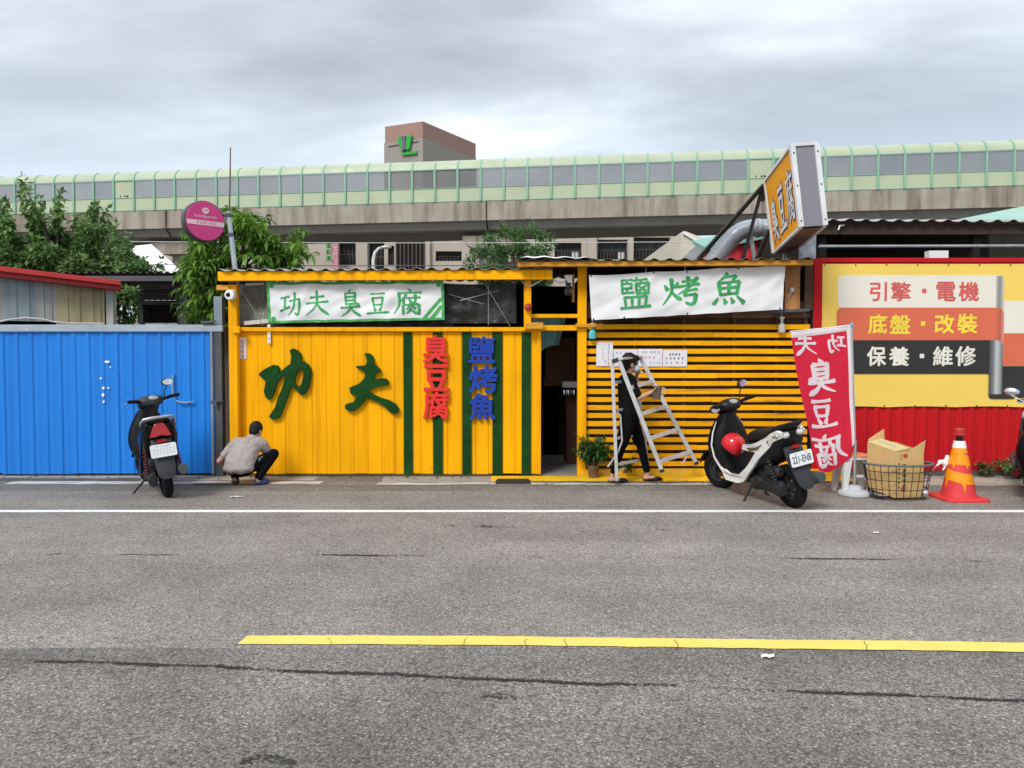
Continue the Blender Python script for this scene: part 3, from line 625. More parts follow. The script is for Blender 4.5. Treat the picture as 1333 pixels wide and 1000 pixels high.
wins = [wrect(441, 463, 315, 345), wrect(480, 500, 314, 352), wrect(567, 601, 327, 340), wrect(722, 757, 315, 336), wrect(778, 817, 312, 338), wrect(824, 872, 309, 338), wrect(505, 513, 320, 345)]
for zz in (3.2, 7.2): wins += [(q, q + 2.0, zz, zz + 1.8) for q in (-27, -22, 5.5, 10, 14)]
hole_wall('wall', -40, 18.4, 0, 16.0, wins, BEIGE, BY)
mb = MB(); mb.box(-39.9, 18.3, BY + 0.95, BY + 14, 0, 15.9); mb.build('core', BEIGE_D, bl)
for w in wins[:7]:
    mb = MB(); mb.box(w[0], w[1], BY + 0.7, BY + 0.76, w[2], w[3]); g = mb.build('window', DWIN, bl)
    mb = MB(); n = max(3, int((w[1] - w[0]) / 0.35))
    for k in range(n + 1): x = w[0] + (w[1] - w[0]) * k / n; mb.box(x - 0.03, x + 0.03, BY + 0.10, BY + 0.16, w[2], w[2] + (w[3] - w[2]) * 0.45)
    mb.box(w[0], w[1], BY + 0.08, BY + 0.18, w[2] + (w[3] - w[2]) * 0.45, w[2] + (w[3] - w[2]) * 0.48)
    for k in range(1, 4): x = w[0] + (w[1] - w[0]) * k / 4; mb.box(x - 0.04, x + 0.04, BY + 0.62, BY + 0.70, w[2] + (w[3] - w[2]) * 0.45, w[3])
    mb.build('bars', LOUV, g)
for w in (wins[3], wins[4]):
    mb = MB(); mb.box(w[1] - 1.0, w[1] - 0.25, BY + 0.2, BY + 0.6, w[2] + 0.1, w[2] + 0.8); mb.build('air_conditioner', WHITE_PL, bl)
a, b = bpx(517, 354), bpx(553, 311)
mb = MB(); mb.box(a.x, b.x, BY - 0.12, BY - 0.02, a.z - 6, b.z + 1.0)
for k in range(8): x = a.x + (b.x - a.x) * k / 7; mb.box(x - 0.08, x + 0.08, BY - 0.5, BY - 0.12, a.z - 6, b.z + 1.0)
mb.build('louvre_screen', [LOUV], bl)
for x0, x1 in ((470, 479), (764, 776), (818, 824), (872, 880), (553, 560)):
    a, b = bpx(x0, 352), bpx(x1, 305); mb = MB(); mb.box(a.x, b.x, BY - 0.45, BY - 0.01, 0, 16.0); mb.build('pilaster', BEIGE, bl)
# roof tower: three visible corners, drawn where they stand
tA, tB, tC = Vector((-15.9, 97.2, 0)), Vector((-10.9, 95.0, 0)), Vector((-4.9, 104.9, 0)); tD = tA + tC - tB
def quad_prism(name, c, z0, z1, m, grow=0.0):
    ce = (c[0] + c[1] + c[2] + c[3]) / 4; c = [ce + (p - ce) * (1 + grow) for p in c]
    mb = MB(); mb.loft([[p + Vector((0, 0, z)) for p in c] for z in (z0, z1)]); return mb.build(name, m, bl, smooth=False)
T = [tA, tB, tC, tD]; zc0 = at(552, 180, 95).z; zt0 = at(552, 158, 95).z
quad_prism('tower', T, 15.9, zc0, BEIGE_D, 0.02); quad_prism('tower_crown', T, zc0 + 0.003, zt0, BROWN_T)
E1 = (tB - tA).normalized(); En = Vector((E1.y, -E1.x, 0))
def tw(u, z, d=0.25): return tA + (tB - tA) * u + En * d + Vector((0, 0, z))
zl = at(528, 190, 96).z
mb = MB(); 
for u0, u1, z0, z1 in ((0.10, 0.26, zl - 3.0, zl - 0.1),): mb.add([tw(u0, z0, .1), tw(u1, z0, .1), tw(u1, z1, .1), tw(u0, z1, .1)], [(0, 1, 2, 3)])
mb.bar(tw(0.10, zl + 0.1, .12), tw(0.9, zl + 0.25, .12), 0.08, 0.12)
mb.build('opening', DWIN, bl)
mb = MB(); f = lambda u, v, w: tw(0.38 + u * 0.38, zl - 0.7 + v * 1.75, w)
mb.prism([[(0, 1), (0.26, 1), (0.40, 0.35), (0.34, 0), (0.2, 0.15)]], f, 0.15, 0.5, 0); mb.prism([[(0.64, 1), (1.0, 1), (0.84, 0.1), (0.7, 0), (0.56, 0.12)]], f, 0.15, 0.5, 0)
mb.prism([[(0.36, 1), (0.58, 1), (0.54, 0.1), (0.44, -0.02), (0.36, 0.1)]], f, 0.2, 0.56, 1); mb.prism([[(0.30, -0.12), (1.3, -0.12), (1.3, -0.3), (0.30, -0.3)]], f, 0.15, 0.4, 0)
mb.build('emblem', [LOGO_G, LOGO_P], bl)

# hanging signs on that building
for nm, x0, x1, y0, y1, m, lab, cnt, ink in (('vertical_sign', 424, 431.5, 316, 340, LOGO_G, 'green vertical lettered sign on the beige block beneath the highway', 3, LOGO_G), ('vertical_sign', 433, 440, 313, 352, PINK_P, 'pink vertical sign with pale characters on the beige block beneath the highway', 5, PINK_L)):
    a, b = at(x0, y1, 80.5), at(x1, y0, 80.5); mb = MB(); mb.box(a.x, b.x, 80.5, 80.75, a.z, b.z)
    for zz in (a.z + 0.3, b.z - 0.3): mb.box((a.x + b.x) / 2 - .1, (a.x + b.x) / 2 + .1, 80.75, BY + 0.01, zz - .05, zz + .05)
    o = mb.build(nm, BEIGE if cnt == 3 else m, label=lab, cat='sign'); mb = MB(); h = (b.z - a.z) / cnt
    for k in range(cnt):                       # characters too small to read: the strokes one can make out
        zc = b.z - (k + .5) * h; w = (b.x - a.x) * 0.36; xm = (a.x + b.x) / 2
        for q in range(3): mb.box(xm - w, xm + w, 80.46, 80.495, zc + h * (0.28 - 0.28 * q) - 0.05, zc + h * (0.28 - 0.28 * q) + 0.05)
        mb.box(xm - w * (0.9 if k % 2 else 0.1), xm - w * (0.9 if k % 2 else 0.1) + 0.1, 80.46, 80.494, zc - h * .32, zc + h * .3)
    mb.build('characters', ink, o)
# street lamp beyond
sl = thing('street_lamp', 'pale curved-arm street lamp behind the yellow stall roof', 'street lamp', (at(486, 350, 45).x, 45, 0))
p = [at(486, 620, 45)]; p[0].z = 0; p += [at(x, y, 45) for x, y in ((486, 352), (486, 338), (488, 329), (493, 323.5), (500, 322))]
mb = MB(); mb.tube(p, [0.12, 0.11, 0.10, 0.09, 0.08, 0.07], 10); mb.build('pole', WHITE_PL, sl)
mb = MB(); q = at(502, 322, 45); mb.sphere(q, (0.36, 0.14, 0.10)); mb.build('lamp_head', GALV, sl)
# cream house to the right and white roof on the left
hs = thing('cream_house', 'cream gabled house with white roof seen beside the silver duct', 'house', (at(940, 330, 30).x, 31, 0))
P = lambda x, y, Y=30: at(x, y, Y)
mb = MB(); w0, w1 = P(886, 400).x, P(922, 300).x
out = [(P(886, 304).x, 0), (P(950, 304).x, 0), (P(950, 320).x, P(950, 320).z), (P(918, 310).x, P(918, 311).z), (P(892, 303).x, P(890, 301).z), (P(886, 303).x, P(886, 303).z)]
mb.prism([out], lambda u, v, w: Vector((u, w, v)), 38, 30.0); mb.build('wall', mat('cream_wall', (0.60, 0.56, 0.46), 0.85), hs)
mb = MB(); a, b = P(889, 304, 29.9), P(917, 321, 29.9)
mb.hexa([a, b, b + Vector((0, 0, .10)), a + Vector((0, 0, .10)), a + Vector((2.6, 8, .5)), b + Vector((2.6, 8, .5)), b + Vector((2.6, 8, .6)), a + Vector((2.6, 8, .6))]); mb.build('roof', WHITE, hs)
sr = thing('grey_shed', 'low grey shed roof at the foot of the cream house', 'shed', (at(915, 335, 22).x, 22, 0))
mb = MB(); a, b, c, d = at(880, 343, 22), at(935, 343, 22), at(928, 318, 24), at(908, 318, 24); mb.hexa([a - Vector((0, 0, .08)), b - Vector((0, 0, .08)), b, a, d - Vector((0, 0, .08)), c - Vector((0, 0, .08)), c, d]); mb.build('roof', mat('slate_grey', (0.17, 0.18, 0.18), 0.7, var=0.2), sr)
mb = MB(); mb.box(a.x + .1, b.x - .1, 22.1, 24, 0, a.z - 0.1); mb.build('wall', BEIGE, sr)
wh = thing('white_roofed_house', 'house with bright white sloping roof between the leafy tree and the highway pier', 'house', (at(205, 340, 27).x, 27, 0))
mb = MB(); a, b, c, d = at(160, 358, 26), at(242, 358, 26), at(197, 318, 29), at(176, 320, 29)
mb.hexa([a - Vector((0, 0, .12)), b - Vector((0, 0, .12)), b, a, d - Vector((0, 0, .12)), c - Vector((0, 0, .12)), c, d]); mb.build('roof', mat('white_roof', (0.82, 0.82, 0.82), 0.5, var=0.03), wh)
mb = MB(); mb.box(a.x + .2, b.x - .2, 26.2, 29, 0, a.z - 0.12); mb.build('wall', BEIGE_D, wh)
# ---------------------------------------------------------------- blue fence and what stands behind it
def ribbed(mb, x0, x1, z0, z1, Y, pitch, depth, prof=((0, 0), (0.12, 1), (0.40, 1), (0.52, 0)), mi=0, jitter=0.0, seed=1, slant=0.0):
    """Profiled metal sheet standing upright: ribs come towards -Y."""
    r = random.Random(seed); pts = []; x = x0
    while x < x1:
        for f, h in prof:
            if x + f * pitch <= x1: pts.append((x + f * pitch, Y - depth * h * (1 + r.uniform(-jitter, jitter))))
        x += pitch
    pts.append((x1, Y)); n = len(pts); m = 6; g = []
    for k in range(m + 1): g += [(p, q + 0.004 * noise.noise(Vector((p * 1.3, k * 0.7, seed))), z0 + (z1 - z0) * k / m + slant * (p - x0)) for p, q in pts]
    mb.add(g, [(k * n + i, k * n + i + 1, (k + 1) * n + i + 1, (k + 1) * n + i) for k in range(m) for i in range(n - 1)], mi)
bf = thing('metal_fence', 'bright blue ribbed metal fence with pale top rail beside the yellow stall', 'fence', (-6.8, 10, 0))
x = fx(279) - 0.186 * 5 * 7; k = 0
while x < fx(279) - 0.01:
    mb = MB(); ribbed(mb, x, x + 0.186 * 5 + (0.015 if k < 6 else 0), 0.03 + rnd.uniform(-.008, .01), fz(431.5), 10.0 - 0.003 * (k % 2), 0.186, 0.016, ((0, 0), (0.10, 0.9), (0.30, 1), (0.40, 0.1), (0.62, 0.08), (0.66, 0.3), (0.70, 0.08)), jitter=0.15, seed=3 + k)
    mb.build('sheet', B_SHEET, bf, smooth=True, angle=25); x += 0.186 * 5; k += 1
mb = MB(); mb.box(-9.9, fx(292), 9.955, 10.03, fz(432), fz(423)); mb.build('top_rail', mat('pale_blue_rail', (0.36, 0.43, 0.50), 0.5, 0.2, var=0.12, streak=0.6, scol=(0.22, 0.2, 0.2), sscale=(3, 3, 10)), bf, bevel=0.004)
mb = MB(); mb.box(fx(279.5), fx(290), 9.97, 10.07, 0, fz(424.5)); mb.build('post', DSTEEL, bf, bevel=0.004)
mb = MB(); mb.box(fx(276), fx(279), 9.94, 9.965, 0.03, fz(432)); mb.build('edge_trim', GREYBLUE, bf)
mb = MB(); mb.box(fx(278), fx(289), 10.03, 10.13, fz(424) + .02, fz(386)); mb.build('upper_post', GREYBLUE, bf, bevel=0.004)
mb = MB(); mb.bar((fx(266), 9.94, fz(420)), (fx(283), 9.94, fz(419)), 0.04, 0.03); mb.bar((fx(275), 9.94, fz(523)), (fx(292), 9.94, fz(521)), 0.025, 0.02); mb.bar((fx(283), 9.93, fz(523)), (fx(283), 9.93, fz(529)), 0.03, 0.02); mb.build('latch', DSTEEL, bf)
mb = MB()                                                   # pale scraped patches and scratches on the sheet
for px, py, w, h in ((141, 471, .065, .035), (132.5, 492.5, .03, .03), (135.5, 505, .035, .04), (142, 505, .03, .025), (135, 514, .04, .05), (135.5, 523, .035, .035), (145, 478, .018, .02)):
    n = 9; mb.add([(fx(px) + w / 2 * math.cos(t) * rnd.uniform(.8, 1.1), 9.972, fz(py) + h / 2 * math.sin(t) * rnd.uniform(.8, 1.1)) for t in [2 * math.pi * k / n for k in range(n)]], [tuple(range(n))])
mb.build('scraped_patch', WHITE, bf)
mb = MB()
for k in range(34):
    for z in (1.80, 1.02, .18): mb.sphere((-9.6 + .186 * 1.0 * k + .045, 9.981, z + rnd.uniform(-.02, .02)), (.006, .004, .006), 6, 4)
mb.build('screw', mat('screw_grey', (0.10, 0.13, 0.2), .5, .4), bf)
mb = MB(); mb.tube([(fx(227), 9.965, fz(487)), (fx(226), 9.955, fz(500)), (fx(226.5), 9.955, fz(512)), (fx(229), 9.96, fz(518))], [.010, .014, .014, .006], 6); mb.tube([(fx(229), 9.96, fz(521)), (fx(236), 9.955, fz(523.5)), (fx(245), 9.955, fz(524)), (fx(254), 9.96, fz(522.5))], [.006, .013, .014, .008], 6)
mb.build('scratch', mat('bare_grey', (0.22, 0.33, 0.45), 0.5, var=0.3, scale=30), bf)
mb = MB(); mb.box(-9.9, fx(282), 10.02, 10.12, 0.0, 0.05); mb.build('gap_shade_strip', mat('fence_gap_shade', (0.06, 0.055, 0.05), 0.9, var=0.3), bf)  # dark strip drawn for the shaded gap under the sheets

cl = thing('chain_link_panel', 'narrow chain link panel between the blue fence and the yellow gate', 'fence', (fx(295), 10.12, 0))
mb = MB(); x0, x1 = fx(289), fx(301)
for k in range(-3, 42):
    for s in (1, -1):
        a, b = Vector((x0, 10.12, k * 0.05)), Vector((x1, 10.12, k * 0.05 + s * (x1 - x0) * 1.25))
        if 0.4 < min(a.z, b.z) and max(a.z, b.z) < fz(448): mb.tube([a, b], 0.0035, 5)
mb.build('mesh', GALV, cl)
mb = MB(); mb.box(x0, x1, 10.25, 10.27, 0.0, 1.62); mb.build('backing_board', mat('grey_board', (0.20, 0.19, 0.17), 0.9, var=0.2), cl)

# wooden-walled shed at far left, with red roof edge
sh = thing('panel_shed', 'old shed of grey and cream panels with a red roof edge behind the fence', 'shed', (-7.4, 12, 0))
A = at(-120, 336, 11.1); B = at(157, 368.5, 12.35); hgt = Vector((0, 0, 0.135))
def on_shed(px, py):
    u = (px - 666.5) / FOC; d = B - A
    Y = (A.y - d.y / d.x * A.x) / (1 - d.y / d.x * u); return at(px, py, Y)
dn = Vector((B.y - A.y, -(B.x - A.x), 0)).normalized()
mb = MB(); mb.hexa([A + dn * .22 - hgt, B + dn * .22 - hgt, B + dn * .22, A + dn * .22, A - hgt, B - hgt, B, A]); 
mb.hexa([A + dn * .30 - hgt * .45, B + dn * .30 - hgt * .45, B + dn * .30 + hgt * .1, A + dn * .30 + hgt * .1, A + dn * .225 - hgt * .45, B + dn * .225 - hgt * .45, B + dn * .225 + hgt * .1, A + dn * .225 + hgt * .1])
mb.build('roof_edge', R_TRIM, sh, bevel=0.006)
mb = MB(); back = Vector((-.8, 3, -.15)); mb.hexa([A - Vector((0, 0, .04)), B - Vector((0, 0, .04)), B + Vector((0, 0, .0)) - Vector((0, 0, .003)), A - Vector((0, 0, .003)), A + back, B + back - Vector((1.4, 0, 0)), B + back + Vector((-1.4, 0, .05)), A + back + Vector((0, 0, .05))]); mb.build('roof', R_TRIM, sh)
PC = [mat('panel_cream', (0.44, 0.38, 0.22), 0.75, var=0.12, streak=0.8, scol=(0.22, 0.16, 0.08), sscale=(6, 6, .5), slo=0.48), mat('panel_grey', (0.40, 0.40, 0.36), 0.75, var=0.12, streak=0.7, scol=(0.2, 0.18, 0.15), sscale=(6, 6, .5)), mat('panel_blue', (0.30, 0.35, 0.37), 0.75, var=0.12, streak=0.7, scol=(0.2, 0.2, 0.18), sscale=(6, 6, .5))]
edges = [-110, -60, 5, 47, 73, 112, 136]; kinds = [0, 1, 2, 1, 0, 0]
for i in range(len(edges) - 1):
    mb = MB(); n = 5
    for k in range(n):
        p0 = edges[i] + (edges[i + 1] - edges[i]) * k / n; p1 = edges[i] + (edges[i + 1] - edges[i]) * (k + 1) / n
        a, b = on_shed(p0, 400), on_shed(p1, 400); o = dn * (0.012 if k % 2 else 0.0)
        top = A.z + (B.z - A.z) * ((a.x - A.x) / (B.x - A.x)) - 0.10
        zb = 2.1 if p1 < 74 else 0.0
        mb.hexa([Vector((a.x, a.y, zb)) + o, Vector((b.x, b.y, zb)) + o, Vector((b.x, b.y, top)) + o, Vector((a.x, a.y, top)) + o] + [Vector((q.x, q.y, z)) - dn * .03 for q, z in ((a, zb), (b, zb), (b, top), (a, top))])
    mb.build('wall_panel', PC[kinds[i]], sh)
a, b = on_shed(136, 400), on_shed(145, 400)
mb = MB(); mb.bar(Vector((b.x, b.y, 0)), Vector((b.x, b.y, B.z - .12)), 0.11); mb.build('corner_post', PC[1], sh)
a, b = on_shed(-110, 400), on_shed(72, 400)
mb = MB(); mb.hexa([a - dn * .5 - Vector((0, 0, a.z)), b - dn * .5 - Vector((0, 0, b.z)), Vector((b.x, b.y, 2.3)) - dn * .5, Vector((a.x, a.y, 2.3)) - dn * .5, a - dn * .6 - Vector((0, 0, a.z)), b - dn * .6 - Vector((0, 0, b.z)), Vector((b.x, b.y, 2.3)) - dn * .6, Vector((a.x, a.y, 2.3)) - dn * .6]); mb.build('recess_shade_sheet', DARK, sh)  # near-black sheet carrying the shade of the gap below the panels
mb = MB(); mb.tube([on_shed(-40, 424) + dn * .15] + [on_shed(x, y) + dn * .15 for x, y in ((0, 419.5), (15, 416.5), (35, 414.5), (55, 416), (70, 419.5), (90, 421.5))] + [on_shed(135, 422) + dn * .15], 0.014, 6); mb.build('cable', WHITE_PL, sh)

cp = thing('carport', 'dark corrugated carport between the panel shed and the leafy tree', 'carport', (-6.6, 15.5, 0))
a, b = at(20, 356, 13.6), at(246, 356, 13.6)
mb = MB(); n = 90; top = []
for k in range(n + 1): top.append((a.x + (b.x - a.x) * k / n, (0.03 if (k // 2) % 2 else 0.0)))
rows = [[Vector((x, y, z + h)) for x, h in top] for y, z in ((13.6, a.z), (18, a.z - 0.15))]
mb.loft(rows, cap=False, closed=False); mb.build('roof', mat('dark_roof', (0.055, 0.052, 0.05), 0.7, 0.2, var=0.3), cp)
for k in range(5): mb = MB(); mb.bar((a.x, 13.62 + k, a.z - .09 - k * .035), (b.x, 13.62 + k, a.z - .09 - k * .035), 0.07, 0.09); mb.build('beam', DSTEEL, cp)
for x, y in ((at(150, 400, 14).x, 13.7), (at(232, 400, 14).x, 14.2), (at(222, 400, 17).x, 17.5), (a.x + .2, 17.8)):
    mb = MB(); mb.box(x - .05, x + .05, y - .05, y + .05, 0, a.z - .12); mb.build('post', DSTEEL, cp)
mb = MB(); mb.box(a.x, b.x, 18.0, 18.1, 2.35, a.z - .16); mb.box(at(222, 400, 14).x, at(240, 400, 14).x, 14.4, 18, 0, 2.9); mb.build('wall', DARK, cp)  # dark back added so the dimness under the roof is in its colour

# ---------------------------------------------------------------- the yellow stall (left)
st = thing('food_stall', 'yellow framed food stall with corrugated roof and a broad yellow roof beam', 'stall', (fx(495), 11.5, 0))
zb0, zb1 = fz(369), fz(354)
mb = MB(); mb.hexa([(hx(285, 9.74), 9.74, hz(366, 9.74)), (hx(719, 9.74), 9.74, hz(364, 9.74)), (hx(719, 9.74), 9.74, hz(351.8, 9.74)), (hx(285, 9.74), 9.74, hz(354.2, 9.74)), (hx(285, 9.74), 9.82, hz(366, 9.74)), (hx(719, 9.74), 9.82, hz(364, 9.74)), (hx(719, 9.74), 9.82, hz(351.8, 9.74)), (hx(285, 9.74), 9.82, hz(354.2, 9.74))])
for px in (405, 463, 519, 632, 703): mb.box(hx(px, 9.74) - .003, hx(px, 9.74) + .003, 9.7385, 9.75, hz(366, 9.74), hz(355, 9.74))
mb.build('roof_beam', Y_PAINT, st, bevel=0.006)
def corrugated_roof(name, x0, x1, y0, z0, y1, z1, pitch, depth, m, parent, z0b=None):
    mb = MB(); n = int((x1 - x0) / pitch * 8); rows = []
    for y, z, zz in ((y0, z0, z0b if z0b is not None else z0), (y1, z1, z1)):
        rows.append([Vector((x0 + (x1 - x0) * k / n, y + 0.02 * noise.noise(Vector((k * .3, y, 1))), z + (zz - z) * k / n + depth * max(-0.35, math.cos(2 * math.pi * k / 8)) + 0.008 * noise.noise(Vector((k * .09, y, 5))))) for k in range(n + 1)])
    n1 = len(rows[0]); low = [[p - Vector((0, 0, 0.004)) for p in r] for r in rows]
    mb.loft(rows, cap=False, closed=False); mb.loft(low, cap=False, closed=False)
    mb.add(rows[0] + low[0], [(i, i + 1, n1 + i + 1, n1 + i) for i in range(n1 - 1)])
    return mb.build(name, m, parent)
corrugated_roof('roof', hx(287, 9.7), hx(722, 9.7), 9.70, hz(352.5, 9.7), 13.6, hz(352.5, 9.7) + .25, 0.19, 0.022, ROOF, st, hz(349.8, 9.7))
mb = MB(); mb.box(hx(298, 9.84), hx(309, 9.84), 9.84, 9.94, 0, hz(371, 9.84)); mb.build('post', Y_PAINT, st, bevel=0.005)
mb = MB(); mb.box(hx(682, 9.86), hx(691.5, 9.86), 9.86, 9.95, hz(430, 9.86), hz(365, 9.86)); mb.build('post', Y_PAINT, st, bevel=0.005)
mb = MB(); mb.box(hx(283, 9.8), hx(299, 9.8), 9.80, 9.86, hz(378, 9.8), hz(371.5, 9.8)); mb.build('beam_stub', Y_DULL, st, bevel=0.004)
mb = MB(); mb.box(hx(309.5, 9.9), hx(684, 9.9), 9.90, 9.95, hz(431.5, 9.9), hz(426, 9.9)); mb.box(hx(307, 9.9), hx(316, 9.9), 9.80, 9.86, hz(434, 9.9), hz(425.5, 9.9)); mb.build('sill_rail', Y_PAINT, st, bevel=0.004)
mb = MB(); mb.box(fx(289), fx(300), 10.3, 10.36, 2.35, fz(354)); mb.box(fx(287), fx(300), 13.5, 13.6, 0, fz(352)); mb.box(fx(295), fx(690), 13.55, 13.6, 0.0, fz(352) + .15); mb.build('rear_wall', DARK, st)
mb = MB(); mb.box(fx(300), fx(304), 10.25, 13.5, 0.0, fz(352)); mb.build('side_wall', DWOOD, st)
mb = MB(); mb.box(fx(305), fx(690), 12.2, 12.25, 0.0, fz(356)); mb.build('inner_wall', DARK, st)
def wavy(name, x0, x1, z0, z1, Y, m, amp, seed, parent, fr=2.2):
    mb = MB(); mb.sheet(lambda u, v: (x0 + (x1 - x0) * u, Y + amp * noise.noise(Vector((u * (x1 - x0) * fr + v, v * (z1 - z0) * fr * 2 - u, seed))) + amp * .5 * noise.noise(Vector((u * 9, v * 5 + u * 6, seed + 3))), z0 + (z1 - z0) * v - 0.02 * math.sin(math.pi * u) * v), 40, 16)
    return mb.build(name, m, parent)
wavy('plastic_curtain', fx(310), fx(356), fz(424), fz(369), 10.02, FILM, 0.05, 2, st)
wavy('netting', fx(576), fx(672), fz(421), fz(369), 10.0, MESHN, 0.05, 5, st)
wavy('netting', fx(345), fx(590), fz(426), fz(369), 10.06, MESHN, 0.05, 6, st)
mb = MB()
for a, b in (((318, 378), (345, 424)), ((632, 371), (664, 425)), ((636, 371), (636, 424)), ((600, 392), (650, 379)), ((585, 384), (628, 396))):
    mb.tube([(fx(a[0]), 9.93, fz(a[1])), (fx(b[0]), 9.93, fz(b[1]))], 0.0035, 5)
mb.build('guy_string', GALV, st)
mb = MB(); mb.bar((fx(320), 9.97, fz(421)), (fx(352), 9.99, fz(418)), 0.05, 0.05); mb.bar((fx(322), 9.97, fz(371)), (fx(346), 9.99, fz(370)), 0.03, 0.03); mb.build('white_pipe', WHITE_PL, st)

# ---------------------------------------------------------------- the sliding gate with its turf lettering
gt = thing('sliding_gate', 'yellow boarded sliding gate with green turf stripes and big raised characters', 'gate', (fx(500), 9.97, 0))
mb = MB(); r = random.Random(4); x = fx(304); xe = fx(703); ztop = fz(432.3)
while x < xe - 0.01:
    w = min(r.uniform(0.165, 0.185), xe - x); y = 9.955 + r.uniform(-0.003, 0.003)
    for q0, q1, dy in ((0.006, 0.94, 0.0), (0.95, 0.992, 0.004)):
        mb.box(x + w * q0, x + w * q1, y + dy, 9.985, 0.035 + r.uniform(-.006, .004), ztop)
    x += w
mb.box(fx(304), xe, 9.972, 9.99, 0.04, ztop - .002)
gate_boards = mb.build('boards', Y_PAINT, gt, smooth=False)
mb = MB(); mb.box(fx(303), fx(703), 9.93, 9.995, fz(432), fz(427.5)); mb.build('top_rail', Y_PAINT, gt, bevel=0.004)
mb = MB(); mb.box(fx(699), fx(704), 9.93, 9.995, 0.03, fz(432)); mb.build('end_stile', Y_PAINT, gt, bevel=0.003)
mb = MB(); mb.box(fx(300), fx(640), 9.94, 9.99, 0.006, 0.03); mb.build('ground_track', mat('rusty_track', (0.12, 0.07, 0.035), 0.8, 0.3, var=0.3), gt)
def turf(px0, px1, py0=433.5, py1=617.5, seam=None):
    mb = MB(); mb.box(fx(px0), fx(px1), 9.935, 9.951, fz(py1), fz(py0))
    o = mb.build('turf_strip', TURF, gt); return o
for a, b in ((526, 537.5), (564, 576.5), (602, 614), (641, 654), (679, 691)): turf(a, b, 433 if a != 602 else 432.8)
mp = lambda u, v, w: Vector((u, 9.95 - w, v))
gong = [[(35, 325), (75, 292), (130, 260), (165, 245), (205, 252), (222, 280), (212, 320), (180, 360), (168, 378), (225, 310), (285, 260), (322, 235), (330, 170), (318, 110), (350, 97), (390, 118), (415, 145), (420, 175), (412, 215), (440, 212), (480, 240), (505, 285), (500, 370), (485, 450), (455, 505), (425, 520), (400, 505), (345, 445), (318, 450), (300, 510), (262, 610), (225, 710), (205, 730), (150, 742), (122, 715), (150, 670), (180, 625), (205, 540), (240, 465), (262, 400), (270, 330), (240, 350), (190, 425), (175, 490), (140, 550), (120, 562), (95, 540), (78, 490), (90, 430), (98, 390), (65, 365), (38, 340)],
        [(385, 310), (360, 360), (355, 405), (375, 435), (402, 440), (420, 415), (435, 350), (440, 290), (410, 285)]]
fu = [[(990, 140), (1035, 140), (1065, 165), (1078, 190), (1075, 235), (1105, 255), (1140, 295), (1125, 315), (1080, 340), (1078, 352), (1085, 380), (1140, 365), (1185, 370), (1212, 400), (1200, 430), (1160, 435), (1100, 445), (1050, 465), (1025, 490), (1075, 515), (1140, 545), (1210, 565), (1270, 600), (1300, 640), (1295, 680), (1260, 690), (1215, 670), (1170, 620), (1080, 570), (1000, 545), (975, 590), (940, 630), (890, 665), (850, 665), (812, 640), (815, 605), (850, 590), (890, 580), (925, 525), (880, 520), (862, 500), (855, 450), (890, 435), (940, 415), (990, 365), (1000, 315), (960, 285), (920, 275), (918, 255), (1000, 250), (1015, 215), (1005, 175)]]
for ch in (gong, fu):
    mb = MB(); mb.prism([[(fx(335 + x / 7.016), fz(440 + y / 7.016)) for x, y in p] for p in ch], mp, -0.003, 0.05)
    mb.build('turf_character', TURF, gt, smooth=False)
for ch, x0, x1, y0, y1, m, b, wd in (('臭', 551.5, 585, 436.5, 472.5, RED_P, 0.03, 0.055), ('豆', 552.5, 585.5, 474, 509, RED_P, 0.035, 0.055), ('腐', 551.5, 585.5, 509.5, 545, RED_P, 0.026, 0.055),
                                   ('鹽', 609.5, 644.5, 438, 472.5, BLUE_P, 0.022, 0.055), ('烤', 610.5, 648, 475.5, 511.5, BLUE_P, 0.03, 0.055), ('魚', 611, 645, 511.5, 546.5, BLUE_P, 0.034, 0.055)):
    mb = MB(); text(mb, ch, fx(x0), fx(x1), fz(y1), fz(y0), mp, bold=b * 0.95, w=wd, back=-0.003); mb.build('raised_character', m, gt, smooth=False)
mb = MB(); mb.box(fx(312.8), fx(322.8), 9.945, 9.951, fz(467), fz(439.5)); stk = mb.build('sticker', PAPER, gt)
mb = MB()
for k in range(4):
    z = fz(443.5 + k * 6.2)
    for q in range(3): mb.box(fx(315.5), fx(320), 9.9435, 9.9445, z - q * .016 - .004, z - q * .016 + .004)
    mb.box(fx(317.2 + (k % 2)), fx(318 + (k % 2)), 9.9425, 9.9433, z - .04, z + .01)
mb.build('print', INK_PK, stk)
wt = MB(); wt.box(hx(348.8, 9.92), hx(352.6, 9.92), 9.915, 9.925, hz(447.5, 9.92), hz(422.5, 9.92)); o = wt.build('tally_strip', WHITE, label='narrow white strip hanging from the corner of the left banner over the gate', cat='strip')
mb = MB()
for q in (428, 433.5, 440, 445.5): mb.box(hx(350.2, 9.92), hx(351.2, 9.92), 9.912, 9.9145, hz(q + 2, 9.92), hz(q, 9.92))
mb.build('mark', INK_B, o)

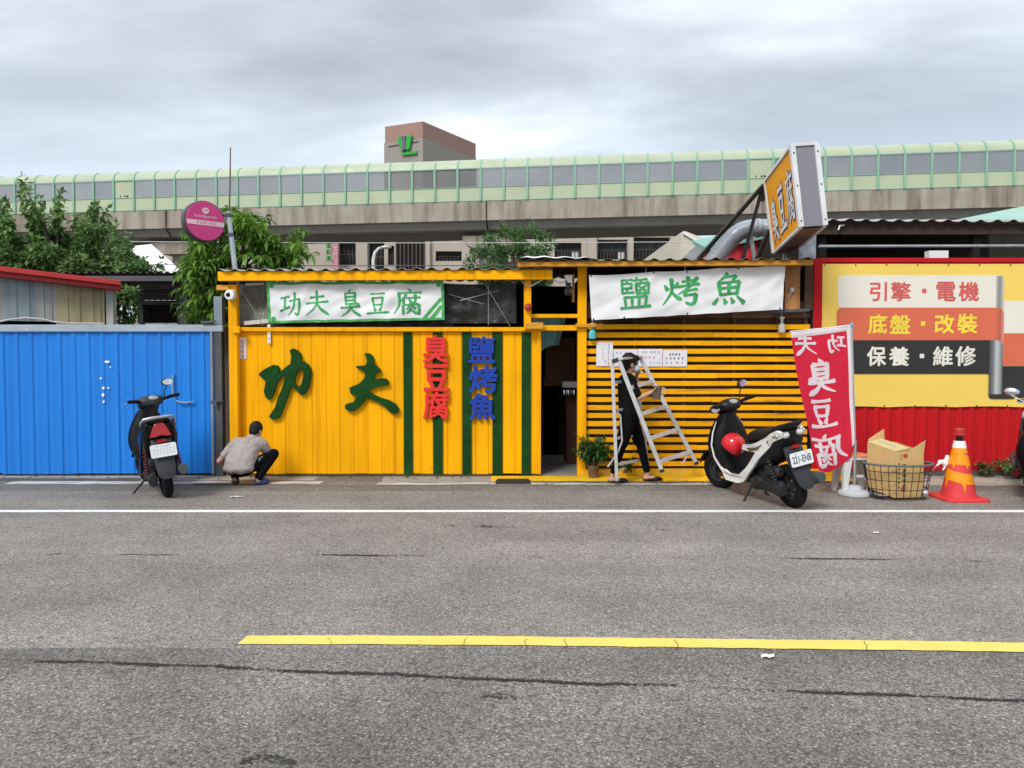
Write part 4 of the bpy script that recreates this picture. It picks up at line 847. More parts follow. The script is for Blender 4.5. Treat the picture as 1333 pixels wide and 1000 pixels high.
# ---------------------------------------------------------------- banners
def banner_fn(c, Y, amp, seed, tie=0.0, npin=4):
    """c: four pixel corners TL, TR, BR, BL on the front plane."""
    TL, TR, BR, BL = [Vector((hx(x, Y), 0, hz(y, Y))) for x, y in c]
    def fn(u, v, w=0.0):
        p = TL.lerp(TR, u).lerp(BL.lerp(BR, u), 1 - v)
        sag = tie * abs(math.sin(math.pi * u * npin)) * v ** 3
        d = amp * noise.noise(Vector((u * 5.0 + 1.5 * v, v * 1.6, seed))) + amp * 0.55 * noise.noise(Vector((u * 11 - 4 * v, v * 3, seed + 7)))
        d += amp * 0.9 * sum(math.exp(-((u - k / npin - (v - 1) * 0.12 * (1 if k % 2 else -1)) / 0.03) ** 2) * v for k in range(npin + 1))
        return Vector((p.x, Y - d - w, p.z - sag + 0.004 * noise.noise(Vector((u * 14, 0, seed))) * (1 - v)))
    return fn
def cloth(name, fn, m, label, cat, u0=0, u1=1, v0=0, v1=1, nu=90, nv=20, parent=None, w=0.0):
    mb = MB(); mb.sheet(lambda u, v: fn(u0 + (u1 - u0) * u, v0 + (v1 - v0) * v, w), nu, nv)
    return mb.build(name, m, parent, label=label, cat=cat)
f1 = banner_fn([(348, 366.5), (578, 365.5), (579, 416.5), (350, 421)], 9.86, 0.030, 2.0, 0.012)
b1 = cloth('banner', f1, CLOTH_W, 'white cloth banner with green border under the yellow roof beam', 'banner')
mb = MB()
def band(u0, u1, v0, v1, nu=60, nv=2): mb.sheet(lambda u, v: f1(u0 + (u1 - u0) * u, v0 + (v1 - v0) * v + 0.012 * noise.noise(Vector((u * 20, v0 * 9, 1))), 0.0015), nu, nv)
band(0, 1, 0.0, 0.06); band(0, 1, 0.93, 1.0); band(0, 0.016, 0.06, 0.93, 2, 20); band(0.984, 1, 0.06, 0.93, 2, 20)
for (ua, va), (ub, vb), w in (((0.885, 0.05), (0.985, 0.55), 0.010), ((0.93, 0.05), (0.985, 0.36), 0.011)):
    mb.sheet(lambda u, v: f1(ua + (ub - ua) * u + (v - .5) * 2 * w, va + (vb - va) * u - (v - .5) * 2 * w * 1.5, 0.0025), 14, 2)
for cu, cv in ((0.03, 0.1), (0.03, 0.9), (0.97, 0.9)): mb.sheet(lambda u, v: f1(cu + (u - .5) * .03 * (1 - abs(v - .5)), cv + (v - .5) * .12, 0.0022), 3, 3)
mb.build('border', INK_D, b1)
BC = [('功', 365, 395, 378, 411), ('夫', 397, 430, 377, 411), ('臭', 442, 471, 376.5, 412), ('豆', 477, 507, 380, 410.5), ('腐', 512.5, 552, 376.5, 411)]
for i, (ch, x0, x1, y0, y1) in enumerate(BC):
    mb = MB(); brush(mb, ch, (x0 - 349) / 229.5, (x1 - 349) / 229.5, 1 - (y1 - 366) / 52.5, 1 - (y0 - 366) / 52.5, f1, 9.5, 0.002, seed=i); mb.build('character', INK, b1)
f2 = banner_fn([(766, 359), (1020, 345), (1018, 403), (770, 417)], 9.72, 0.024, 6.0, 0.012, 3)
b2 = cloth('banner', f2, CLOTH_W, 'plain white canvas banner with three thick green characters above the slats', 'banner')
for i, (ch, x0, x1, y0, y1) in enumerate([('鹽', 806, 846, 361.5, 403.5), ('烤', 860, 910, 360, 398.5), ('魚', 925, 969, 356, 397.5)]):
    uu = lambda x: (x - 768) / 251.0
    vv = lambda x, y: 1 - (y - (359 - 14 * uu(x))) / 58.0
    xm = (x0 + x1) / 2
    mb = MB(); brush(mb, ch, uu(x0), uu(x1), vv(xm, y1), vv(xm, y0), f2, 11.5 if ch != '鹽' else 9, 0.002, seed=20 + i); mb.build('character', INK, b2)
mb = MB()
for u, v in ((0.01, 0.98), (0.33, 0.98), (0.5, 0.97), (0.76, 0.98), (0.01, 0.02), (0.5, 0.03), (0.985, 0.03), (0.17, .02)):
    p = f2(u, v, 0.004); mb.lathe([(0.006, -.002), (0.010, -.004), (0.011, 0.0)], p, 10, 'y')
mb.build('eyelet', BLACK, b2)
mb = MB()
for u in (0.29, 0.49, 0.76): p = f2(u, 0.99, 0.003); mb.tube([p, p + Vector((0.01, 0.03, 0.09))], 0.004, 5)
mb.build('tie_cord', WHITE_PL, b2)

# ---------------------------------------------------------------- the slatted shop (right)
gs = thing('grill_shop', 'slatted yellow shop front with doorway and thin yellow roof edge', 'shop', (fx(870), 11.5, 0))
mb = MB(); zz = 0.165; r = random.Random(9)
while zz < 2.0:
    xb = fx(1052 if zz > 1.0 else 1050); x = fx(762)
    cuts = [fx(762), fx(762) + r.uniform(1.0, 1.9), xb]
    for i in range(2):
        t = r.uniform(-0.003, 0.003); h = 0.062 + r.uniform(-.004, .004); y = 9.955 + r.uniform(-.004, .004); a, b = cuts[i] + 0.002, cuts[i + 1] - 0.001; n = 8
        tw_ = r.uniform(-.0015, .0015)
        mb.loft([[Vector((a + (b - a) * k / n, yy, zz + t * k / n + dz * h + tw_ * math.sin(k * 1.3))) for yy, dz in ((y, -.5), (y, .5), (9.982, .5), (9.982, -.5))] for k in range(n + 1)])
    zz += 0.1045
mb.build('slats', Y_WORN, gs, smooth=False)
mb = MB()
for px in (762, 826, 890, 955, 1010, 1048): mb.box(fx(px) - .02, fx(px) + .02, 9.984, 10.02, 0.1, 2.05)
mb.build('stud', DWOOD, gs)
mb = MB(); z = 0.06; r = random.Random(3)
while z < 2.05: mb.box(fx(758), fx(1054), 10.05 + r.uniform(0, .006), 10.08, z, z + .142); z += 0.146
mb.build('backing_boards', DWOOD, gs)
mb = MB(); mb.box(hx(752, 9.9), hx(763.5, 9.9), 9.90, 9.99, 0, hz(346, 9.9)); mb.build('door_post', Y_PAINT, gs, bevel=0.004)
mb = MB(); mb.box(hx(690, 9.91), hx(752, 9.91), 9.91, 9.97, hz(430.5, 9.91), hz(423.5, 9.91)); mb.build('lintel', Y_PAINT, gs, bevel=0.004)
mb = MB(); mb.box(hx(691.5, 9.92), hx(752, 9.92), 9.92, 9.97, hz(414, 9.92), hz(409, 9.92)); mb.build('transom', Y_PAINT, gs, bevel=0.004)
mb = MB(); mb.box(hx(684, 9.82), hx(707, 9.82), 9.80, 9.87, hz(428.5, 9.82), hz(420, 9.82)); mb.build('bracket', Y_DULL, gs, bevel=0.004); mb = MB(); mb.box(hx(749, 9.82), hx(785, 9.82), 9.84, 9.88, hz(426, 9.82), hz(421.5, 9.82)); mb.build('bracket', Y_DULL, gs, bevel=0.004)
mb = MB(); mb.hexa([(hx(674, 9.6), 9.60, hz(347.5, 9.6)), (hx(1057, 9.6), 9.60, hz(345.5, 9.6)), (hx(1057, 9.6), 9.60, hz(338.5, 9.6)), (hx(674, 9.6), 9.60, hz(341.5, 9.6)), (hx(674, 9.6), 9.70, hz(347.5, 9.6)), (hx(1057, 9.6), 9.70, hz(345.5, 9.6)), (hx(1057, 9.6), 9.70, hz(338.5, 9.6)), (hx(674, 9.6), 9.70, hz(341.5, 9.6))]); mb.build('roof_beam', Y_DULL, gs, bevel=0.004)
corrugated_roof('roof', hx(672, 9.56), hx(1060, 9.56), 9.56, hz(340, 9.56), 13.6, hz(340, 9.56) + .2, 0.19, 0.02, ROOF_U, gs, hz(337.5, 9.56))
r = random.Random(8); mb = MB(); x = fx(765)
while x < fx(1054): w = r.uniform(.3, .8); mb.box(x, min(x + w - .004, fx(1054)), 10.0 + r.uniform(0, .012), 10.035, 2.06, 2.16); mb.box(x, min(x + w - .004, fx(1054)), 10.0 + r.uniform(0, .012), 10.035, 2.165, 2.27); x += w
mb.build('header_planks', PLANK, gs)
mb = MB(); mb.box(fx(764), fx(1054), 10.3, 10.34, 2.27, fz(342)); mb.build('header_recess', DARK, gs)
mb = MB(); mb.box(hx(1020.5, 9.9), hx(1040, 9.9), 9.90, 9.93, hz(404, 9.9), hz(347, 9.9)); mb.build('plywood_panel', PLY, gs)
mb = MB(); mb.box(fx(1044), fx(1054), 9.93, 9.99, fz(404), fz(345)); mb.build('side_plank', DWOOD, gs)
mb = MB(); p = Vector((hx(1029, 9.89), 9.89, hz(378, 9.89))); mb.lathe([(0.035, 0.0), (0.035, -.02), (0.02, -.035)], p, 14, 'y'); mb.tube([p + Vector((0, -.02, -.03)), p + Vector((-.04, -.03, -.06)), p + Vector((-.07, -.01, -.13))], 0.004, 6); mb.build('meter', GALV, gs)
mb = MB(); mb.bar((hx(985, 9.89), 9.89, hz(407, 9.89)), (hx(1053, 9.89), 9.89, hz(403.5, 9.89)), 0.035); mb.build('conduit', DSTEEL, gs)
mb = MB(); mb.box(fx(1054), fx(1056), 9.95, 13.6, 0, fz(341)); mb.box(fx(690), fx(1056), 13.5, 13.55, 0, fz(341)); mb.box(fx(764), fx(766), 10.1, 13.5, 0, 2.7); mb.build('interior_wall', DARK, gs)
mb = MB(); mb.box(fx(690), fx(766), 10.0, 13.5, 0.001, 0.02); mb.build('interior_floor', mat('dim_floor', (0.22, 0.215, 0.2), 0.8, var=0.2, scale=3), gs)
mb = MB(); a, b = Vector((fx(738), 9.98, fz(362))), Vector((fx(749), 9.98, fz(388)))
mb.bar((fx(745.5), 9.95, fz(358)), (fx(745.5), 9.95, fz(394)), 0.03); mb.bar((fx(736.5), 9.95, fz(359)), (fx(736.5), 9.95, fz(372)), 0.02); mb.bar((fx(736.5), 9.95, fz(372)), (fx(745.5), 9.95, fz(383)), 0.035); mb.bar((fx(736.5), 9.95, fz(360)), (fx(746), 9.95, fz(360)), 0.03)
mb.build('bracket_frame', PLY, gs)
# things in the doorway and on the front
fl = thing('floodlight', 'small grey floodlight hung in the dark opening above the doorway', 'lamp', (fx(739), 9.9, fz(385)))
mb = MB(); mb.prism([[(0, 0), (0.11, 0.0), (0.08, -.09), (0.045, -.09)]], lambda u, v, w: Vector((fx(733) + u, 9.86 - w, fz(361) + v)), 0, .05); mb.build('housing', CLOTH_W, fl)
mb = MB(); mb.bar((fx(739), 9.86, fz(369)), (fx(738), 9.84, fz(377)), 0.05); mb.bar((fx(736.5), 9.84, fz(379)), (fx(738.5), 9.80, fz(385)), 0.07, 0.05); mb.build('lamp_head', DKGREY, fl)
mb = MB(); mb.tube([(hx(684, 9.84), 9.84, hz(372, 9.84)), (hx(690, 9.84), 9.84, hz(373, 9.84)), (hx(700, 9.84), 9.84, hz(368, 9.84)), (hx(708, 9.84), 9.84, hz(363.5, 9.84)), (hx(720, 9.84), 9.84, hz(365, 9.84)), (hx(728, 9.84), 9.84, hz(368.5, 9.84)), (hx(735, 9.84), 9.86, hz(367, 9.84))], 0.009, 6)
mb.tube([(hx(678, 9.84), 9.84, hz(365, 9.84)), (hx(682.5, 9.84), 9.84, hz(370.5, 9.84)), (hx(684, 9.84), 9.84, hz(365.5, 9.84))], 0.006, 6)
mb.build('electric_cable', WHITE_PL, label='white cable looping from the yellow post to the floodlight', cat='cable')
mb = MB(); c = Vector((hx(687.5, 9.8), 9.80, hz(400, 9.8))); mb.sphere(c, (0.045, 0.045, 0.05), 16, 10); o = mb.build('bell', mat('dull_red', (0.42, 0.045, 0.05), 0.5), label='round dull red bell on the yellow post left of the doorway', cat='bell')
mb = MB(); mb.lathe([(0.048, 0.0), (0.05, 0.02), (0.0, 0.021)], c, 14, 'y'); mb.build('base', Y_DULL, o)
# interior seen through the doorway
def inside(name, lab, cat): return thing(name, lab, cat, (fx(725), 11.5, 0))
mb = MB(); mb.sheet(lambda u, v: (0.30 + 0.50 * u - .12 * (1 - v) * u, 11.2 + .04 * math.sin(u * 14) + .02 * math.sin(v * 5), 1.72 + 0.45 * v - .3 * (1 - u) ** 3 * (1 - v)), 24, 8); mb.build('curtain', mat('teal_cloth', (0.38, 0.72, 0.66), 0.8, var=0.15), label='teal cloth hanging inside the doorway at its upper corner', cat='curtain')
cb = thing('cupboard', 'brown wooden cupboard in the dim interior behind the doorway', 'cupboard', (0.9, 12.0, 0)); mb = MB(); mb.box(0.52, 1.05, 11.9, 12.3, 1.1, 1.85); mb.build('carcass', mat('brown_board', (0.20, 0.095, 0.05), 0.7, var=0.2), cb); mb = MB(); mb.box(0.50, 1.08, 12.0, 12.4, 0, 1.1); mb.build('base_cabinet', DARK, cb)
tb = thing('counter', 'pale topped counter with pots inside the doorway', 'counter', (0.95, 11.2, 0)); mb = MB(); mb.box(0.72, 1.1, 10.9, 11.5, 1.12, 1.20); mb.build('top', mat('pale_top', (0.40, 0.37, 0.34), 0.4), tb); mb = MB(); mb.box(0.78, 1.1, 10.95, 11.45, 0, 1.12); mb.build('carcass', mat('red_brown', (0.075, 0.03, 0.022), 0.6, var=0.3), tb)
for q in (0.74, 0.80, 0.88): mb = MB(); mb.lathe([(0.0, 0), (0.035, 0.0), (0.04, 0.06), (0.038, 0.065)], (q, 10.86, 1.02), 12); mb.build('hook_pot', CHROME, tb)
WPD = mat('dim_appliance', (0.25, 0.25, 0.24), .6)
fr = thing('refrigerator', 'pale appliance glimpsed inside behind the teal cloth', 'refrigerator', (0.66, 12.3, 0)); mb = MB(); mb.box(0.50, 0.72, 12.0, 12.2, 0.86, 1.26); mb.build('body', WPD, fr, bevel=.01); mb = MB(); mb.box(0.47, 0.73, 12.0, 12.2, 0, .86); mb.build('stand', BLACK, fr)
mb = MB()
for k in range(3): mb.tube([(0.52 + .05 * k, 11.985, 1.22 - .08 * k), (0.58 + .03 * k, 11.98, 1.12 - .05 * k), (0.66, 11.985, 1.0)], 0.018, 6)
mb.build('hose', BLACK, fr)

# posters on the slats
def poster(px0, px1, py0, py1, lab, rows, tilt=0.0, vert=False):
    t = thing('poster', lab, 'poster', (fx((px0 + px1) / 2), 9.94, fz(py1)), group='white notices on the slats'); mb = MB()
    x0, x1, z0, z1 = fx(px0), fx(px1), fz(py1), fz(py0)
    f = lambda u, v, w=0: Vector((x0 + (x1 - x0) * u, 9.944 - w - 0.006 * math.sin(u * 3 + v * 2) ** 2, z0 + (z1 - z0) * v + tilt * (u - .5)))
    mb.sheet(f, 10, 8); mb.build('sheet', PAPER, t); r = random.Random(int(px0))
    for v, us, hgt, m in rows:                   # writing too small to read in the photo: its strokes only
        mb = MB()
        for u in us:
            uw = hgt * (z1 - z0) / (x1 - x0) * .45
            for q in range(3):
                vv = v + hgt * (0.36 - 0.36 * q); k = r.uniform(.6, 1); mb.add([f(u - uw * k, vv - .012, .002), f(u + uw * k, vv - .012, .002), f(u + uw * k, vv + .016, .002), f(u - uw * k, vv + .016, .002)], [(0, 1, 2, 3)])
            mb.add([f(u - uw * .1, v - hgt * .42, .003), f(u + uw * .1, v - hgt * .42, .003), f(u + uw * .1, v + hgt * .42, .003), f(u - uw * .1, v + hgt * .42, .003)], [(0, 1, 2, 3)])
        mb.build('writing', m, t)
    return t
poster(775.5, 797, 446, 476.5, 'tall white notice with a column of small marks, leftmost on the slats', [(q, [0.75], 0.07, INK_GY) for q in (.9, .78, .66, .53)] + [(q, [0.73], 0.06, INK_PK) for q in (.4, .28, .16, .08)] + [(q, [0.4], 0.05, INK_PK) for q in (.7, .55, .4, .28)] + [(.2, [.55], .08, INK_GY)], 0.0)
poster(797.8, 829, 455, 477, 'white notice half hidden behind the head of the person with the ladder', [(.8, [.15, .3, .5, .7], .13, INK_GY), (.4, [.15, .3], .12, INK_CY)])
poster(829.6, 861, 454.5, 477, 'white notice with grey, pink and cyan lines of writing', [(.82, [.2, .32, .54, .68, .84], .13, INK_GY), (.52, [.3, .48, .66], .13, INK_PK), (.2, [.52, .66, .8, .9], .13, INK_CY), (.33, [.2, .1], .08, INK_CY)])
poster(861.6, 893, 456, 477, 'rightmost white notice with two rows of black marks', [(.74, [.3, .42, .55, .68], .13, INK_B), (.5, [.32, .48, .65, .82], .13, INK_B), (.5, [.14], .12, INK_PK), (.24, [.15, .35, .55, .63, .8], .12, INK_PK)])
# hanging bottles
def bottle(px, py, h, lab, m, m2):
    t = thing('spray_bottle', lab, 'bottle', (hx(px, 9.9), 9.90, hz(py, 9.9))); p = Vector((hx(px, 9.9), 9.90, hz(py, 9.9)))
    mb = MB(); mb.lathe([(0.0, 0), (0.042, 0.004), (0.045, 0.02), (0.045, h * .6), (0.036, h * .75), (0.016, h * .85), (0.016, h)], p, 16); mb.build('body', m, t)
    mb = MB(); mb.lathe([(0.0, h), (0.019, h), (0.019, h + .035), (0.0, h + .036)], p, 12); mb.bar(p + Vector((-.03, 0, h + .045)), p + Vector((.03, 0, h + .045)), .025, .02); mb.tube([p + Vector((0, 0, h + .05)), p + Vector((0.0, 0.03, h + .16))], .003, 5); mb.build('cap', m2, t)
bottle(771, 441.5, 0.15, 'turquoise bottle hanging under the corner of the right banner', mat('turquoise', (0.10, 0.50, 0.55), 0.3, var=0.2, scale=20), WHITE_PL)
bottle(1017, 433.5, 0.15, 'clear pale bottle hanging near the top of the red flag', mat('pale_bottle', (0.50, 0.48, 0.42), 0.25, var=0.2, scale=20), WHITE_PL)
# security camera on left post
cc = thing('security_camera', 'white dome security camera on the yellow corner post', 'camera', (fx(302), 9.8, fz(384)))
p = Vector((hx(301.5, 9.78), 9.78, hz(384.5, 9.78))); mb = MB(); mb.lathe([(0.0, .06), (0.045, .06), (0.066, 0.03), (0.07, -.02), (0.058, -.055), (0.035, -.06)], p, 20, 'y'); mb.tube([p + Vector((0, .02, .02)), p + Vector((0.02, .06, .06))], .02, 8); mb.build('housing', WHITE, cc)
mb = MB(); mb.sphere(p + Vector((-.012, -.055, 0)), (0.030, .02, .030)); mb.build('lens', BLACKG, cc)

# white tarp folded on the roof
mb = MB(); mb.sheet(lambda u, v: (hx(675, 9.6) + .95 * u, 9.6 + .7 * v, hz(340, 9.6) + .02 + (.06 - .025 * u) * math.sin(math.pi * min(1, v * 1.6 + .12)) * min(1, 7 * u + .15, 7 * (1 - u) + .15) + .008 * math.sin(u * 23)), 40, 10); mb.build('roof_tarp', WHITE, label='white tarp lying on the roof edge above the doorway', cat='tarp')

# ---------------------------------------------------------------- round sign on its mast
ms = thing('sign_mast', 'galvanised mast with a thin rod standing at the corner of the yellow stall', 'mast', (fx(305), 10.15, 2.5))
p0, p1 = at(306.5, 354, 10.15), at(297, 276, 10.15)
mb = MB(); mb.tube([p0 - (p1 - p0) * .15, p1], 0.032, 12); mb.build('pole', GALV, ms)
mb = MB(); mb.tube([p1 - Vector((-.01, 0, .1)), at(299.5, 240, 10.15), at(300, 192, 10.15)], [.012, .011, .008], 6); mb.build('rod', mat('brown_rod', (0.13, 0.09, 0.08), 0.6), ms)
a_ = R(43); sc_ = at(264.5, 289, 10.0); nd = Vector((math.sin(a_), -math.cos(a_), 0)); rd = Vector((math.cos(a_), math.sin(a_), 0)); up_ = Vector((0, 0, 1)); RS = 0.262
rs = thing('round_sign', 'round pink lightbox sign with white lettering on the mast', 'sign', sc_)
def disc(u, v, w): return sc_ + rd * u + up_ * v + nd * w
mb = MB(); n = 48; mb.loft([[disc(r_ * math.cos(2 * math.pi * k / n), r_ * math.sin(2 * math.pi * k / n), w) for k in range(n)] for r_, w in ((RS * .97, -.075), (RS, -.06), (RS, .06), (RS * .975, .072), (RS * .95, .07))]); mb.build('rim', mat('sign_rim', (0.055, 0.06, 0.065), 0.4, 0.3), rs)
mb = MB(); mb.loft([[disc(r_ * math.cos(2 * math.pi * k / n), r_ * math.sin(2 * math.pi * k / n), w) for k in range(n)] for r_, w in ((RS * .952, .071), (RS * .93, .079), (RS * .4, .083))]); fc = mb.build('face', PINK, rs)
mb = MB(); yb0, yb1 = -.055, .005; hh = lambda v: math.sqrt(max(0, (RS * .925) ** 2 - v * v)); mb.add([disc(-hh(yb0), yb0, .0855), disc(hh(yb0), yb0, .0855), disc(hh(yb1), yb1, .0855), disc(-hh(yb1), yb1, .0855)], [(0, 1, 2, 3)]); mb.build('band', PINK_L, rs)
mb = MB(); text(mb, 'foodpanda', -.145, .145, .028, .080, disc, bold=0.0, w=.087); mb.build('lettering', PINK_L, rs)
mb = MB()
for k, u in enumerate((-.10, -.06, -.03, 0.0, .05, .085, .12)):
    for q in range(3): mb.add([disc(u - .011, -.012 - q * .013, .088), disc(u + .011, -.012 - q * .013, .088), disc(u + .011, -.007 - q * .013, .088), disc(u - .011, -.007 - q * .013, .088)], [(0, 1, 2, 3)])
mb.build('small_writing', PINK, rs)
mb = MB(); mb.prism([[(0.046 * math.cos(t) * (1 - .25 * max(0, -math.sin(t))), .130 + .042 * math.sin(t)) for t in [2 * math.pi * k / 24 for k in range(24)]], [(-.012 + .011 * math.cos(t), .136 + .009 * math.sin(t)) for t in [2 * math.pi * k / 8 for k in range(8)]], [(.014 + .011 * math.cos(t), .136 + .009 * math.sin(t)) for t in [2 * math.pi * k / 8 for k in range(8)]]], disc, .084, .088)
mb.build('emblem', PINK_L, rs)
mb = MB()
for py in (280.5, 306): q = at(297.5 + (py - 280) * .1, py, 10.15); mb.bar(disc(RS * .9, q.z - sc_.z, 0), q, .03, .03); mb.lathe([(.04, -.025), (.04, .025)], (q.x, q.y, q.z), 10)
mb.build('arm', DSTEEL, rs)

# ---------------------------------------------------------------- lightbox sign over the roof
lb = thing('lightbox_sign', 'big slanted orange lightbox sign with grey end on black struts over the roof', 'sign', at(1020, 300, 10))
Yn, Yf = 9.0, 10.8
q = {'nt': at(1031, 189, Yn), 'nb': at(1042.7, 295.5, Yn), 'ft': at(996, 236, Yf), 'fb': at(1004, 334, Yf), 'rt': at(1061, 186.6, Yn), 'rb': at(1075, 293.5, Yn)}
off = ((q['rt'] - q['nt']) + (q['rb'] - q['nb'])) / 2
q['nb'] = q['nb']; fb = q['ft'] + (q['nb'] - q['nt']) + Vector((0.02, 0, -.05))
def face(u, v, w=0.0):                                     # u: far -> near, v: bottom -> top, w: out of the orange face
    p = q['ft'].lerp(q['nt'], u).lerp(fb.lerp(q['nb'], u), 1 - v); return p - off.normalized() * w
mb = MB(); mb.hexa([q['nb'], q['nb'] + off, q['nt'] + off, q['nt'], fb, fb + off, q['ft'] + off, q['ft']]); mb.build('box', SIGN_G, lb)
mb = MB()
for a, b in ((q['nt'], q['nb']), (q['nt'] + off, q['nb'] + off), (q['ft'], fb), (q['nt'], q['ft']), (q['nb'], fb), (q['nt'] + off, q['ft'] + off), (q['nb'] + off, fb + off), (q['nt'], q['nt'] + off)):
    w = .055 if abs((b - a).y) < .1 and abs((b - a).x) < .2 else .035; mb.bar(a, b, w, w)
mb.build('frame', mat('sign_frame', (0.72, 0.72, 0.74), 0.4), lb)
mb = MB()
for t in (.1, .5, .93):
    for e in (q['nt'].lerp(q['nb'], t), (q['nt'] + off).lerp(q['nb'] + off, t)): mb.sphere(e + Vector((0, -.03, 0)), .010, 8, 5)
mb.build('screw', DSTEEL, lb)
mb = MB(); mb.add([face(.02, .03, .003), face(.98, .03, .003), face(.98, .97, .003), face(.02, .97, .003)], [(0, 1, 2, 3)]); mb.build('orange_face', SIGN_O, lb)
mb = MB(); mb.add([q['nb'] + Vector((.03, .02, -.02)), q['nb'] + off + Vector((-.03, .02, -.02)), fb + off + Vector((-.03, 0, -.02)), fb + Vector((.03, 0, -.02))], [(0, 1, 2, 3)]); mb.build('underside', mat('brown_underside', (0.17, 0.11, 0.09), 0.8, var=0.3, scale=4), lb)  # underside sheet, a darker brown than the grey box
for ch, u0, u1, v0, v1 in (('臭', .08, .32, .10, .66), ('豆', .37, .62, .12, .74), ('腐', .66, .92, .15, .78)):
    mb = MB(); brush(mb, ch, u0, u1, v0, v1, face, 21 if ch != '腐' else 17, .006, 0, 0.0001, 3); brush(mb, ch, u0, u1, v0, v1, face, 13 if ch != '腐' else 9.5, .010, 1, 0.0001, 3); mb.build('character', [INK_NV, WHITE], lb)
mb = MB(); Y = 10.85
for a, b, ya, yb in (((994, 241), (906, 341), 10.83, 10.4), ((993, 243), (966, 341), 10.83, 10.9), ((1001, 300), (984, 341), 10.83, 10.75), ((996, 238), (992, 262), 10.83, 10.83)): mb.bar(at(*a, ya), at(*b, yb), .05, .05)
mb.build('strut', BLACK, lb)
mb = MB(); mb.bar(at(976, 300, 10.95), at(983, 341, 10.95), .045, .045); mb.bar(fb + Vector((.15, .0, 0)), fb + Vector((.15, 0, -.6)), .05); mb.build('steel_leg', GALV, lb)
fp = thing('flashing_post', 'grey battered sheet metal post between the roof and the red wall', 'post', (fx(1050), 10.2, 2.7))
mb = MB(); a, b = at(1040, 338, 10.3), at(1062, 314, 10.3); mb.sheet(lambda u, v: (a.x + (b.x - a.x) * u, 10.3 + .03 * noise.noise(Vector((u * 4, v * 3, 2))), 2.72 + (b.z - 2.72) * v), 10, 8); mb.build('sheet', GALV, fp); mb = MB(); mb.box(b.x - .06, b.x + .02, 10.34, 10.42, 2.0, 3.3); mb.build('post', GALV, fp)

# silver duct
dc = thing('ventilation_duct', 'silver flexible duct rising from the roof and bending towards the sign', 'duct', at(930, 340, 11.6))
ctrl = [at(x, y, 11.6) for x, y in ((918, 352), (930, 338), (943, 322), (955, 308), (967, 300), (982, 297), (1000, 297), (1030, 298))]
path = []
for i in range(len(ctrl) - 1):
    p0, p1, p2, p3 = ctrl[max(i - 1, 0)], ctrl[i], ctrl[i + 1], ctrl[min(i + 2, len(ctrl) - 1)]
    for k in range(14):
        t = k / 14; path.append(0.5 * ((2 * p1) + (p2 - p0) * t + (2 * p0 - 5 * p1 + 4 * p2 - p3) * t * t + (3 * p1 - p0 - 3 * p2 + p3) * t ** 3))
mb = MB(); mb.tube(path, [0.125 + (0.010 if i % 2 else -0.008) for i in range(len(path))], 22); mb.build('hose', DUCT, dc, angle=80)
mb = MB(); c = at(984, 297, 11.6); mb.tube([c, c + Vector((.05, 0, 0))], .14, 20); mb.build('collar', GALV, dc)
rsd = thing('red_shed', 'red corrugated shed with green roof behind the duct', 'shed', at(970, 335, 13.2))
mb = MB(); a, b = at(914, 345, 13.2), at(1060, 318, 13.2); Tl, Tr = at(914, 327, 13.2), at(1060, 296, 13.2)
ribbed(mb, a.x, b.x, 0.0, 1.0, 13.2, 0.19, 0.02); mb2 = MB(); mb2.v = [Vector((p.x, p.y, p.z * (Tl.z + (Tr.z - Tl.z) * (p.x - a.x) / (b.x - a.x)))) for p in mb.v]; mb2.f = mb.f; mb2.m = mb.m; mb2.build('wall', mat('bright_red_sheet', (0.52, 0.03, 0.045), 0.5, var=0.1, streak=0.5, scol=(0.32, 0.02, 0.025), sscale=(7, 7, 1)), rsd)
mb = MB(); mb.hexa([Tl - Vector((0, .12, .02)), Tr - Vector((0, .12, .02)), Tr + Vector((0, -.12, .06)), Tl + Vector((0, -.12, .06)), Tl + Vector((.3, 2, .42)), Tr + Vector((.3, 2, .42)), Tr + Vector((.3, 2, .48)), Tl + Vector((.3, 2, .48))]); mb.build('roof', TEAL, rsd)

# ---------------------------------------------------------------- red repair shop with the vinyl hoarding
rw = thing('red_wall', 'red corrugated metal wall with red frame to the right of the slatted shop', 'wall', (fx(1200), 10, 0))
for k in range(6): mb = MB(); ribbed(mb, fx(1060) + .775 * k, min(8.4, fx(1060) + .775 * (k + 1) + .012), 0.07, fz(342), 10.0 - .003 * (k % 2), 0.155, 0.018, ((0, 0), (0.14, 1), (0.42, 1), (0.56, 0)), seed=9 + k); mb.build('sheet', R_SHEET, rw, angle=25)
mb = MB(); mb.box(fx(1055.5), fx(1066.5), 9.94, 10.04, 0, fz(338)); mb.build('corner_post', R_SHEET, rw, bevel=.005)
mb = MB(); mb.box(fx(1066.5), 8.4, 9.95, 10.04, fz(343), fz(337)); mb.build('top_rail', R_SHEET, rw, bevel=.005)
mb = MB(); mb.box(fx(1060), 8.4, 9.99, 10.12, 0, 0.065); mb.build('footing', mat('footing', (0.10, 0.09, 0.08), 0.9, var=0.3), rw)
vb = thing('vinyl_hoarding', 'printed yellow vinyl hoarding with three rows of repair shop characters on the red wall', 'hoarding', (fx(1200), 9.96, fz(530)))
XV0, XV1 = fx(1067.5), 7.9
def vf(u, v, w=0.0): return Vector((u, 9.965 - w * 0.55 + 0.0008 * noise.noise(Vector((u * 3, v * 2, 4))), v))
def vsheet(name, x0, x1, z0, z1, m, w, nu=20, nv=8, parent=None, edge=0.0):
    mb = MB(); mb.sheet(lambda u, v: vf(x0 + (x1 - x0) * u, z0 + (z1 - z0) * v + edge * (abs(math.sin(u * (x1 - x0) * 3.6)) if v in (0,) else 0), w), nu, nv); return mb.build(name, m, parent or vb)
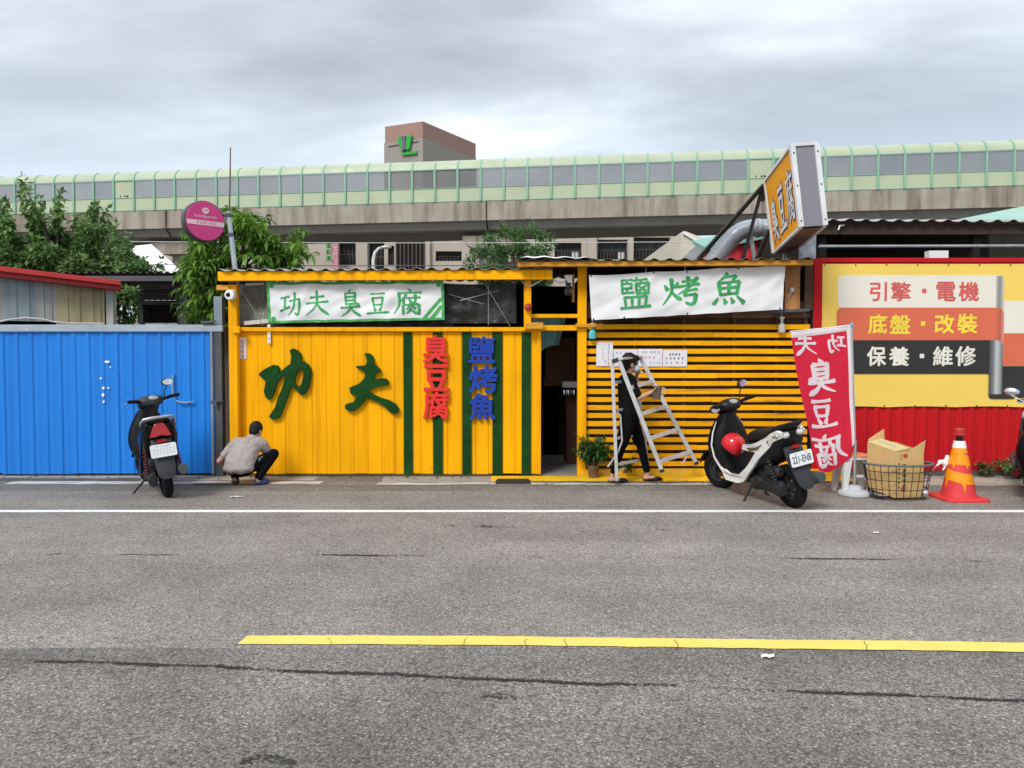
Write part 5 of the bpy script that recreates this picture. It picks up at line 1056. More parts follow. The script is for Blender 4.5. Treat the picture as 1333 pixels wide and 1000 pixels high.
vsheet('sheet', XV0, XV1, fz(530), fz(344.5), VY, 0, 160, 12, edge=0.012)
def rbox(x0, x1, z0, z1, rl, rr_, w, m, name, corners=(1, 1, 1, 1)):
    pts = []
    for (cx, cz, a0, on, r_) in ((x1 - rr_, z1 - rr_, 0, corners[0], rr_), (x0 + rl, z1 - rl, 90, corners[1], rl), (x0 + rl, z0 + rl, 180, corners[2], rl), (x1 - rr_, z0 + rr_, 270, corners[3], rr_)):
        if on: pts += [(cx + r_ * math.cos(R(a0 + k * 15)), cz + r_ * math.sin(R(a0 + k * 15))) for k in range(7)]
        else: pts.append({0: (x1, z1), 90: (x0, z1), 180: (x0, z0), 270: (x1, z0)}[a0])
    mb = MB(); mb.add([vf(u, v, w) for u, v in pts], [tuple(range(len(pts)))]); return mb.build(name, m, vb)
fold = grad_mat('printed_fold', [(0.0, (0.45, 0.44, 0.40)), (0.45, (0.20, 0.21, 0.21)), (0.8, (0.45, 0.44, 0.38)), (1.0, (0.66, 0.60, 0.40))])
fold_r = grad_mat('printed_fold_red', [(0.0, (0.60, 0.14, 0.08)), (0.5, (0.45, 0.10, 0.07)), (1.0, (0.70, 0.30, 0.20))])
pipe = grad_mat('printed_pipe', [(0.0, (0.05, 0.055, 0.06)), (0.30, (0.16, 0.17, 0.175)), (0.55, (0.50, 0.52, 0.52)), (0.8, (0.30, 0.31, 0.31)), (1.0, (0.10, 0.10, 0.11))])
rbox(fx(1300), XV1, fz(434.5), fz(392), .02, .02, .003, VW, 'cream_bar', (0, 0, 0, 0)); rbox(fx(1300), XV1, fz(476), fz(434), .02, .02, .0035, VS, 'salmon_bar', (0, 0, 0, 0)); rbox(fx(1300), XV1, fz(518), fz(476.5), .02, .02, .004, VB, 'black_bar', (0, 0, 0, 0))
rbox(fx(1087.5), fx(1301.5), fz(401.5), fz(359), .07, .05, .006, VW, 'cream_bar', (1, 1, 1, 0))
rbox(fx(1292), fx(1302.5), fz(436), fz(360), .03, .04, .009, fold, 'fold', (1, 0, 0, 0))
rbox(fx(1086.5), fx(1302), fz(443.5), fz(401), .07, .07, .012, VS, 'salmon_bar', (1, 1, 0, 0))
rbox(fx(1293), fx(1303), fz(470), fz(404), .02, .05, .015, fold_r, 'fold', (1, 0, 0, 0))
rbox(fx(1086.5), fx(1290), fz(486.5), fz(443), .07, .07, .018, VB, 'black_bar', (0, 1, 0, 0))
rbox(fx(1284.5), fx(1302), fz(519), fz(443), .06, .08, .021, pipe, 'pipe', (1, 0, 1, 0))
rbox(fx(1284.5), fx(1318), fz(519), fz(513), .05, .02, .0215, VB, 'pipe_foot', (0, 0, 1, 0))
for s, x0, x1, y0, y1, m in (('引', 1128.5, 1151, 368, 393, VR), ('擎', 1156, 1182, 368, 393, VR), ('電', 1214.5, 1240, 367.5, 393, VR), ('機', 1243.5, 1270, 367.5, 393, VR),
                             ('底', 1127, 1152, 409.5, 435, VYI), ('盤', 1155, 1182, 410, 435, VYI), ('改', 1213, 1239, 409.5, 434.5, VYI), ('裝', 1242.5, 1268.5, 409, 434.5, VYI),
                             ('保', 1126, 1151, 451, 476.5, VWI), ('養', 1154.5, 1181, 451.5, 476.5, VWI), ('維', 1211.5, 1237.5, 451, 476.5, VWI), ('修', 1240.5, 1267.5, 450.5, 476.5, VWI)):
    mb = MB(); text(mb, s, fx(x0), fx(x1), fz(y1), fz(y0), vf, bold=0.026, w=.0215 if m is VWI else .0155 if m is VYI else .0095); mb.build('character', m, vb)
for y, m, w in ((379.5, VR, .0095), (421.5, VYI, .0155), (463.5, VWI, .0215)):
    mb = MB(); x = 1199 - (y - 379) * .02; mb.add([vf(fx(x - 2.8), fz(y + 2.8), w), vf(fx(x + 2.8), fz(y + 2.8), w), vf(fx(x + 2.8), fz(y - 2.8), w), vf(fx(x - 2.8), fz(y - 2.8), w)], [(0, 1, 2, 3)]); mb.build('dot', m, vb)
mb = MB()
for px in range(1070, 1420, 40):
    for py in (346, 528): mb.sphere(vf(fx(px), fz(py), .008), .009, 8, 5)
mb.build('eyelet', BLACK, vb)
op = thing('repair_shop', 'dark open shop under a corrugated roof above the red wall', 'shop', (fx(1250), 13, 0))
corrugated_roof('roof', at(1062, 288, 10.9).x, 9.2, 10.85, at(1100, 286.5, 10.85).z, 16, 4.2, 0.23, 0.026, ROOF, op, at(1333, 289.5, 10.85).z)
mb = MB(); z = at(1200, 294, 10.95).z; mb.box(at(1063, 290, 10.95).x, 9.2, 10.95, 11.03, z - .12, z + .03); mb.build('fascia', mat('dark_fascia', (0.05, 0.032, 0.028), 0.8), op)
mb = MB(); mb.box(4.2, 9.2, 14.9, 15.0, 0, 4.1); mb.box(4.2, 4.28, 11.1, 15, 2.4, 3.5); mb.build('rear_wall', DARK, op)
for x in (4.4, 6.6, 9.0): mb = MB(); mb.box(x, x + .1, 11.05, 11.15, 0, 3.45); mb.build('post', DARK, op)
mb = MB(); a = at(1066, 321, 10.9); mb.tube([a, at(1400, 320, 10.9)], .024, 10); mb.build('pipe_rail', GALV, op)
mb = MB(); a, b = at(1207, 338, 10.25), at(1232, 327, 10.25); mb.box(a.x, b.x, 10.2, 10.32, fz(337) + .003, b.z); mb.build('junction_box', CLOTH_W, label='small white box standing on the red wall top rail', cat='box')
mb = MB(); p = at(1094, 298, 10.9); mb.tube([p + Vector((.05, 0, .05)), p + Vector((-.01, 0, .04)), p + Vector((-.03, 0, -.02))], .016, 8); mb.build('hook', GALV, op)
tr = thing('teal_roof_hall', 'pale teal pitched roof far right behind the dark shop', 'hall', (9, 18, 0))
mb = MB(); a, b, c, d = at(1225, 290, 16.5), at(1480, 290, 16.5), at(1480, 242, 19), at(1330, 269, 19)
mb.hexa([a - Vector((0, 0, .08)), b - Vector((0, 0, .08)), b, a, d - Vector((0, 0, .08)), c - Vector((0, 0, .08)), c, d]); mb.build('roof', mat('pale_teal', (0.30, 0.50, 0.43), 0.5, var=0.08), tr)
mb = MB(); mb.box(a.x + .1, b.x - .1, 16.6, 18.9, 0, a.z - .1); mb.build('wall', DARK, tr)

# overhead cables
for i, (y0, y1, Y, lab) in enumerate(((313, 310, 21, 'thin pale overhead cable crossing just under the highway'), (341, 333, 17, 'thin dark overhead cable just above the yellow stall roof'), (350, 345, 19, 'lowest thin overhead cable behind the stall roofs'))):
    a, b = at(-700, y0 - 12, Y), at(1900, y1 - 12, Y); mb = MB(); mb.tube([a.lerp(b, k / 30) - Vector((0, 0, .35 * math.sin(math.pi * k / 30))) for k in range(31)], 0.010, 5); mb.build('overhead_cable', [WHITE_PL, DSTEEL, GALV][i], label=lab, cat='cable')
# ---------------------------------------------------------------- trees and plants
def leaves(mb, spots, n, l, w, droop, r, mi=0, out=0.6, fold=0.25):
    """n leaf-sized faces spread through the given clumps (centre, radii)."""
    wt = [c[1][0] * c[1][1] * c[1][2] for c in spots]; tot = sum(wt)
    for (c, rad), k in zip(spots, wt):
        c = Vector(c)
        for _ in range(max(3, int(n * k / tot))):
            d = Vector((r.gauss(0, 1), r.gauss(0, 1), r.gauss(0, 1))).normalized(); q = r.random() ** 0.42
            p = c + Vector((d.x * rad[0], d.y * rad[1], d.z * rad[2])) * q
            g = (d * out + Vector((r.uniform(-1, 1), r.uniform(-1, 1), r.uniform(-1, 1) - droop))).normalized(); s = g.cross(Vector((r.uniform(-.4, .4), r.uniform(-.4, .4), 1))).normalized(); nn = s.cross(g)
            L = l * r.uniform(.6, 1.25); W = w * r.uniform(.7, 1.2) / 2; b = len(mb.v)
            mid = p + g * L * .45 - Vector((0, 0, L * .06)); tip = p + g * L - Vector((0, 0, L * .22 * droop))
            mb.v += [p, mid + s * W + nn * W * fold, tip, mid - s * W + nn * W * fold]; mb.f += [[b, b + 1, b + 2], [b, b + 2, b + 3]]; mb.m += [mi, mi]
def tree(name, label, base, trunk, limbs, spots, n, l, w, droop, leaf, seed, cat='tree', out=0.6, group=None):
    t = thing(name, label, cat, base, group=group); r = random.Random(seed); mb = MB()
    for pts, r0, r1 in [trunk] + limbs: mb.tube(pts, [r0 + (r1 - r0) * k / (len(pts) - 1) for k in range(len(pts))], 8)
    mb.build('trunk', BARK, t); mb = MB(); leaves(mb, spots, n, l, w, droop, r, out=out); mb.build('crown', leaf, t, smooth=False); return t
def sp(px, py, Y, rx, rz, ry=None): return (at(px, py, Y), (rx * Y / FOC, (ry or rx) * Y / FOC, rz * Y / FOC))
Y = 17.5
spots = []; r = random.Random(21)
for (x0, y0), (x1, y1), w in (((60, 345), (30, 238), 11), ((70, 345), (76, 255), 11), ((95, 350), (120, 270), 13), ((110, 345), (138, 280), 10), ((45, 345), (54, 262), 9), ((20, 345), (4, 270), 14), ((5, 345), (-25, 255), 14), ((150, 355), (165, 312), 10), ((120, 355), (100, 290), 13), ((-30, 350), (-60, 260), 16), ((140, 360), (150, 300), 9)):
    for k in range(7):
        t = k / 6; spots.append(sp(x0 + (x1 - x0) * t + r.uniform(-3, 3), y0 + (y1 - y0) * t, Y + r.uniform(-.8, .8), w * (1.15 - .75 * t), 11))
for k in range(16): spots.append(sp(r.uniform(-50, 165), r.uniform(322, 375), Y + r.uniform(-1, 1), r.uniform(12, 22), r.uniform(10, 18)))
b0 = at(70, 420, Y); b0.z = 0
tree('broadleaf_tree', 'dark green tree with upright leafy shoots behind the panel shed', b0, ([b0, b0 + Vector((.1, 0, 1.5)), at(75, 350, Y)], .16, .09), [([at(75, 350, Y), at(60, 300, Y), at(32, 242, Y)], .05, .01), ([at(75, 350, Y), at(110, 310, Y), at(122, 272, Y)], .05, .01), ([at(75, 355, Y), at(75, 310, Y), at(76, 258, Y)], .05, .01), ([at(75, 355, Y), at(20, 320, Y), at(2, 275, Y)], .05, .01)], spots, 24000, .17, .09, .35, LEAF_D, 5)
Y = 14.6; spots = [sp(x, y, Y + d, a, b) for x, y, a, b, d in ((185, 350, 12, 8, 0), (170, 342, 12, 9, .3), (205, 352, 7, 6, 0), (160, 330, 9, 9, .3), (160, 352, 11, 9, -.2), (165, 385, 11, 12, -1.2), (172, 405, 8, 9, -1.2), (155, 395, 9, 14, -1.2), (160, 415, 12, 7, -1.2), (178, 380, 5, 6, -1.2), (190, 338, 5, 5, 0), (212, 342, 3, 6, 0))]
b0 = at(160, 420, Y); b0.z = 0
tree('young_tree', 'sparse young tree in front of the white roof and carport', b0, ([b0, at(162, 400, Y), at(170, 350, Y)], .05, .025), [([at(166, 372, Y), at(190, 352, Y), at(212, 340, Y)], .02, .006), ([at(166, 360, Y), at(160, 330, Y)], .02, .006)], spots, 1500, .13, .06, .3, LEAF_D, 6)
Y = 12.4; spots = []; r = random.Random(33)
env = [(262, 300), (252, 330), (246, 352), (252, 385), (262, 405), (280, 340), (285, 300), (300, 285), (320, 283), (338, 300), (350, 315), (340, 335), (320, 325), (300, 325), (365, 335), (380, 322), (375, 345), (355, 345), (270, 365), (262, 345), (300, 350), (325, 350), (285, 385), (310, 375), (335, 370), (255, 360), (270, 325), (388, 318), (330, 295), (268, 395), (275, 412)]
t = thing('mango_tree', 'bright green tree with long drooping leaves behind the round pink sign', 'tree', (at(300, 420, Y).x, Y, 0))
mb = MB(); b0 = at(300, 420, Y); b0.z = 0; fork = at(298, 380, Y); mb.tube([b0, fork - Vector((0, 0, .5)), fork], [.10, .085, .07], 8)
for x, y in env: mb.tube([fork, at((298 + x) / 2, (370 + y) / 2 - 4, Y + r.uniform(-.3, .3)), at(x, y, Y)], [.035, .022, .008], 6)
mb.build('trunk', BARK, t); mb = MB()
for x, y in env:
    for q in range(11):
        c = at(x + r.gauss(0, 9), y + r.gauss(0, 8), Y + r.gauss(0, .45))
        for k in range(13):                          # a whorl of long leaves hanging from one shoot
            a = 2 * math.pi * k / 13 + r.uniform(-.3, .3); g = Vector((math.cos(a), math.sin(a), r.uniform(-.5, .7))).normalized(); s = g.cross(Vector((0, 0, 1))).normalized(); nn = s.cross(g)
            L = r.uniform(.11, .23); W = L * .14; b = len(mb.v); m1 = c + g * L * .4 - Vector((0, 0, .02)); m2 = c + g * L * .75 - Vector((0, 0, L * .28)); tip = c + g * L * .95 - Vector((0, 0, L * .65))
            mb.v += [c, m1 + s * W + nn * W * .3, m1, m1 - s * W + nn * W * .3, m2 + s * W * .8 + nn * W * .3, m2, m2 - s * W * .8 + nn * W * .3, tip]
            mb.f += [[b, b + 1, b + 2], [b, b + 2, b + 3], [b + 1, b + 4, b + 5, b + 2], [b + 2, b + 5, b + 6, b + 3], [b + 4, b + 7, b + 5], [b + 5, b + 7, b + 6]]; mb.m += [0] * 6
mb.build('crown', LEAF_M, t, smooth=False)
Y = 36.0; r = random.Random(2); spots = [sp(x + r.uniform(-2, 2), y, Y + r.uniform(-1.5, 1.5), a, b) for x, y, a, b in ((655, 300, 9, 8), (640, 312, 11, 8), (672, 306, 12, 9), (694, 298, 7, 7), (704, 306, 9, 8), (715, 318, 7, 9), (625, 328, 12, 8), (648, 330, 15, 11), (676, 325, 16, 11), (702, 330, 15, 11), (616, 343, 10, 7), (640, 350, 16, 9), (670, 348, 18, 10), (705, 348, 16, 8), (655, 293, 4, 6), (689, 292, 4, 6), (720, 306, 3, 6), (612, 335, 6, 4), (650, 365, 30, 16), (690, 365, 28, 16))]
b0 = at(668, 400, Y); b0.z = 0
tree('feathery_tree', 'mid distance feathery green tree under the highway above the roof joint', b0, ([b0, at(668, 370, Y), at(668, 325, Y)], .18, .07), [([at(668, 350, Y), at(640, 330, Y), at(618, 338, Y)], .05, .015), ([at(668, 345, Y), at(695, 325, Y), at(714, 312, Y)], .05, .015), ([at(668, 340, Y), at(655, 300, Y)], .05, .015)], spots, 10000, .24, .10, .2, LEAF_F, 8)
# a low line of shrubs far behind fills the gaps between the sheds
for i, (px, Y, lab) in enumerate(((205, 23, 'round shrub seen under the carport roof'), (300, 20, 'dark shrub behind the bright drooping-leaved tree'))):
    b0 = at(px, 430, Y); b0.z = 0; tree('shrub', lab, b0, ([b0, b0 + Vector((0, 0, 1))], .06, .03), [], [(b0 + Vector((q * .7 - .7, 0, 1.3 + .3 * (q % 2))), (.8, .6, 1.2)) for q in range(3)], 1600, .15, .08, .2, LEAF_D, 40 + i, 'shrub')
def small_plant(name, lab, base, n, h, spread, l, w, seed, leaf=LEAF_P, droop=.3):
    t = thing(name, lab, 'plant', base); r = random.Random(seed); mb = MB(); lf = MB()
    for _ in range(n):
        a = r.uniform(0, 6.28); d = r.uniform(.1, 1) * spread; hh = h * r.uniform(.55, 1.0); b = Vector(base) + Vector((r.uniform(-.04, .04), r.uniform(-.02, .02), 0)); tip = b + Vector((d * math.cos(a), d * math.sin(a) * .6, hh)); mid = b.lerp(tip, .5) + Vector((0, 0, hh * .1)); mb.tube([b, mid, tip], [.005, .004, .002], 5)
        for k in range(7): q = mid.lerp(tip, k / 6); leaves(lf, [(q, (.04, .04, .03))], 3, l, w, droop, r)
    mb.build('stem', BARK, t); lf.build('foliage', leaf, t, smooth=False); return t
pb = Vector((fx(770), 9.74, 0)); pot = thing('plant_pot', 'small brown pot under the leafy plant at the doorway foot', 'pot', pb)
mb = MB(); mb.lathe([(0.0, 0.002), (.055, 0.0), (.07, .15), (.078, .16), (.074, .17), (.06, .165), (.0, .15)], pb, 16); mb.build('body', mat('clay', (0.17, 0.10, 0.06), 0.85, var=.3, scale=12), pot)
small_plant('potted_plant', 'leafy green potted plant at the foot of the doorway post', pb + Vector((0, 0, .16)), 34, .36, .24, .11, .035, 3)
small_plant('weed', 'small weed sprouting below the slats beside the ladder', Vector((fx(814), 9.84, .06)), 5, .2, .13, .06, .03, 4)
small_plant('weed', 'low weeds growing along the red wall at the right edge', Vector((6.45, 9.75, 0)), 30, .26, .42, .07, .035, 5, LEAF_D)
small_plant('weed', 'small weed growing under the ochre vinyl hoarding right of the cone', Vector((6.12, 9.86, 0)), 8, .24, .12, .05, .03, 6, mat('leaf_olive', (0.09, 0.10, 0.035), 0.6, island=.4))

# ---------------------------------------------------------------- motor scooters
def sgn(x): return 1 if x >= 0 else -1
def ringx(x, zc, hw, hh, e=2.6, n=20, yo=0): return [Vector((x, yo + hw * sgn(math.cos(a)) * abs(math.cos(a)) ** (2 / e), zc + hh * sgn(math.sin(a)) * abs(math.sin(a)) ** (2 / e))) for a in [2 * math.pi * k / n for k in range(n)]]
def ringz(z, xc, hd, hw, e=2.4, n=20): return [Vector((xc + hd * sgn(math.cos(a)) * abs(math.cos(a)) ** (2 / e), hw * sgn(math.sin(a)) * abs(math.sin(a)) ** (2 / e), z)) for a in [2 * math.pi * k / n for k in range(n)]]
def scooter(label, loc, heading, lean, steer, paint, accent, tail, plate, mirrors=(1, 1), shield=None):
    t = thing('motor_scooter', label, 'scooter', (loc[0], loc[1], 0), (lean, 0, heading), group='motor scooters along the shop fronts')
    SHORT = {'body', 'side_panel', 'vent_trim', 'seat', 'grab_rail', 'tail_light', 'bulb', 'reflector'}
    def P(mb, name, m, par=None, **k):
        if name in SHORT: mb.v = [Vector((p.x * .62 if p.x < 0 else p.x, p.y, p.z)) for p in mb.v]     # a short tail
        return mb.build(name, m, par or t, world=False, **k)
    T = Matrix.Translation((1.12, 0, 0)) @ Matrix.Rotation(steer, 4, 'Z') @ Matrix.Translation((-1.12, 0, 0))
    def wheel(x, TT):
        mb = MB(); mb.T = TT; c = (x, 0, .228)
        mb.lathe([(.128, -.036), (.15, -.048), (.185, -.054), (.212, -.040), (.226, -.016), (.228, 0), (.226, .016), (.212, .040), (.185, .054), (.15, .048), (.128, .036)], c, 36, 'y', cap=False)
        for k in range(36):
            a = 2 * math.pi * k / 36; d = Vector((math.cos(a), 0, math.sin(a)))
            mb.bar(Vector(c) + d * .2255 + Vector((0, -.03, 0)), Vector(c) + d * .2265 + Vector((0, .03, 0)) , .005, .006)
        w = P(mb, 'tyre', RUBBER); mb = MB(); mb.T = TT
        mb.lathe([(.13, -.037), (.112, -.03), (.108, .0), (.112, .03), (.13, .037)], c, 30, 'y', cap=False); mb.lathe([(0, -.05), (.035, -.045), (.04, 0), (.035, .045), (0, .05)], c, 16, 'y')
        for k in range(5): a = 2 * math.pi * k / 5 + .3; d = Vector((math.cos(a), 0, math.sin(a))); mb.bar(Vector(c) + d * .03, Vector(c) + d * .115, .03, .022)
        mb.lathe([(.085, .030), (.085, .034), (.05, .034), (.05, .03)], c, 24, 'y', cap=False)
        P(mb, 'rim', DKGREY, w)
    wheel(0, None); wheel(1.27, T)
    mb = MB(); mb.T = T
    for s in (1, -1): mb.tube([(1.27, s * .075, .228), (1.20, s * .07, .42), (1.12, s * .05, .62)], [.022, .024, .028], 10)
    P(mb, 'fork', DKGREY)
    mb = MB(); mb.T = T; rows = []
    for k in range(11):
        a = R(20 + 14 * k); rows.append([Vector((1.27 + q * math.cos(a), y, .228 + q * math.sin(a))) for y, q in ((-.068, .235), (-.06, .262), (0, .275), (.06, .262), (.068, .235))])
    mb.loft(rows, cap=False, closed=False); mb.loft([[p + (p - Vector((1.27, p.y, .228))).normalized() * .004 for p in r_] for r_ in rows], cap=False, closed=False); P(mb, 'front_mudguard', paint)
    # front shield: painted outside, black inside, painted rim
    mb = MB(); mb.sloft([ringz(.24, .985, .05, .13), ringz(.34, 1.03, .07, .175), ringz(.48, 1.065, .09, .235), ringz(.62, 1.07, .10, .235), ringz(.76, 1.05, .09, .19), ringz(.87, 1.01, .07, .13), ringz(.93, .985, .05, .085)]); P(mb, 'front_shield', paint)
    if shield:
        for s in (1, -1): mb = MB(); mb.tube([(.96, s * .155, .25), (.985, s * .19, .34), (1.01, s * .228, .46), (1.02, s * .234, .60), (1.005, s * .20, .74), (.985, s * .145, .86)], [.016, .014, .012, .010, .009, .006], 10); P(mb, 'shield_trim', shield)
    mb = MB(); mb.sloft([ringz(.24, .92, .06, .165), ringz(.36, .945, .07, .185), ringz(.48, .965, .085, .215), ringz(.62, .98, .09, .213), ringz(.76, .965, .075, .17), ringz(.87, .95, .06, .105), ringz(.945, .935, .05, .07)]); P(mb, 'inner_shield', BLACK)
    mb = MB(); mb.sloft([ringx(.885, .60, .10, .07), ringx(.93, .60, .12, .09)]); mb.tube([(.89, -.03, .71), (.87, -.03, .69), (.865, -.03, .715)], .007, 6); P(mb, 'glove_box', DKGREY)
    # floor
    mb = MB(); mb.sloft([ringx(1.0, .27, .13, .05, 4), ringx(.85, .255, .165, .05, 4), ringx(.55, .255, .165, .05, 4), ringx(.42, .29, .14, .08, 3)]); P(mb, 'floorboard', BLACK)
    # body under the seat
    mb = MB(); mb.sloft([ringx(.54, .46, .09, .15), ringx(.48, .50, .135, .20), ringx(.30, .56, .175, .17), ringx(.10, .62, .178, .165), ringx(-.08, .69, .172, .135), ringx(-.20, .75, .15, .09), ringx(-.27, .785, .10, .045)]); P(mb, 'body', BLACKG if accent is paint else BLACK)
    def yw(x):
        K = [(-.35, .09), (-.26, .125), (-.16, .155), (0, .175), (.3, .18), (.5, .17), (.7, .178), (.9, .172), (1.05, .13)]
        for (a, p), (b, q) in zip(K, K[1:]):
            if x <= b: return p + (q - p) * max(0, (x - a) / (b - a))
        return .13
    out = [(.99, .34), (1.0, .27), (.92, .20), (.66, .20), (.54, .235), (.40, .36), (.22, .52), (.02, .655), (-.12, .74), (-.26, .79), (-.275, .83), (-.20, .855), (-.08, .825), (.06, .765), (.22, .70), (.36, .665), (.47, .655), (.50, .60), (.36, .595), (.24, .60), (.34, .51), (.48, .39), (.62, .30), (.80, .285)]
    for s in (1, -1):
        # subdivided slab that follows the body
        mb = MB(); dense = []
        for i in range(len(out)):
            a, b = Vector(out[i]), Vector(out[(i + 1) % len(out)])
            for k in range(3): dense.append(tuple(a.lerp(b, k / 3)))
        mb.prism([dense], lambda u, v, w: Vector((u, s * (yw(u) + w + (.012 if v < .4 else 0)), v)), -.02, .012); P(mb, 'side_panel', accent, bevel=.004)
    if accent is not paint:
        mb = MB()
        for s in (1, -1): mb.prism([[(.40, .63), (.22, .655), (.10, .70), (.20, .63), (.34, .60)]], lambda u, v, w: Vector((u, s * (yw(u) + w), v)), .010, .016); mb.prism([[(.03, .73), (-.14, .80), (-.18, .79), (-.05, .72)]], lambda u, v, w: Vector((u, s * (yw(u) + w), v)), .010, .016)
        P(mb, 'vent_trim', mat('bronze_trim', (0.25, 0.18, 0.10), 0.3, 0.6))
    # seat and grab rail
    mb = MB(); mb.sloft([ringx(.55, .66, .05, .03), ringx(.50, .69, .10, .055), ringx(.40, .735, .135, .065), ringx(.20, .765, .15, .06), ringx(.06, .785, .15, .06), ringx(-.02, .815, .145, .06), ringx(-.12, .845, .13, .05), ringx(-.21, .868, .095, .035), ringx(-.25, .872, .05, .02)]); P(mb, 'seat', mat('seat_vinyl', (0.006, 0.006, 0.0065), 0.6, bump=.3, bscale=150))
    mb = MB(); mb.tube([(-.02, .165, .82), (-.12, .165, .865), (-.24, .14, .90), (-.31, .06, .91), (-.31, -.06, .91), (-.24, -.14, .90), (-.12, -.165, .865), (-.02, -.165, .82)], .016, 8); P(mb, 'grab_rail', GALV if tail == 'red' else BLACK)
    if tail == 'red':
        mb = MB(); mb.prism([[(-.035, .845), (.035, .845), (.06, .80), (.095, .70), (.05, .695), (0, .71), (-.05, .695), (-.095, .70), (-.06, .80)]], lambda u, v, w: Vector((-.265 - w + (v - .7) * .12, -u * 1.15, v)), -.06, .03); P(mb, 'tail_light', RED_L, bevel=.006)
        mb = MB(); mb.box(-.30, -.265, -.045, .045, .635, .668); P(mb, 'reflector', RED_L)
    else:
        for s in (1, -1):
            mb = MB(); mb.prism([[(.0, .70), (-.14, .745), (-.29, .785), (-.31, .835), (-.17, .835), (-.06, .785)]], lambda u, v, w: Vector((u, s * (yw(u) + w), v)), -.04, .020); mb.sphere((-.27, s * .085, .80), (.065, .042, .034), 14, 8); P(mb, 'tail_light', CLEAR_L)
            mb = MB(); mb.sphere((-.20, s * .165, .80), (.04, .012, .022), 10, 6); P(mb, 'bulb', CHROME)
        mb = MB(); mb.box(-.295, -.265, -.04, .04, .655, .685); P(mb, 'reflector', RED_L)
    # rear mudguard and plate
    mb = MB(); mb.loft([[Vector((x + dx, y, z)) for dx, y in ((-.012, -w), (-.022, -w * .6), (-.028, 0), (-.022, w * .6), (-.012, w), (.006, w), (.0, 0), (.006, -w))] for x, z, w in ((-.075, .70, .09), (-.135, .64, .105), (-.158, .55, .11), (-.20, .45, .10), (-.245, .36, .095), (-.275, .29, .085), (-.285, .25, .05))]); P(mb, 'rear_mudguard', DKGREY)
    pc, pt = Vector((-.252, 0, .555)), Vector((.10, 0, 1)).normalized(); pn = Vector((-1, 0, .10)).normalized()
    pm = lambda u, v, w: pc + Vector((0, -1, 0)) * u + pt * v + pn * w
    mb = MB(); o = [(x * .13 + (-1 if x > 0 else 1) * (0 if e else .012), z * .07 + (-1 if z > 0 else 1) * (.012 if e else 0)) for x, z, e in ((1, -1, 1), (1, 1, 1), (1, 1, 0), (-1, 1, 0), (-1, 1, 1), (-1, -1, 1), (-1, -1, 0), (1, -1, 0))]
    mb.prism([o], pm, -.002, .002); pl = P(mb, 'licence_plate', mat('plate_white', (0.78, 0.80, 0.80), 0.4, var=.03)); mb = MB()
    if plate: text(mb, plate, -.112, .112, -.042, .034, pm, .012, .003)
    else:
        rr = random.Random(5)                                          # plate blurred in the photo: faint strokes only
        for k in range(7):
            u = -.098 + k * .033
            for q in range(3): mb.add([pm(u - .009, -.035 + q * .024, .003), pm(u + .009, -.035 + q * .024, .003), pm(u + .009, -.029 + q * .024, .003), pm(u - .009, -.029 + q * .024, .003)], [(0, 1, 2, 3)])
        for k in range(3): mb.add([pm(-.02 + k * .028, .036, .003), pm(-.005 + k * .028, .036, .003), pm(-.005 + k * .028, .05, .003), pm(-.02 + k * .028, .05, .003)], [(0, 1, 2, 3)])
    for u in (-.06, .06): mb.add([pm(u - .012, .048, .003), pm(u + .012, .048, .003), pm(u + .012, .054, .003), pm(u - .012, .054, .003)], [(0, 1, 2, 3)])
    P(mb, 'plate_characters', mat('plate_ink', (0.06, 0.08, 0.14), 0.5) if plate else INK_GY, pl)
    # engine, exhaust, shocks, stands
    mb = MB(); mb.sloft([ringx(.52, .24, .02, .05, 4, yo=.095), ringx(.44, .235, .04, .085, 4, yo=.10), ringx(.30, .235, .042, .070, 4, yo=.115), ringx(.12, .232, .042, .068, 4, yo=.12), ringx(.0, .228, .042, .085, 4, yo=.12), ringx(-.07, .228, .03, .05, 4, yo=.12)])
    for cx, cr_ in ((.40, .062), (.0, .058)): mb.lathe([(.0, .176), (cr_ * .7, .174), (cr_, .166), (cr_, .12)], (cx, 0, .232), 20, 'y')
    for k in range(9): x_ = .10 + .026 * k; mb.bar((x_, .163, .20), (x_ + .02, .163, .265), .006, .01)
    mb.sloft([ringx(.45, .30, .10, .11), ringx(.25, .30, .09, .10), ringx(.12, .28, .06, .08)]); mb.sloft([ringx(.22, .40, .03, .045, 4, yo=.10), ringx(.16, .405, .042, .06, 4, yo=.105), ringx(.02, .40, .042, .055, 4, yo=.105), ringx(-.03, .40, .03, .03, 4, yo=.105)])
    for k in range(6): z_ = .33 + .018 * k; mb.box(.28, .46, -.095, .095, z_, z_ + .006)
    mb.tube([(.20, .10, .44), (.30, .07, .47), (.40, .03, .42)], .02, 8); mb.tube([(-.02, .165, .25), (.10, .17, .33), (.3, .14, .30), (.46, .12, .30)], .006, 5); P(mb, 'engine', mat('engine_cast', (0.035, 0.035, 0.038), 0.45, .3, var=.3, scale=12))
    mb = MB(); mb.sloft([ringx(.16, .27, .03, .03, 2, 14, -.15), ringx(.10, .275, .055, .058, 2, 14, -.16), ringx(-.20, .31, .06, .065, 2, 14, -.165), ringx(-.30, .325, .05, .055, 2, 14, -.165)]); mb.tube([(.16, -.15, .27), (.35, -.10, .22), (.48, -.03, .24)], .018, 8); P(mb, 'exhaust', DSTEEL)
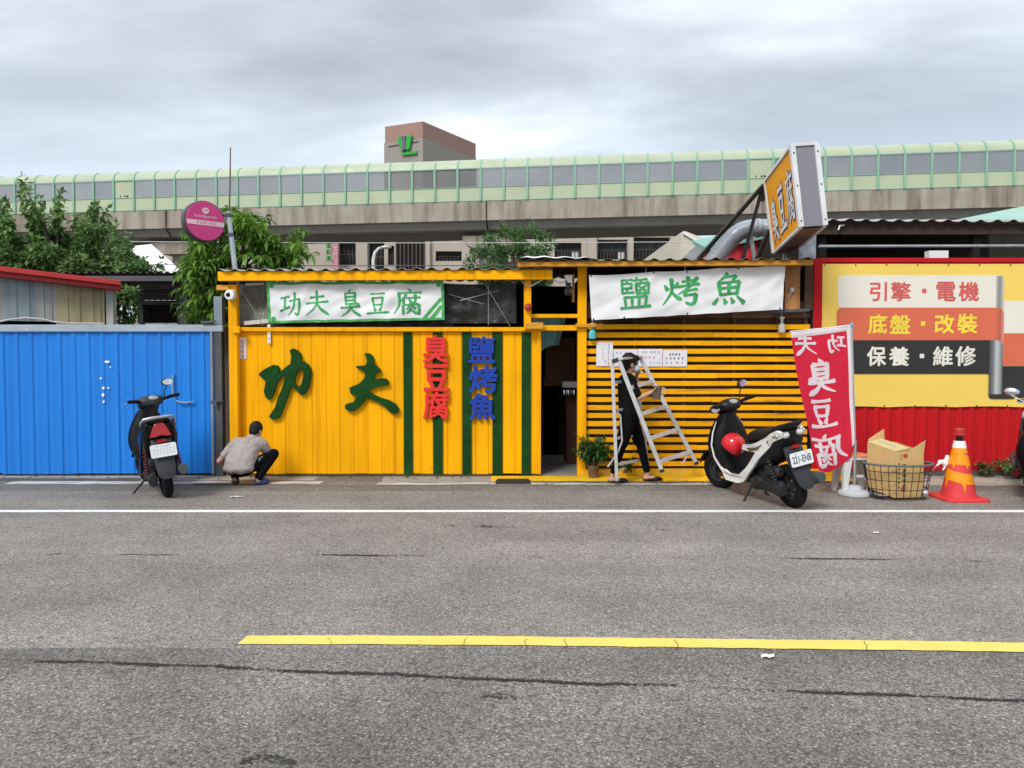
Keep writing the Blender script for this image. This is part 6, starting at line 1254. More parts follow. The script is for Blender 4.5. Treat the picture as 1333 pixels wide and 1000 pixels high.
    for s in (1, -1):
        mb = MB(); a, b = Vector((-.01, s * .172, .25)), Vector((.10, s * .155, .60)); n = 60; pts = [a.lerp(b, .12 + .7 * k / n) + Vector((.027 * math.cos(k * .85), .027 * math.sin(k * .85), 0)) for k in range(n + 1)]; mb.tube(pts, .006, 6); mb.tube([a, b], .011, 8); P(mb, 'shock_absorber', mat('red_spring', (0.10, 0.02, 0.02), 0.5) if tail == 'red' else DKGREY)
    mb = MB(); mb.tube([(.50, .10, .22), (.46, .24, .10), (.44, .33, .035 + .33 * math.tan(-lean) * -1 if False else .02)], .012, 8); mb.tube([(.42, .05, .20), (.30, .10, .12), (.20, .14, .13)], .011, 8); P(mb, 'kickstand', BLACK)
    # handlebar
    mb = MB(); mb.T = T; mb.sloft([ringx(.84, 1.00, .04, .03), ringx(.88, 1.015, .11, .055), ringx(.94, 1.02, .15, .07), ringx(1.02, 1.0, .14, .075), ringx(1.09, .965, .09, .05), ringx(1.13, .945, .04, .02)]); mb.sloft([ringz(.86, .97, .05, .06), ringz(.93, .96, .065, .08), ringz(1.0, .96, .07, .10)]); hb = P(mb, 'handlebar_cover', BLACK if accent is not paint else DKGREY)
    mb = MB(); mb.T = T; M_ = Matrix.Rotation(R(-38), 3, 'Y'); mb.sphere((.885, 0, 1.055), (.045, .075, .018), 16, 8, M_); P(mb, 'gauge', mat('gauge_glass', (0.30, 0.31, 0.32), 0.1, coat=.8, var=.4, scale=30), hb)
    for s in (1, -1):
        mb = MB(); mb.T = T; mb.tube([(.95, s * .12, 1.02), (.91, s * .18, 1.035), (.88, s * .24, 1.045)], [.02, .019, .018], 10); mb.tube([(.888, s * .19, 1.043), (.855, s * .315, 1.055)], .021, 12); P(mb, 'grip', RUBBER, hb)
        mb = MB(); mb.T = T; mb.tube([(.97, s * .20, 1.03), (.975, s * .24, 1.03), (.94, s * .32, 1.035)], .007, 6); P(mb, 'brake_lever', GALV, hb)
        k = mirrors[0 if s > 0 else 1]
        if k:
            mb = MB(); mb.T = T; h = 1.19 if k == 1 else .99; o_ = {1: .22, 2: .27, 3: .38}[k]; h = 1.10 if k == 3 else h
            mb.tube([(.95, s * .17, 1.05), (.95, s * .19, 1.12 if k == 1 else 1.02), (.94, s * o_, h)], .007, 6); mb.sphere((.93, s * o_, h + .035), (.022, .075, .045), 16, 8); mr = P(mb, 'mirror', BLACK, hb)
            mb = MB(); mb.T = T; mb.lathe([(.0, -.0225), (.9, -.0225), (.95, -.015)], (0, 0, 0), 20, 'x'); mb.v = [Vector((.93 + (p - Vector((0, 0, 0))).x, s * o_ + 0, 0)) for p in mb.v] if False else mb.v
            mb = MB(); mb.T = T; n = 18; mb.add([(.9065, s * o_ + .066 * math.cos(2 * math.pi * q / n), h + .035 + .037 * math.sin(2 * math.pi * q / n)) for q in range(n)], [tuple(range(n))]); P(mb, 'mirror_glass', CHROME, mr)
    for s in (1, -1): mb = MB(); mb.T = T; mb.tube([(.98, s * .20, 1.025), (1.05, s * .16, 1.06), (1.09, s * .08, .99), (1.07, s * .05, .86)], .005, 6); P(mb, 'brake_cable', BLACK, hb)
    mb = MB(); mb.T = T; mb.sphere((1.105, 0, .965), (.04, .085, .035), 16, 8); P(mb, 'headlight', CLEAR_L, hb)
    for s in (1, -1): mb = MB(); mb.sphere((1.145, s * .12, .70), (.03, .05, .03), 12, 8); P(mb, 'indicator', AMBER_L)
    mb = MB(); mb.lathe([(.0, .002), (.03, 0), (.034, -.006), (.03, -.012)], (1.172, 0, .60), 18, 'x'); P(mb, 'badge', CHROME)
    return t
pw = ground(1043, 660); ws = scooter('white and black scooter with a red helmet on its front, parked by the red flag', (pw.x - .085, pw.y - .02), R(107), R(-11), R(14), BLACKG, WHITE_P, 'clear', '221-ENB', (2, 1), WHITE_P)
pk = ground(219, 647); ks = scooter('black scooter with red tail light parked nose to the blue fence', (pk.x, pk.y), R(121), R(-7), R(22), BLACKG, BLACKG, 'red', None, (0, 1))
es = scooter('black scooter facing the road at the right picture edge', (6.12, 9.06), R(-121), R(-7), R(-6), BLACKG, BLACKG, 'red', None, (3, 3))
for o in es.children:
    if o.name.startswith('handlebar_cover'):
        o.data.materials[0] = mat('silver_plastic', (0.45, 0.46, 0.48), 0.3, .4)
        for q in o.children:
            if q.name.startswith('mirror') and 'glass' not in q.name: q.data.materials[0] = CHROME
ws['label'] = 'white and black scooter parked on the shoulder beside the red flag'
# red helmet hung on the white scooter
Mw = wmat(ws); hc = Mw @ Vector((.80, .09, .60))
hm = thing('helmet', 'glossy red helmet hanging on the front of the white and black scooter', 'helmet', hc)
mb = MB(); rings = []
for i in range(13):
    tt = math.pi * (i + .01) / 13.2; rings.append([hc + Vector((.135 * math.sin(tt) * math.cos(a), .135 * math.sin(tt) * math.sin(a), .13 * math.cos(tt))) for a in [2 * math.pi * k / 26 for k in range(26)] ])
Rh = Matrix.Rotation(R(35), 3, 'Y') @ Matrix.Rotation(R(20), 3, 'X'); rings = [[hc + Rh @ (p - hc) for p in r_] for r_ in rings[:10]]
mb.loft(rings, cap=False); mb.loft([[hc + (p - hc) * .95 for p in r_] for r_ in rings], cap=False); mb.build('shell', RED_H, hm)
mb = MB(); mb.tube(rings[9] + [rings[9][0]], .008, 6); mb.build('rim', BLACK, hm)
mb = MB(); mb.tube([hc + Rh @ Vector((.137 * math.sin(q) * math.cos(.6), .137 * math.sin(q) * math.sin(.6) , .132 * math.cos(q))) for q in [k * .2 - 1.0 for k in range(11)]], .003, 5); mb.tube([hc + Vector((0, 0, -.05)), hc + Vector((.03, .05, -.14)), hc + Vector((.05, .06, -.02))], .006, 5); mb.build('strap', BLACK, hm)

# ---------------------------------------------------------------- people
def frame(d, n):
    d = Vector(d).normalized(); n = Vector(n); n = (n - d * n.dot(d)).normalized(); s = d.cross(n); return s, n, d
def hand(mb, wrist, d, n, curl, thumb=1, size=1.0):
    """Palm and five unequal fingers; d runs along the hand, n is the side the fingers curl to."""
    s, n, d = frame(d, n); wrist = Vector(wrist); M_ = Matrix((s, n, d)).transposed()
    mb.sphere(wrist + d * .045 * size, (.040 * size, .016 * size, .052 * size), 12, 8, M_); mb.cone(wrist - d * .01, wrist + d * .03 * size, .026 * size, .024 * size, 10)
    for k, ln in enumerate((.062, .074, .079, .070)[::1]):
        b = wrist + d * .085 * size + s * (-.030 + .020 * k) * size * thumb; a = 0.25; p = b; ln = (.060, .078, .082, .072)[3 - k] if thumb > 0 else (.072, .082, .078, .060)[3 - k]
        for q, fr_ in enumerate((.42, .32, .26)):
            a += curl * (.55 if q == 0 else .75); e = p + (d * math.cos(a) + n * math.sin(a)) * ln * fr_ * size; mb.cone(p, e, .0088 * size, .0080 * size, 8); p = e
    b = wrist + d * .03 * size + s * .036 * size * thumb; dirs = (d * .7 + s * .75 * thumb + n * .3).normalized(); e = b + dirs * .035 * size; mb.cone(b, e, .0105 * size, .0095 * size, 8); e2 = e + (d * .8 + n * .6).normalized() * .028 * size; mb.cone(e, e2, .0095 * size, .008 * size, 8)
def head(mb, c, f, up, sz=1.0):
    s, u, f = None, Vector(up).normalized(), Vector(f).normalized(); f = (f - u * f.dot(u)).normalized(); s = f.cross(u); M_ = Matrix((s, f, u)).transposed(); c = Vector(c)
    mb.sphere(c + u * .015 - f * .008, (.076 * sz, .096 * sz, .098 * sz), 18, 12, M_); mb.sphere(c - u * .055 + f * .022, (.057 * sz, .066 * sz, .062 * sz), 14, 10, M_); mb.sphere(c - u * .092 + f * .058, (.026 * sz, .022 * sz, .02 * sz), 10, 8, M_)
    mb.cone(c + f * .088 + u * .005, c + f * .108 - u * .030, .009, .014, 8)
    for q in (1, -1): mb.sphere(c + s * .078 * q - f * .008 - u * .018, (.010, .022, .032), 10, 8, M_)
    return s, f, u
def chain(mb, items, n=7):
    for (c0, r0), (c1, r1) in zip(items, items[1:]):
        for k in range(n + 1): t = k / n; mb.sphere(c0.lerp(c1, t), tuple(p + (q - p) * t for p, q in zip(r0, r1)), 20, 12)
def feature(name, m, par, items):
    mb = MB()
    for c, r_, M_ in items: mb.sphere(c, r_, 12, 8, M_)
    return mb.build(name, m, par)

# person carrying the ladder past the slats
wp = thing('person', 'person in black clothes, face mask and black slippers carrying the aluminium ladder', 'person', (1.50, 9.47, 0))
V = Vector
J = dict(head=V((1.455, 9.46, 1.475)), neck=V((1.425, 9.46, 1.34)), chest=V((1.42, 9.46, 1.19)), waist=V((1.43, 9.46, 1.00)), pelvis=V((1.445, 9.46, .85)),
         sR=V((1.42, 9.315, 1.285)), eR=V((1.53, 9.27, 1.06)), wR=V((1.675, 9.29, 1.12)), sL=V((1.42, 9.605, 1.285)), eL=V((1.53, 9.66, 1.10)), wL=V((1.545, 9.56, 1.285)),
         hR=V((1.44, 9.38, .82)), kR=V((1.335, 9.37, .45)), aR=V((1.235, 9.37, .105)), hL=V((1.45, 9.54, .82)), kL=V((1.605, 9.55, .46)), aL=V((1.695, 9.56, .095)))
mb = MB(); s_, f_, u_ = head(mb, J['head'], (1, .25, -.12), (.12, .0, 1))
mb.cone(J['neck'] - V((0, 0, .04)), J['head'] - V((.01, 0, .06)), .052, .048); mb.sphere(J['chest'], (.105, .155, .15)); mb.sphere(J['waist'], (.095, .135, .13)); mb.sphere(J['pelvis'], (.105, .15, .11)); mb.cone(J['chest'] + V((0, -.10, .08)), J['chest'] + V((0, .10, .08)), .065, .065)
for q in 'RL':
    mb.cone(J['s' + q], J['e' + q], .044, .036); mb.cone(J['e' + q], J['w' + q], .037, .024); mb.cone(J['h' + q], J['k' + q], .080, .054); mb.cone(J['k' + q], J['a' + q], .053, .034); mb.cone(J['a' + q] - V((.02, 0, .05)), J['a' + q] + V((.13, 0, -.065)), .036, .026)
hand(mb, J['wR'], (.9, .1, .35), (0, .3, 1), .55, 1); hand(mb, J['wL'], (.15, -.55, .8), (1, .1, .1), .9, -1)
remesh('body', mb, 'x', wp) if False else remesh(mb, 'body', SKIN, wp, .0065, 3)
mb = MB(); chain(mb, [(J['chest'] + V((0, 0, .04)), (.122, .165, .13)), (J['waist'], (.120, .155, .13)), (J['pelvis'] + V((-.005, 0, .03)), (.127, .166, .10))]); mb.cone(J['chest'] + V((0, -.12, .085)), J['chest'] + V((0, .12, .085)), .075, .075); mb.cone(J['neck'] - V((0, 0, .06)), J['neck'] - V((0, 0, .02)), .075, .06)
for q in 'RL': mb.cone(J['s' + q], J['s' + q].lerp(J['e' + q], .8), .062, .060)
remesh(mb, 'tshirt', BLACKT, wp, .009, 4)
mb = MB(); mb.sphere(J['pelvis'], (.125, .168, .12))
for q in 'RL': mb.cone(J['h' + q] + V((0, 0, .02)), J['k' + q].lerp(J['h' + q], .12), .105, .076)
remesh(mb, 'shorts', TROUS, wp, .009, 4)
mb = MB()
for q in 'RL': mb.cone(J['h' + q], J['k' + q], .075, .060); mb.cone(J['k' + q], J['a' + q].lerp(J['k' + q], .12), .060, .045)
remesh(mb, 'leggings', TROUS, wp, .009, 3)
for q in 'RL':
    mb = MB(); a = J['a' + q]; mb.sphere(a + V((.065, 0, -.075 if a.z > .1 else -.068)), (.138, .048, .020)); mb.sphere(a + V((.115, 0, -.06)), (.065, .050, .026)); remesh(mb, 'slipper', BLACK, wp, .007, 2)
mb = MB(); c = J['head']; M_ = Matrix((s_, f_, u_)).transposed()
mb.sphere(c + u_ * .028 - f_ * .018, (.088, .105, .104), 18, 12, M_); mb.sphere(c - f_ * .06 - u_ * .03, (.075, .055, .08), 14, 10, M_); mb.sphere(c + f_ * .06 + u_ * .075, (.072, .045, .035), 12, 8, M_); hr = remesh(mb, 'hair', HAIR, wp, .007, 2)
mb = MB(); mb.sphere(c + f_ * .078 - u_ * .058, (.058, .050, .050), 16, 10, M_); mk_ = remesh(mb, 'face_mask', MASK, wp, .006, 2)
mb = MB()
for q in (1, -1): mb.tube([c + f_ * .075 + s_ * .05 * q - u_ * .04, c + s_ * .076 * q - f_ * .0 - u_ * .015], .002, 5)
mb.build('ear_loop', WHITE, mk_)
feature('eye', BLACKG, wp, [(c + f_ * .086 + s_ * .030 * q + u_ * .012, (.013, .008, .007), M_) for q in (1, -1)]); feature('eyebrow', HAIR, wp, [(c + f_ * .086 + s_ * .031 * q + u_ * .034, (.018, .007, .004), M_) for q in (1, -1)])
# carton in the hand
cc_ = V((1.765, 9.30, 1.115)); bt = thing('carton', 'small open brown carton held out by the person with the ladder', 'carton', cc_, (0, R(8), R(-14)))
mb = MB()
for x0, x1, y0, y1, z0, z1, mi in ((-.055, .055, -.05, .05, -.075, -.07, 0), (-.055, -.05, -.05, .05, -.07, .08, 0), (.05, .055, -.05, .05, -.07, .08, 1), (-.05, .05, -.05, -.046, -.07, .08, 0), (-.05, .05, .046, .05, -.07, .08, 0)): mb.box(x0, x1, y0, y1, z0, z1, mi)
mb.build('box', [mat('brown_carton', (0.10, 0.062, 0.038), 0.7, var=.15), WHITE], bt, world=False)
mb = MB(); mb.hexa([(.055, -.05, .078), (.115, -.05, .045), (.115, -.05, .048), (.055, -.05, .082), (.055, .05, .078), (.115, .05, .045), (.115, .05, .048), (.055, .05, .082)]); mb.hexa([(.056, -.048, -.07), (.060, -.048, -.07), (.10, -.048, .05), (.096, -.048, .05), (.056, .048, -.07), (.060, .048, -.07), (.10, .048, .05), (.096, .048, .05)], 0); mb.build('flap', mat('pale_card', (0.55, 0.50, 0.38), .7), bt, world=False)

# ladder
lt = thing('step_ladder', 'aluminium A-frame step ladder held up in front of the slats', 'ladder', (1.6, 9.45, 0))
An, Af = at(805, 468, 9.18), at(833, 465, 9.66)                 # hinge, near and far side
Bn, Bf = at(862, 614, 9.16), at(907, 604, 9.64)                 # feet of the stepped side, swung out
Cn, Cf = at(803, 629, 9.22), at(845, 621, 9.70); Cn.z = max(Cn.z, .015); Cf.z = max(Cf.z, .015)
Dn, Df = at(797, 471, 9.20), at(826, 470, 9.68)
mb = MB()
for a, b in ((An, Bn), (Af, Bf)): mb.bar(a, b, .050, .026, up=(0, 1, 0))
mb.build('stepped_rail', ALU, lt, bevel=.003); mb = MB()
for a, b in ((Dn, Cn), (Df, Cf)): mb.bar(a, b, .040, .022, up=(0, 1, 0))
mb.build('rear_rail', ALU, lt, bevel=.003)
for k in (.26, .49, .72, .93) if False else (.255, .49, .705, .915):
    mb = MB(); mb.bar(An.lerp(Bn, k), Af.lerp(Bf, k - .03), .05, .02, up=(Bn - An).normalized().cross((Af - An).normalized())); mb.build('tread', ALU, lt, bevel=.002)
for k in (.17, .40, .63, .845): mb = MB(); mb.bar(Dn.lerp(Cn, k), Df.lerp(Cf, k), .024, .032); mb.build('brace', ALU, lt, bevel=.002)
mb = MB(); mb.bar(An + V((0, -.02, .005)), Af + V((0, .02, .005)), .10, .022); mb.build('top_cap', ALU, lt, bevel=.003)
for a, b in ((An, Dn), (Af, Df)): mb = MB(); mb.bar(a, b, .035, .05); mb.sphere((a + b) / 2, (.028, .03, .028), 10, 8); mb.build('hinge', DKGREY, lt)
for a, b in ((An, Bn), (Af, Bf), (Dn, Cn), (Df, Cf)): mb = MB(); d = (b - a).normalized(); mb.bar(b - d * .03, b + d * .008, .054, .034, up=(0, 1, 0)); mb.build('foot', DKGREY, lt)
mb = MB(); p, q = Dn.lerp(Cn, .42) + V((.035, .04, 0)), Dn.lerp(Cn, .72) + V((.055, .04, 0)); mb.tube([p + V((0, 0, .01)), p + V((.045, 0, -.03)), q + V((.03, 0, .1)), q + V((-.02, 0, -.04)), V((q.x - .14, q.y + .02, .22))], .010, 8); mb.bar(Bf.lerp(Af, .12), Bn.lerp(An, .06).lerp(Bf, .6), .014); mb.bar(Cn.lerp(Dn, .10), Cn.lerp(Dn, .15).lerp(Cf, .25), .016); mb.build('stay', ALU, lt)

# crouching person in grey shirt
gp_ = thing('person', 'person in grey shirt and black trousers crouching with back to the road', 'person', (-3.25, 9.3, 0))
J = dict(head=V((-3.155, 9.52, .735)), neck=V((-3.20, 9.46, .63)), chest=V((-3.25, 9.37, .48)), waist=V((-3.29, 9.27, .33)), pelvis=V((-3.30, 9.22, .24)),
         sL=V((-3.41, 9.40, .55)), eL=V((-3.62, 9.36, .32)), wL=V((-3.50, 9.60, .17)), sR=V((-3.05, 9.45, .545)), eR=V((-2.98, 9.60, .33)), wR=V((-3.10, 9.74, .20)),
         hL=V((-3.37, 9.24, .22)), kL=V((-3.43, 9.62, .40)), aL=V((-3.39, 9.30, .095)), hR=V((-3.22, 9.24, .22)), kR=V((-2.915, 9.52, .40)), aR=V((-3.06, 9.27, .095)))
mb = MB(); s_, f_, u_ = head(mb, J['head'], (.35, 1, -.45), (.12, .35, 1)); mb.cone(J['neck'] - V((.01, .02, .04)), J['head'] - u_ * .05 - f_ * .02, .058, .052); mb.sphere(J['chest'], (.165, .12, .16)); mb.sphere(J['waist'], (.15, .12, .13)); mb.sphere(J['pelvis'], (.155, .13, .11)); mb.cone(J['sL'].lerp(J['sR'], .2), J['sL'].lerp(J['sR'], .8), .075, .075)
for q in 'RL':
    mb.cone(J['s' + q], J['e' + q], .05, .041); mb.cone(J['e' + q], J['w' + q], .042, .027); mb.cone(J['h' + q], J['k' + q], .085, .06); mb.cone(J['k' + q], J['a' + q], .058, .038); d = V((-.03 if q == 'L' else .14, .15, 0)).normalized(); mb.cone(J['a' + q] + V((0, 0, -.055)), J['a' + q] + d * .15 + V((0, 0, -.065)), .036, .028)
hand(mb, J['wL'], (.5, .6, -.5), (.5, 0, -.8), .5, -1); hand(mb, J['wR'], (-.3, .7, -.6), (-.5, 0, -.8), .5, 1)
remesh(mb, 'body', SKIN, gp_, .007, 3)
mb = MB(); chain(mb, [(J['chest'] + V((.005, .01, .02)), (.195, .135, .14)), (J['waist'] + V((0, -.01, .02)), (.205, .150, .14)), (J['pelvis'] + V((.0, -.02, .0)), (.212, .160, .085))]); mb.cone(J['sL'].lerp(J['sR'], .12), J['sL'].lerp(J['sR'], .88), .105, .105); mb.cone(J['chest'] + V((0, 0, .04)), J['neck'] - V((0, .02, .04)), .135, .10); mb.cone(J['neck'] - V((.02, .03, .05)), J['neck'] + V((0, 0, -.005)), .095, .066)
for q in 'RL': mb.cone(J['s' + q], J['s' + q].lerp(J['e' + q], .66 if q == 'L' else .85), .078, .070)
shirt = remesh(mb, 'shirt', SHIRT, gp_, .009, 4)
for v in shirt.data.vertices:                                  # soft cloth folds across the back and hem
    p = v.co; v.co += v.normal * (.013 * noise.noise(V((p.x * 7 + p.z * 6, p.y * 5, p.z * 9 - p.x * 8))) + .006 * noise.noise(V((p.x * 20, p.y * 16, p.z * 20 + p.x * 12))))
mb = MB(); mb.sphere(J['pelvis'] + V((0, 0, -.02)), (.17, .145, .105))
for q in 'RL': mb.cone(J['h' + q], J['k' + q], .098, .075); mb.cone(J['k' + q], J['a' + q].lerp(J['k' + q], .06), .074, .058)
remesh(mb, 'trousers', TROUS, gp_, .009, 4)
mb = MB()
for k in range(3): a = J['hR'].lerp(J['kR'], .45 + .05 * k); mb.tube([a + V((-.07, -.082, -.06 + .02 * k)), a + V((0, -.085, .01 + .02 * k)), a + V((.05, -.07, .045 + .015 * k))], .003, 5)
mb.build('stripe', INK_GY, gp_)
for q in 'RL':
    mb = MB(); a = J['a' + q]; d = V((-.03 if q == 'L' else .14, .15, 0)).normalized(); M_ = Matrix((d, V((-d.y, d.x, 0)), V((0, 0, 1)))).transposed(); mb.sphere(a + d * .055 + V((0, 0, -.062)), (.145, .054, .032), 14, 8, M_); mb.sphere(a + d * .09 + V((0, 0, -.045)), (.08, .052, .036), 12, 8, M_); remesh(mb, 'shoe', mat('navy_shoe', (0.035, 0.06, 0.16), 0.7, var=.2) if q == 'R' else mat('dark_shoe', (0.03, 0.035, 0.05), 0.7), gp_, .007, 2)
c = J['head']; M_ = Matrix((s_, f_, u_)).transposed(); mb = MB(); mb.sphere(c + u_ * .026 - f_ * .018, (.087, .104, .103), 18, 12, M_); mb.sphere(c - f_ * .055 - u_ * .02, (.074, .055, .075), 14, 10, M_); remesh(mb, 'hair', HAIR, gp_, .007, 2)
feature('eye', BLACKG, gp_, [(c + f_ * .079 + s_ * .030 * q + u_ * .012, (.013, .008, .007), M_) for q in (1, -1)])
gp_.scale = (.88, .88, .88); gp_.location.z = -.001
mb = MB(); a = ground(252, 630.5, .02); b = ground(300, 630, .02); mb.bar(a, b, .02, .02); mb.build('metal_rod', DSTEEL, label='thin dark metal rod on the ground beside the crouching person', cat='rod')

# ---------------------------------------------------------------- flag, stool, basket, box, cone
fb_ = ground(1112, 645); fs = thing('flag_stand', 'tall red flag with mirrored white characters on a round white base', 'flag', (fb_.x, fb_.y, 0))
mb = MB(); mb.lathe([(.0, 0), (.165, 0), (.175, .012), (.172, .04), (.15, .058), (.09, .068), (.075, .10), (.05, .115), (.03, .118), (.0, .12)], (fb_.x, fb_.y, 0), 28); mb.build('base', mat('base_grey', (0.46, 0.49, 0.53), .55, var=.08), fs)
ptop = at(1108.5, 424, fb_.y); mb = MB(); mb.tube([(fb_.x, fb_.y, .1), (fb_.x, fb_.y, .62)], .017, 10); mb.tube([(fb_.x, fb_.y, .6), ptop + V((0, 0, .02))], .011, 8); pol = mb.build('pole', GALV, fs)
mb = MB(); mb.tube([ptop + V((.02, 0, .0)), at(1028, 432, fb_.y)], .009, 8); mb.build('cross_bar', WHITE_PL, fs); mb = MB(); mb.sphere(ptop + V((0, 0, .005)), (.018, .018, .03)); mb.build('connector', mat('cyan_plastic', (0.08, 0.42, 0.60), .4), fs)
def ff(u, v, w=0.0):
    x0 = 1029.5 + 30 * (1 - v) ** 1.3 + (4 * (1 - v)); x1 = 1108 + 4 * (1 - v); yt = 432 - 9.5 * u; yb = 612 - 24 * u ** 3 + 4 * math.sin(u * 4)
    p = at(x0 + (x1 - x0) * u, yb + (yt - yb) * v, fb_.y)
    d = .05 * (1 - v) ** 1.2 * math.sin(u * 7 + v * 2.5 + 1) * (1 - u) ** .3 + .018 * noise.noise(V((u * 4, v * 4, 2))) + .03 * (1 - v) * noise.noise(V((u * 7 + v * 3, v * 2, 8)))
    return p + V((0, -w - d, 0))
mb = MB(); mb.sheet(lambda u, v: ff(u * .925, v * .955), 40, 60); fl_ = mb.build('flag', FLAG_R, fs)
mb = MB(); mb.sheet(lambda u, v: ff(.925 + .075 * u, .06 + .94 * v, .002 + .012 * math.sin(math.pi * u)), 6, 60); mb.sheet(lambda u, v: ff(u * .925, .955 + .045 * v, .002 + .008 * math.sin(math.pi * v)), 40, 4); mb.build('sleeve', FLAG_W, fl_)
def fm(u, v, w): 
    # box given in photo pixels relative to the flag; characters are seen from behind, so they read mirrored
    return ff(u, v, w)
def uv(px, py):
    v = 1 - (py - 428) / 180.0
    for _ in range(6):
        x0 = 1029.5 + 34 * (1 - v) ** 1.2; x1 = 1108 + 4 * (1 - v); u = (px - x0) / (x1 - x0); yt = 432 - 9.5 * u; yb = 612 - 24 * max(0, u) ** 3; v = (py - yb) / (yt - yb)
    return u, v
for i, (ch, x0, x1, y0, y1) in enumerate((('功', 1075, 1101, 434, 459), ('夫', 1034, 1064, 432, 463), ('臭', 1049, 1089, 467, 513), ('豆', 1053, 1090, 517, 557), ('腐', 1056, 1102, 563, 606))):
    ua, va = uv(x0, (y0 + y1) / 2); ub, vb_ = uv(x1, (y0 + y1) / 2); _, vt = uv((x0 + x1) / 2, y0); _, vbm = uv((x0 + x1) / 2, y1)
    mb = MB(); brush(mb, ch, ub, ua, vbm, vt, fm, 13.5 if ch != '腐' else 11, .003, seed=50 + i); mb.build('character', FLAG_W, fl_)
so = V((at(1110, 640, 8.72).x, 8.72, 0)); sto = thing('stool', 'white plastic stool with orange seat behind the flag base', 'stool', so)
for sx in (1, -1):
    for sy in (1, -1): mb = MB(); mb.loft([[so + V((sx * q + a * w, sy * q * .9 + b * w, z)) for a, b in ((-1, -1), (1, -1), (1, 1), (-1, 1))] for z, q, w in ((0, .155, .022), (.02, .155, .024), (.42, .115, .045))]); mb.build('leg', WHITE_PL, sto, bevel=.004)
mb = MB(); mb.loft([ringz(.40, 0, .155, .155, 5), ringz(.43, 0, .155, .155, 5)]); mb.v = [p + so for p in mb.v]; mb.build('apron', WHITE_PL, sto)
mb = MB(); mb.loft([ringz(.4302, 0, .16, .16, 5), ringz(.445, 0, .16, .16, 5), ringz(.452, 0, .14, .14, 5)]); mb.v = [p + so for p in mb.v]; mb.build('seat', mat('orange_seat', (0.75, 0.24, 0.12), .5), sto)
mb = MB(); mb.box(so.x + .10, so.x + .155, so.y - .17, so.y - .13, .02, .40); mb.box(so.x - .06, so.x + .06, so.y - .14, so.y - .13, .2, .23); mb.build('panel', WHITE_PL, sto)

bc = ground(1168, 650); bc.y = 8.42; bc.x = at(1168, 650, 8.42).x; bk = thing('wire_basket', 'black oval wire basket holding a cardboard box', 'basket', (bc.x, bc.y, 0))
def bring(z, n=40): k = z / .385; return [bc + V(((.295 + .07 * k) * math.cos(a), (.20 + .05 * k) * math.sin(a), z)) for a in [2 * math.pi * q / n for q in range(n + 1)]]
WIRE = mat('black_wire', (0.03, 0.03, 0.032), .5, .4)
mb = MB(); mb.tube(bring(.385), .0125, 8); mb.build('rim', mat('grey_rim', (0.13, 0.135, 0.14), .5), bk)
mb = MB()
for z in (.02, .115, .215, .31): mb.tube(bring(z), .0045, 6)
for k in range(26):
    a = 2 * math.pi * k / 26; mb.tube([bc + V(((.295 + .07 * q) * math.cos(a), (.20 + .05 * q) * math.sin(a), .385 * q)) for q in (.045, .5, 1)], .004, 5)
for k in range(-4, 5): x = k * .065; h = .20 * math.sqrt(max(0, 1 - (x / .295) ** 2)); mb.tube([bc + V((x, -h, .02)), bc + V((x, h, .02))], .004, 5)
mb.build('wires', WIRE, bk)
mb = MB(); mb.sphere(bc + V((.235, -.12, .075)), .048, 16, 10); mb.build('metal_ball', CHROME, label='small shiny ball lying in the wire basket', cat='ball')
mb = MB(); mb.lathe([(.0, .03), (.06, .03), (.085, .05), (.08, .055), (.0, .045)], bc + V((-.20, -.06, 0)), 18); mb.build('saucer', GALV, label='small metal dish in the bottom of the wire basket', cat='dish')
# cardboard box, corner towards the road
F = V((bc.x - .115, bc.y - .165, .03)); eL_, eR_ = V((-.185, .25, 0)), V((.33, .04, 0)); lift = V((0, 0, .085))
H = .50
def bx(a, b, z): return F + eL_ * a + eR_ * b + V((0, 0, z)) + lift * a * .9
cbx = thing('cardboard_box', 'opened cardboard box with printed marks standing in the wire basket', 'box', F)
mb = MB()
def panel(p, mi=0, th=.005):
    n = (p[1] - p[0]).cross(p[3] - p[0]).normalized() * th; mb.hexa(list(p) + [q - n for q in p], mi)
panel([bx(1, 0, 0), bx(0, 0, 0), bx(0, 0, H), bx(1, 0, H)]); panel([bx(0, 0.006, 0), bx(0, 1, 0), bx(0, 1, H - .01), bx(0, 0.006, H)]); panel([bx(0.01, 1, 0), bx(1, 1, 0), bx(1, 1, H), bx(0.01, 1, H)]); panel([bx(1, .994, 0), bx(1, 0.006, 0), bx(1, 0.006, H), bx(1, .994, H)]); panel([bx(0, 0, .004), bx(1, 0, .004), bx(1, 1, .004), bx(0, 1, .004)])
mb.build('carton', CARD, cbx, smooth=False)
mb = MB(); panel([bx(0, 0, H + .006), bx(0, .50, H + .04), bx(1, .50, H + .04), bx(1, 0, H + .006)]); mb.build('flap', CARD_L, cbx, smooth=False)
mb = MB(); panel([bx(0, .50, H - .008), bx(0, 1.0, H - .012), bx(-.04, 1.02, H + .125), bx(0, .52, H + .015)]); mb.build('flap', CARD, cbx, smooth=False); mb = MB(); panel([bx(1, .05, H + .01), bx(1, .62, H - .01), bx(1.03, .62, H + .145), bx(1.03, .06, H + .03)]); mb.build('flap', CARD, cbx, smooth=False)
mb = MB(); pr = lambda u, v, w=.003: bx(0, u, v) - eR_.cross(V((0, 0, 1))).normalized() * -w
def dab(u0, u1, v0, v1, f=None): mb.add([pr(u0, v0), pr(u1, v0), pr(u1, v1), pr(u0, v1)], [(0, 1, 2, 3)])
rr = random.Random(3)
for k in range(5):
    v = .36 - k * .055
    for q in range(3): dab(.27, .39, v - q * .013, v - q * .013 + .006)
    dab(.31, .335, v - .03, v + .008)
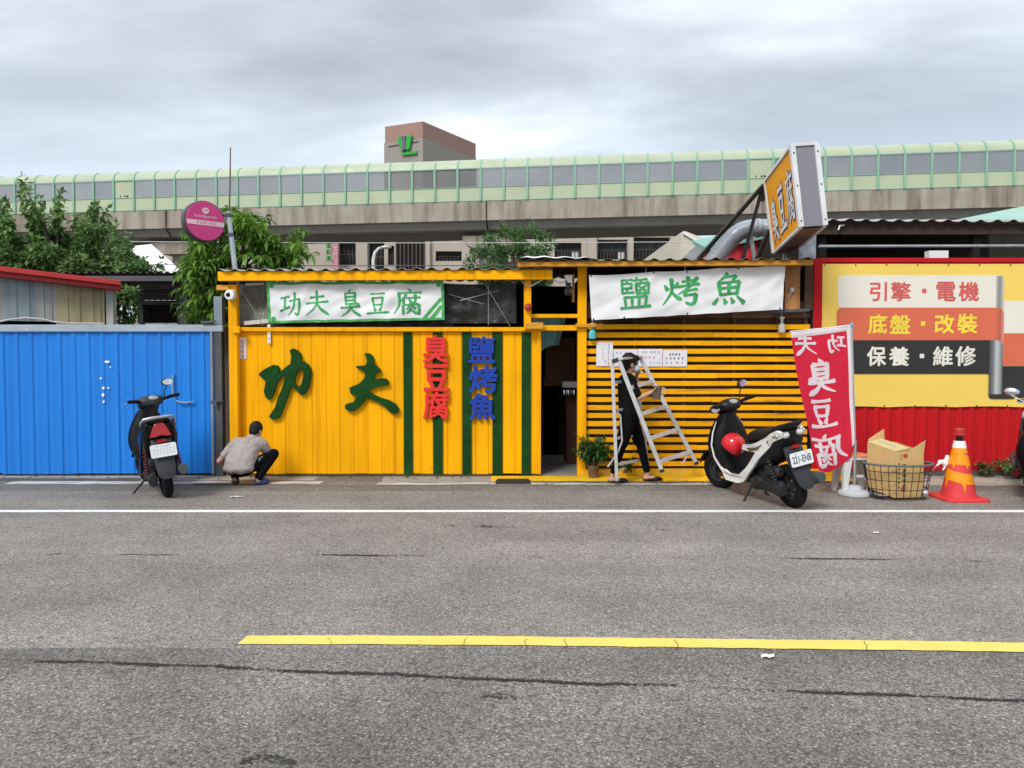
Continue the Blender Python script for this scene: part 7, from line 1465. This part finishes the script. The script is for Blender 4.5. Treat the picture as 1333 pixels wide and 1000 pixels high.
for k in range(6): dab(.13, .17, .35 - k * .05, .375 - k * .05)
dab(.20, .215, .40, .47); mb.build('print', INK_B, cbx, smooth=False)
for u, v in ((.36, .455), (.30, .09)): mb = MB(); n = 14; mb.add([pr(u + .085 * math.cos(2 * math.pi * k / n), v + .024 * math.sin(2 * math.pi * k / n)) for k in range(n)], [tuple(range(n))]); mb.build('red_mark', mat('print_red', (0.42, 0.06, 0.04), .7), cbx, smooth=False)
mb = MB()
for k in range(5):
    a = .85 - k * .13; b0_ = .24 + .02 * (k % 2); z = lambda b: H + .010 + .034 * b / .5 ; mb.add([bx(a, b0_, z(b0_)), bx(a - .06, b0_, z(b0_)), bx(a - .06, b0_ + .07, z(b0_ + .07)), bx(a, b0_ + .07, z(b0_ + .07))], [(0, 1, 2, 3)])
mb.build('print', INK_GY, cbx, smooth=False)

cb_ = ground(1248, 650); cb_.y = 8.36; cb_.x = at(1247.5, 650, 8.36).x; cn = thing('traffic_cone', 'red and orange traffic cone with white collar beside the wire basket', 'cone', cb_)
RB, RT_, HC = .178, .052, .61
def cr(z): return RB + (RT_ - RB) * z / HC
def cpt(a, z, o=0): return cb_ + V((math.sin(a) * (cr(z) + o), -math.cos(a) * (cr(z) + o), z + .03))
mb = MB(); o = .26; mb.loft([[cb_ + V((x * s, y * s, z)) for x, y in ((-.8, -1), (.8, -1), (1, -.8), (1, .8), (.8, 1), (-.8, 1), (-1, .8), (-1, -.8))] for z, s in ((0, .235), (.022, .235), (.034, .225), (.036, .18))]); mb.build('base', CONE_R, cn)
mb = MB(); mb.sheet(lambda u, v: cpt(u * 2 * math.pi, v * HC), 36, 10); mb.build('body', CONE_R, cn)
def bandz(z0, z1, wave, ph, drip=0):
    mb = MB(); 
    def lo(a): return z0 + wave * math.sin(a + ph) - drip * max(0, math.sin(a * 5 + ph * 3)) ** 12
    mb.sheet(lambda u, v: cpt(u * 2 * math.pi, lo(u * 6.2832) + (z1 + wave * math.sin(u * 6.2832 + ph) - lo(u * 6.2832)) * v, .0025), 72, 4); return mb
bandz(.175, .285, -.030, 0.8, .10).build('painted_band', CONE_Y, cn); bandz(.335, .45, .022, 2.2, .05).build('painted_band', CONE_Y, cn); bandz(.468, .55, .012, .5, .0).build('painted_band', CONE_Y, cn)
mb = MB(); mb.sheet(lambda u, v: cpt(u * 2 * math.pi, .535 + (HC - .535) * v, .003), 30, 3); mb.build('collar', WHITE, cn)
mb = MB(); mb.lathe([(.05, HC + .03), (.045, HC + .035), (.034, HC + .045), (.032, HC + .09), (.0, HC + .09)], cb_, 18); mb.build('neck', BLACK, cn)
zc = HC + .085; mb = MB(); mb.lathe([(.0, zc), (.058, zc), (.062, zc + .012), (.05, zc + .02), (.052, zc + .065), (.046, zc + .078), (.0, zc + .082)], cb_, 20); mb.build('warning_lamp', mat('lamp_red', (0.42, 0.03, 0.03), .4, var=.15), cn)
gl = cpt(-1.9, .36, .03); gv = thing('glove', 'white work glove tied to the side of the traffic cone', 'glove', gl)
mb = MB(); mb.sphere(gl, (.035, .03, .045)); mb.sphere(gl + V((-.05, .0, .01)), (.035, .022, .025))
for k in range(4): mb.cone(gl + V((-.06, -.02 + .012 * k, .0)), gl + V((-.105 + .01 * k, -.02 + .012 * k, -.025 - .006 * k)), .010, .008, 8)
mb.cone(gl + V((.0, -.01, -.03)), gl + V((-.03, -.012, -.075)), .012, .010, 8); mb.sphere(gl + V((.02, 0, .05)), (.025, .02, .04)); remesh(mb, 'cloth', WHITE, gv, .005, 2)
mb = MB(); a = gl + V((-.08, 0, .0)); b = bc + V((.34, -.02, .27)); mb.tube([a, a.lerp(b, .5) - V((0, 0, .012)), b], .0045, 6); mb.build('cord', mat('pink_cord', (0.6, 0.35, 0.33), .8), label='thin cord stretched from the glove to the wire basket', cat='cord')

# dry leaves and grit blown against the foot of the fronts
r = random.Random(77); mb = MB()
for _ in range(260):
    x = r.uniform(-8.5, 7.5); y = 9.93 - abs(r.gauss(0, .14)); 
    if -0.3 < x < 4.3: y -= .42
    a = r.uniform(0, 6.28); l = r.uniform(.012, .04); d = V((math.cos(a), math.sin(a), 0)) * l; n_ = V((-d.y, d.x, 0)) * r.uniform(.25, .5); p = V((x, y, .006))
    mb.add([p - d, p + n_ + V((0, 0, r.uniform(.002, .012))), p + d, p - n_], [(0, 1, 2), (0, 2, 3)])
mb.build('dry_leaves', mat('dry_leaf', (0.15, 0.10, 0.05), .9, island=.6), kind='stuff', smooth=False)
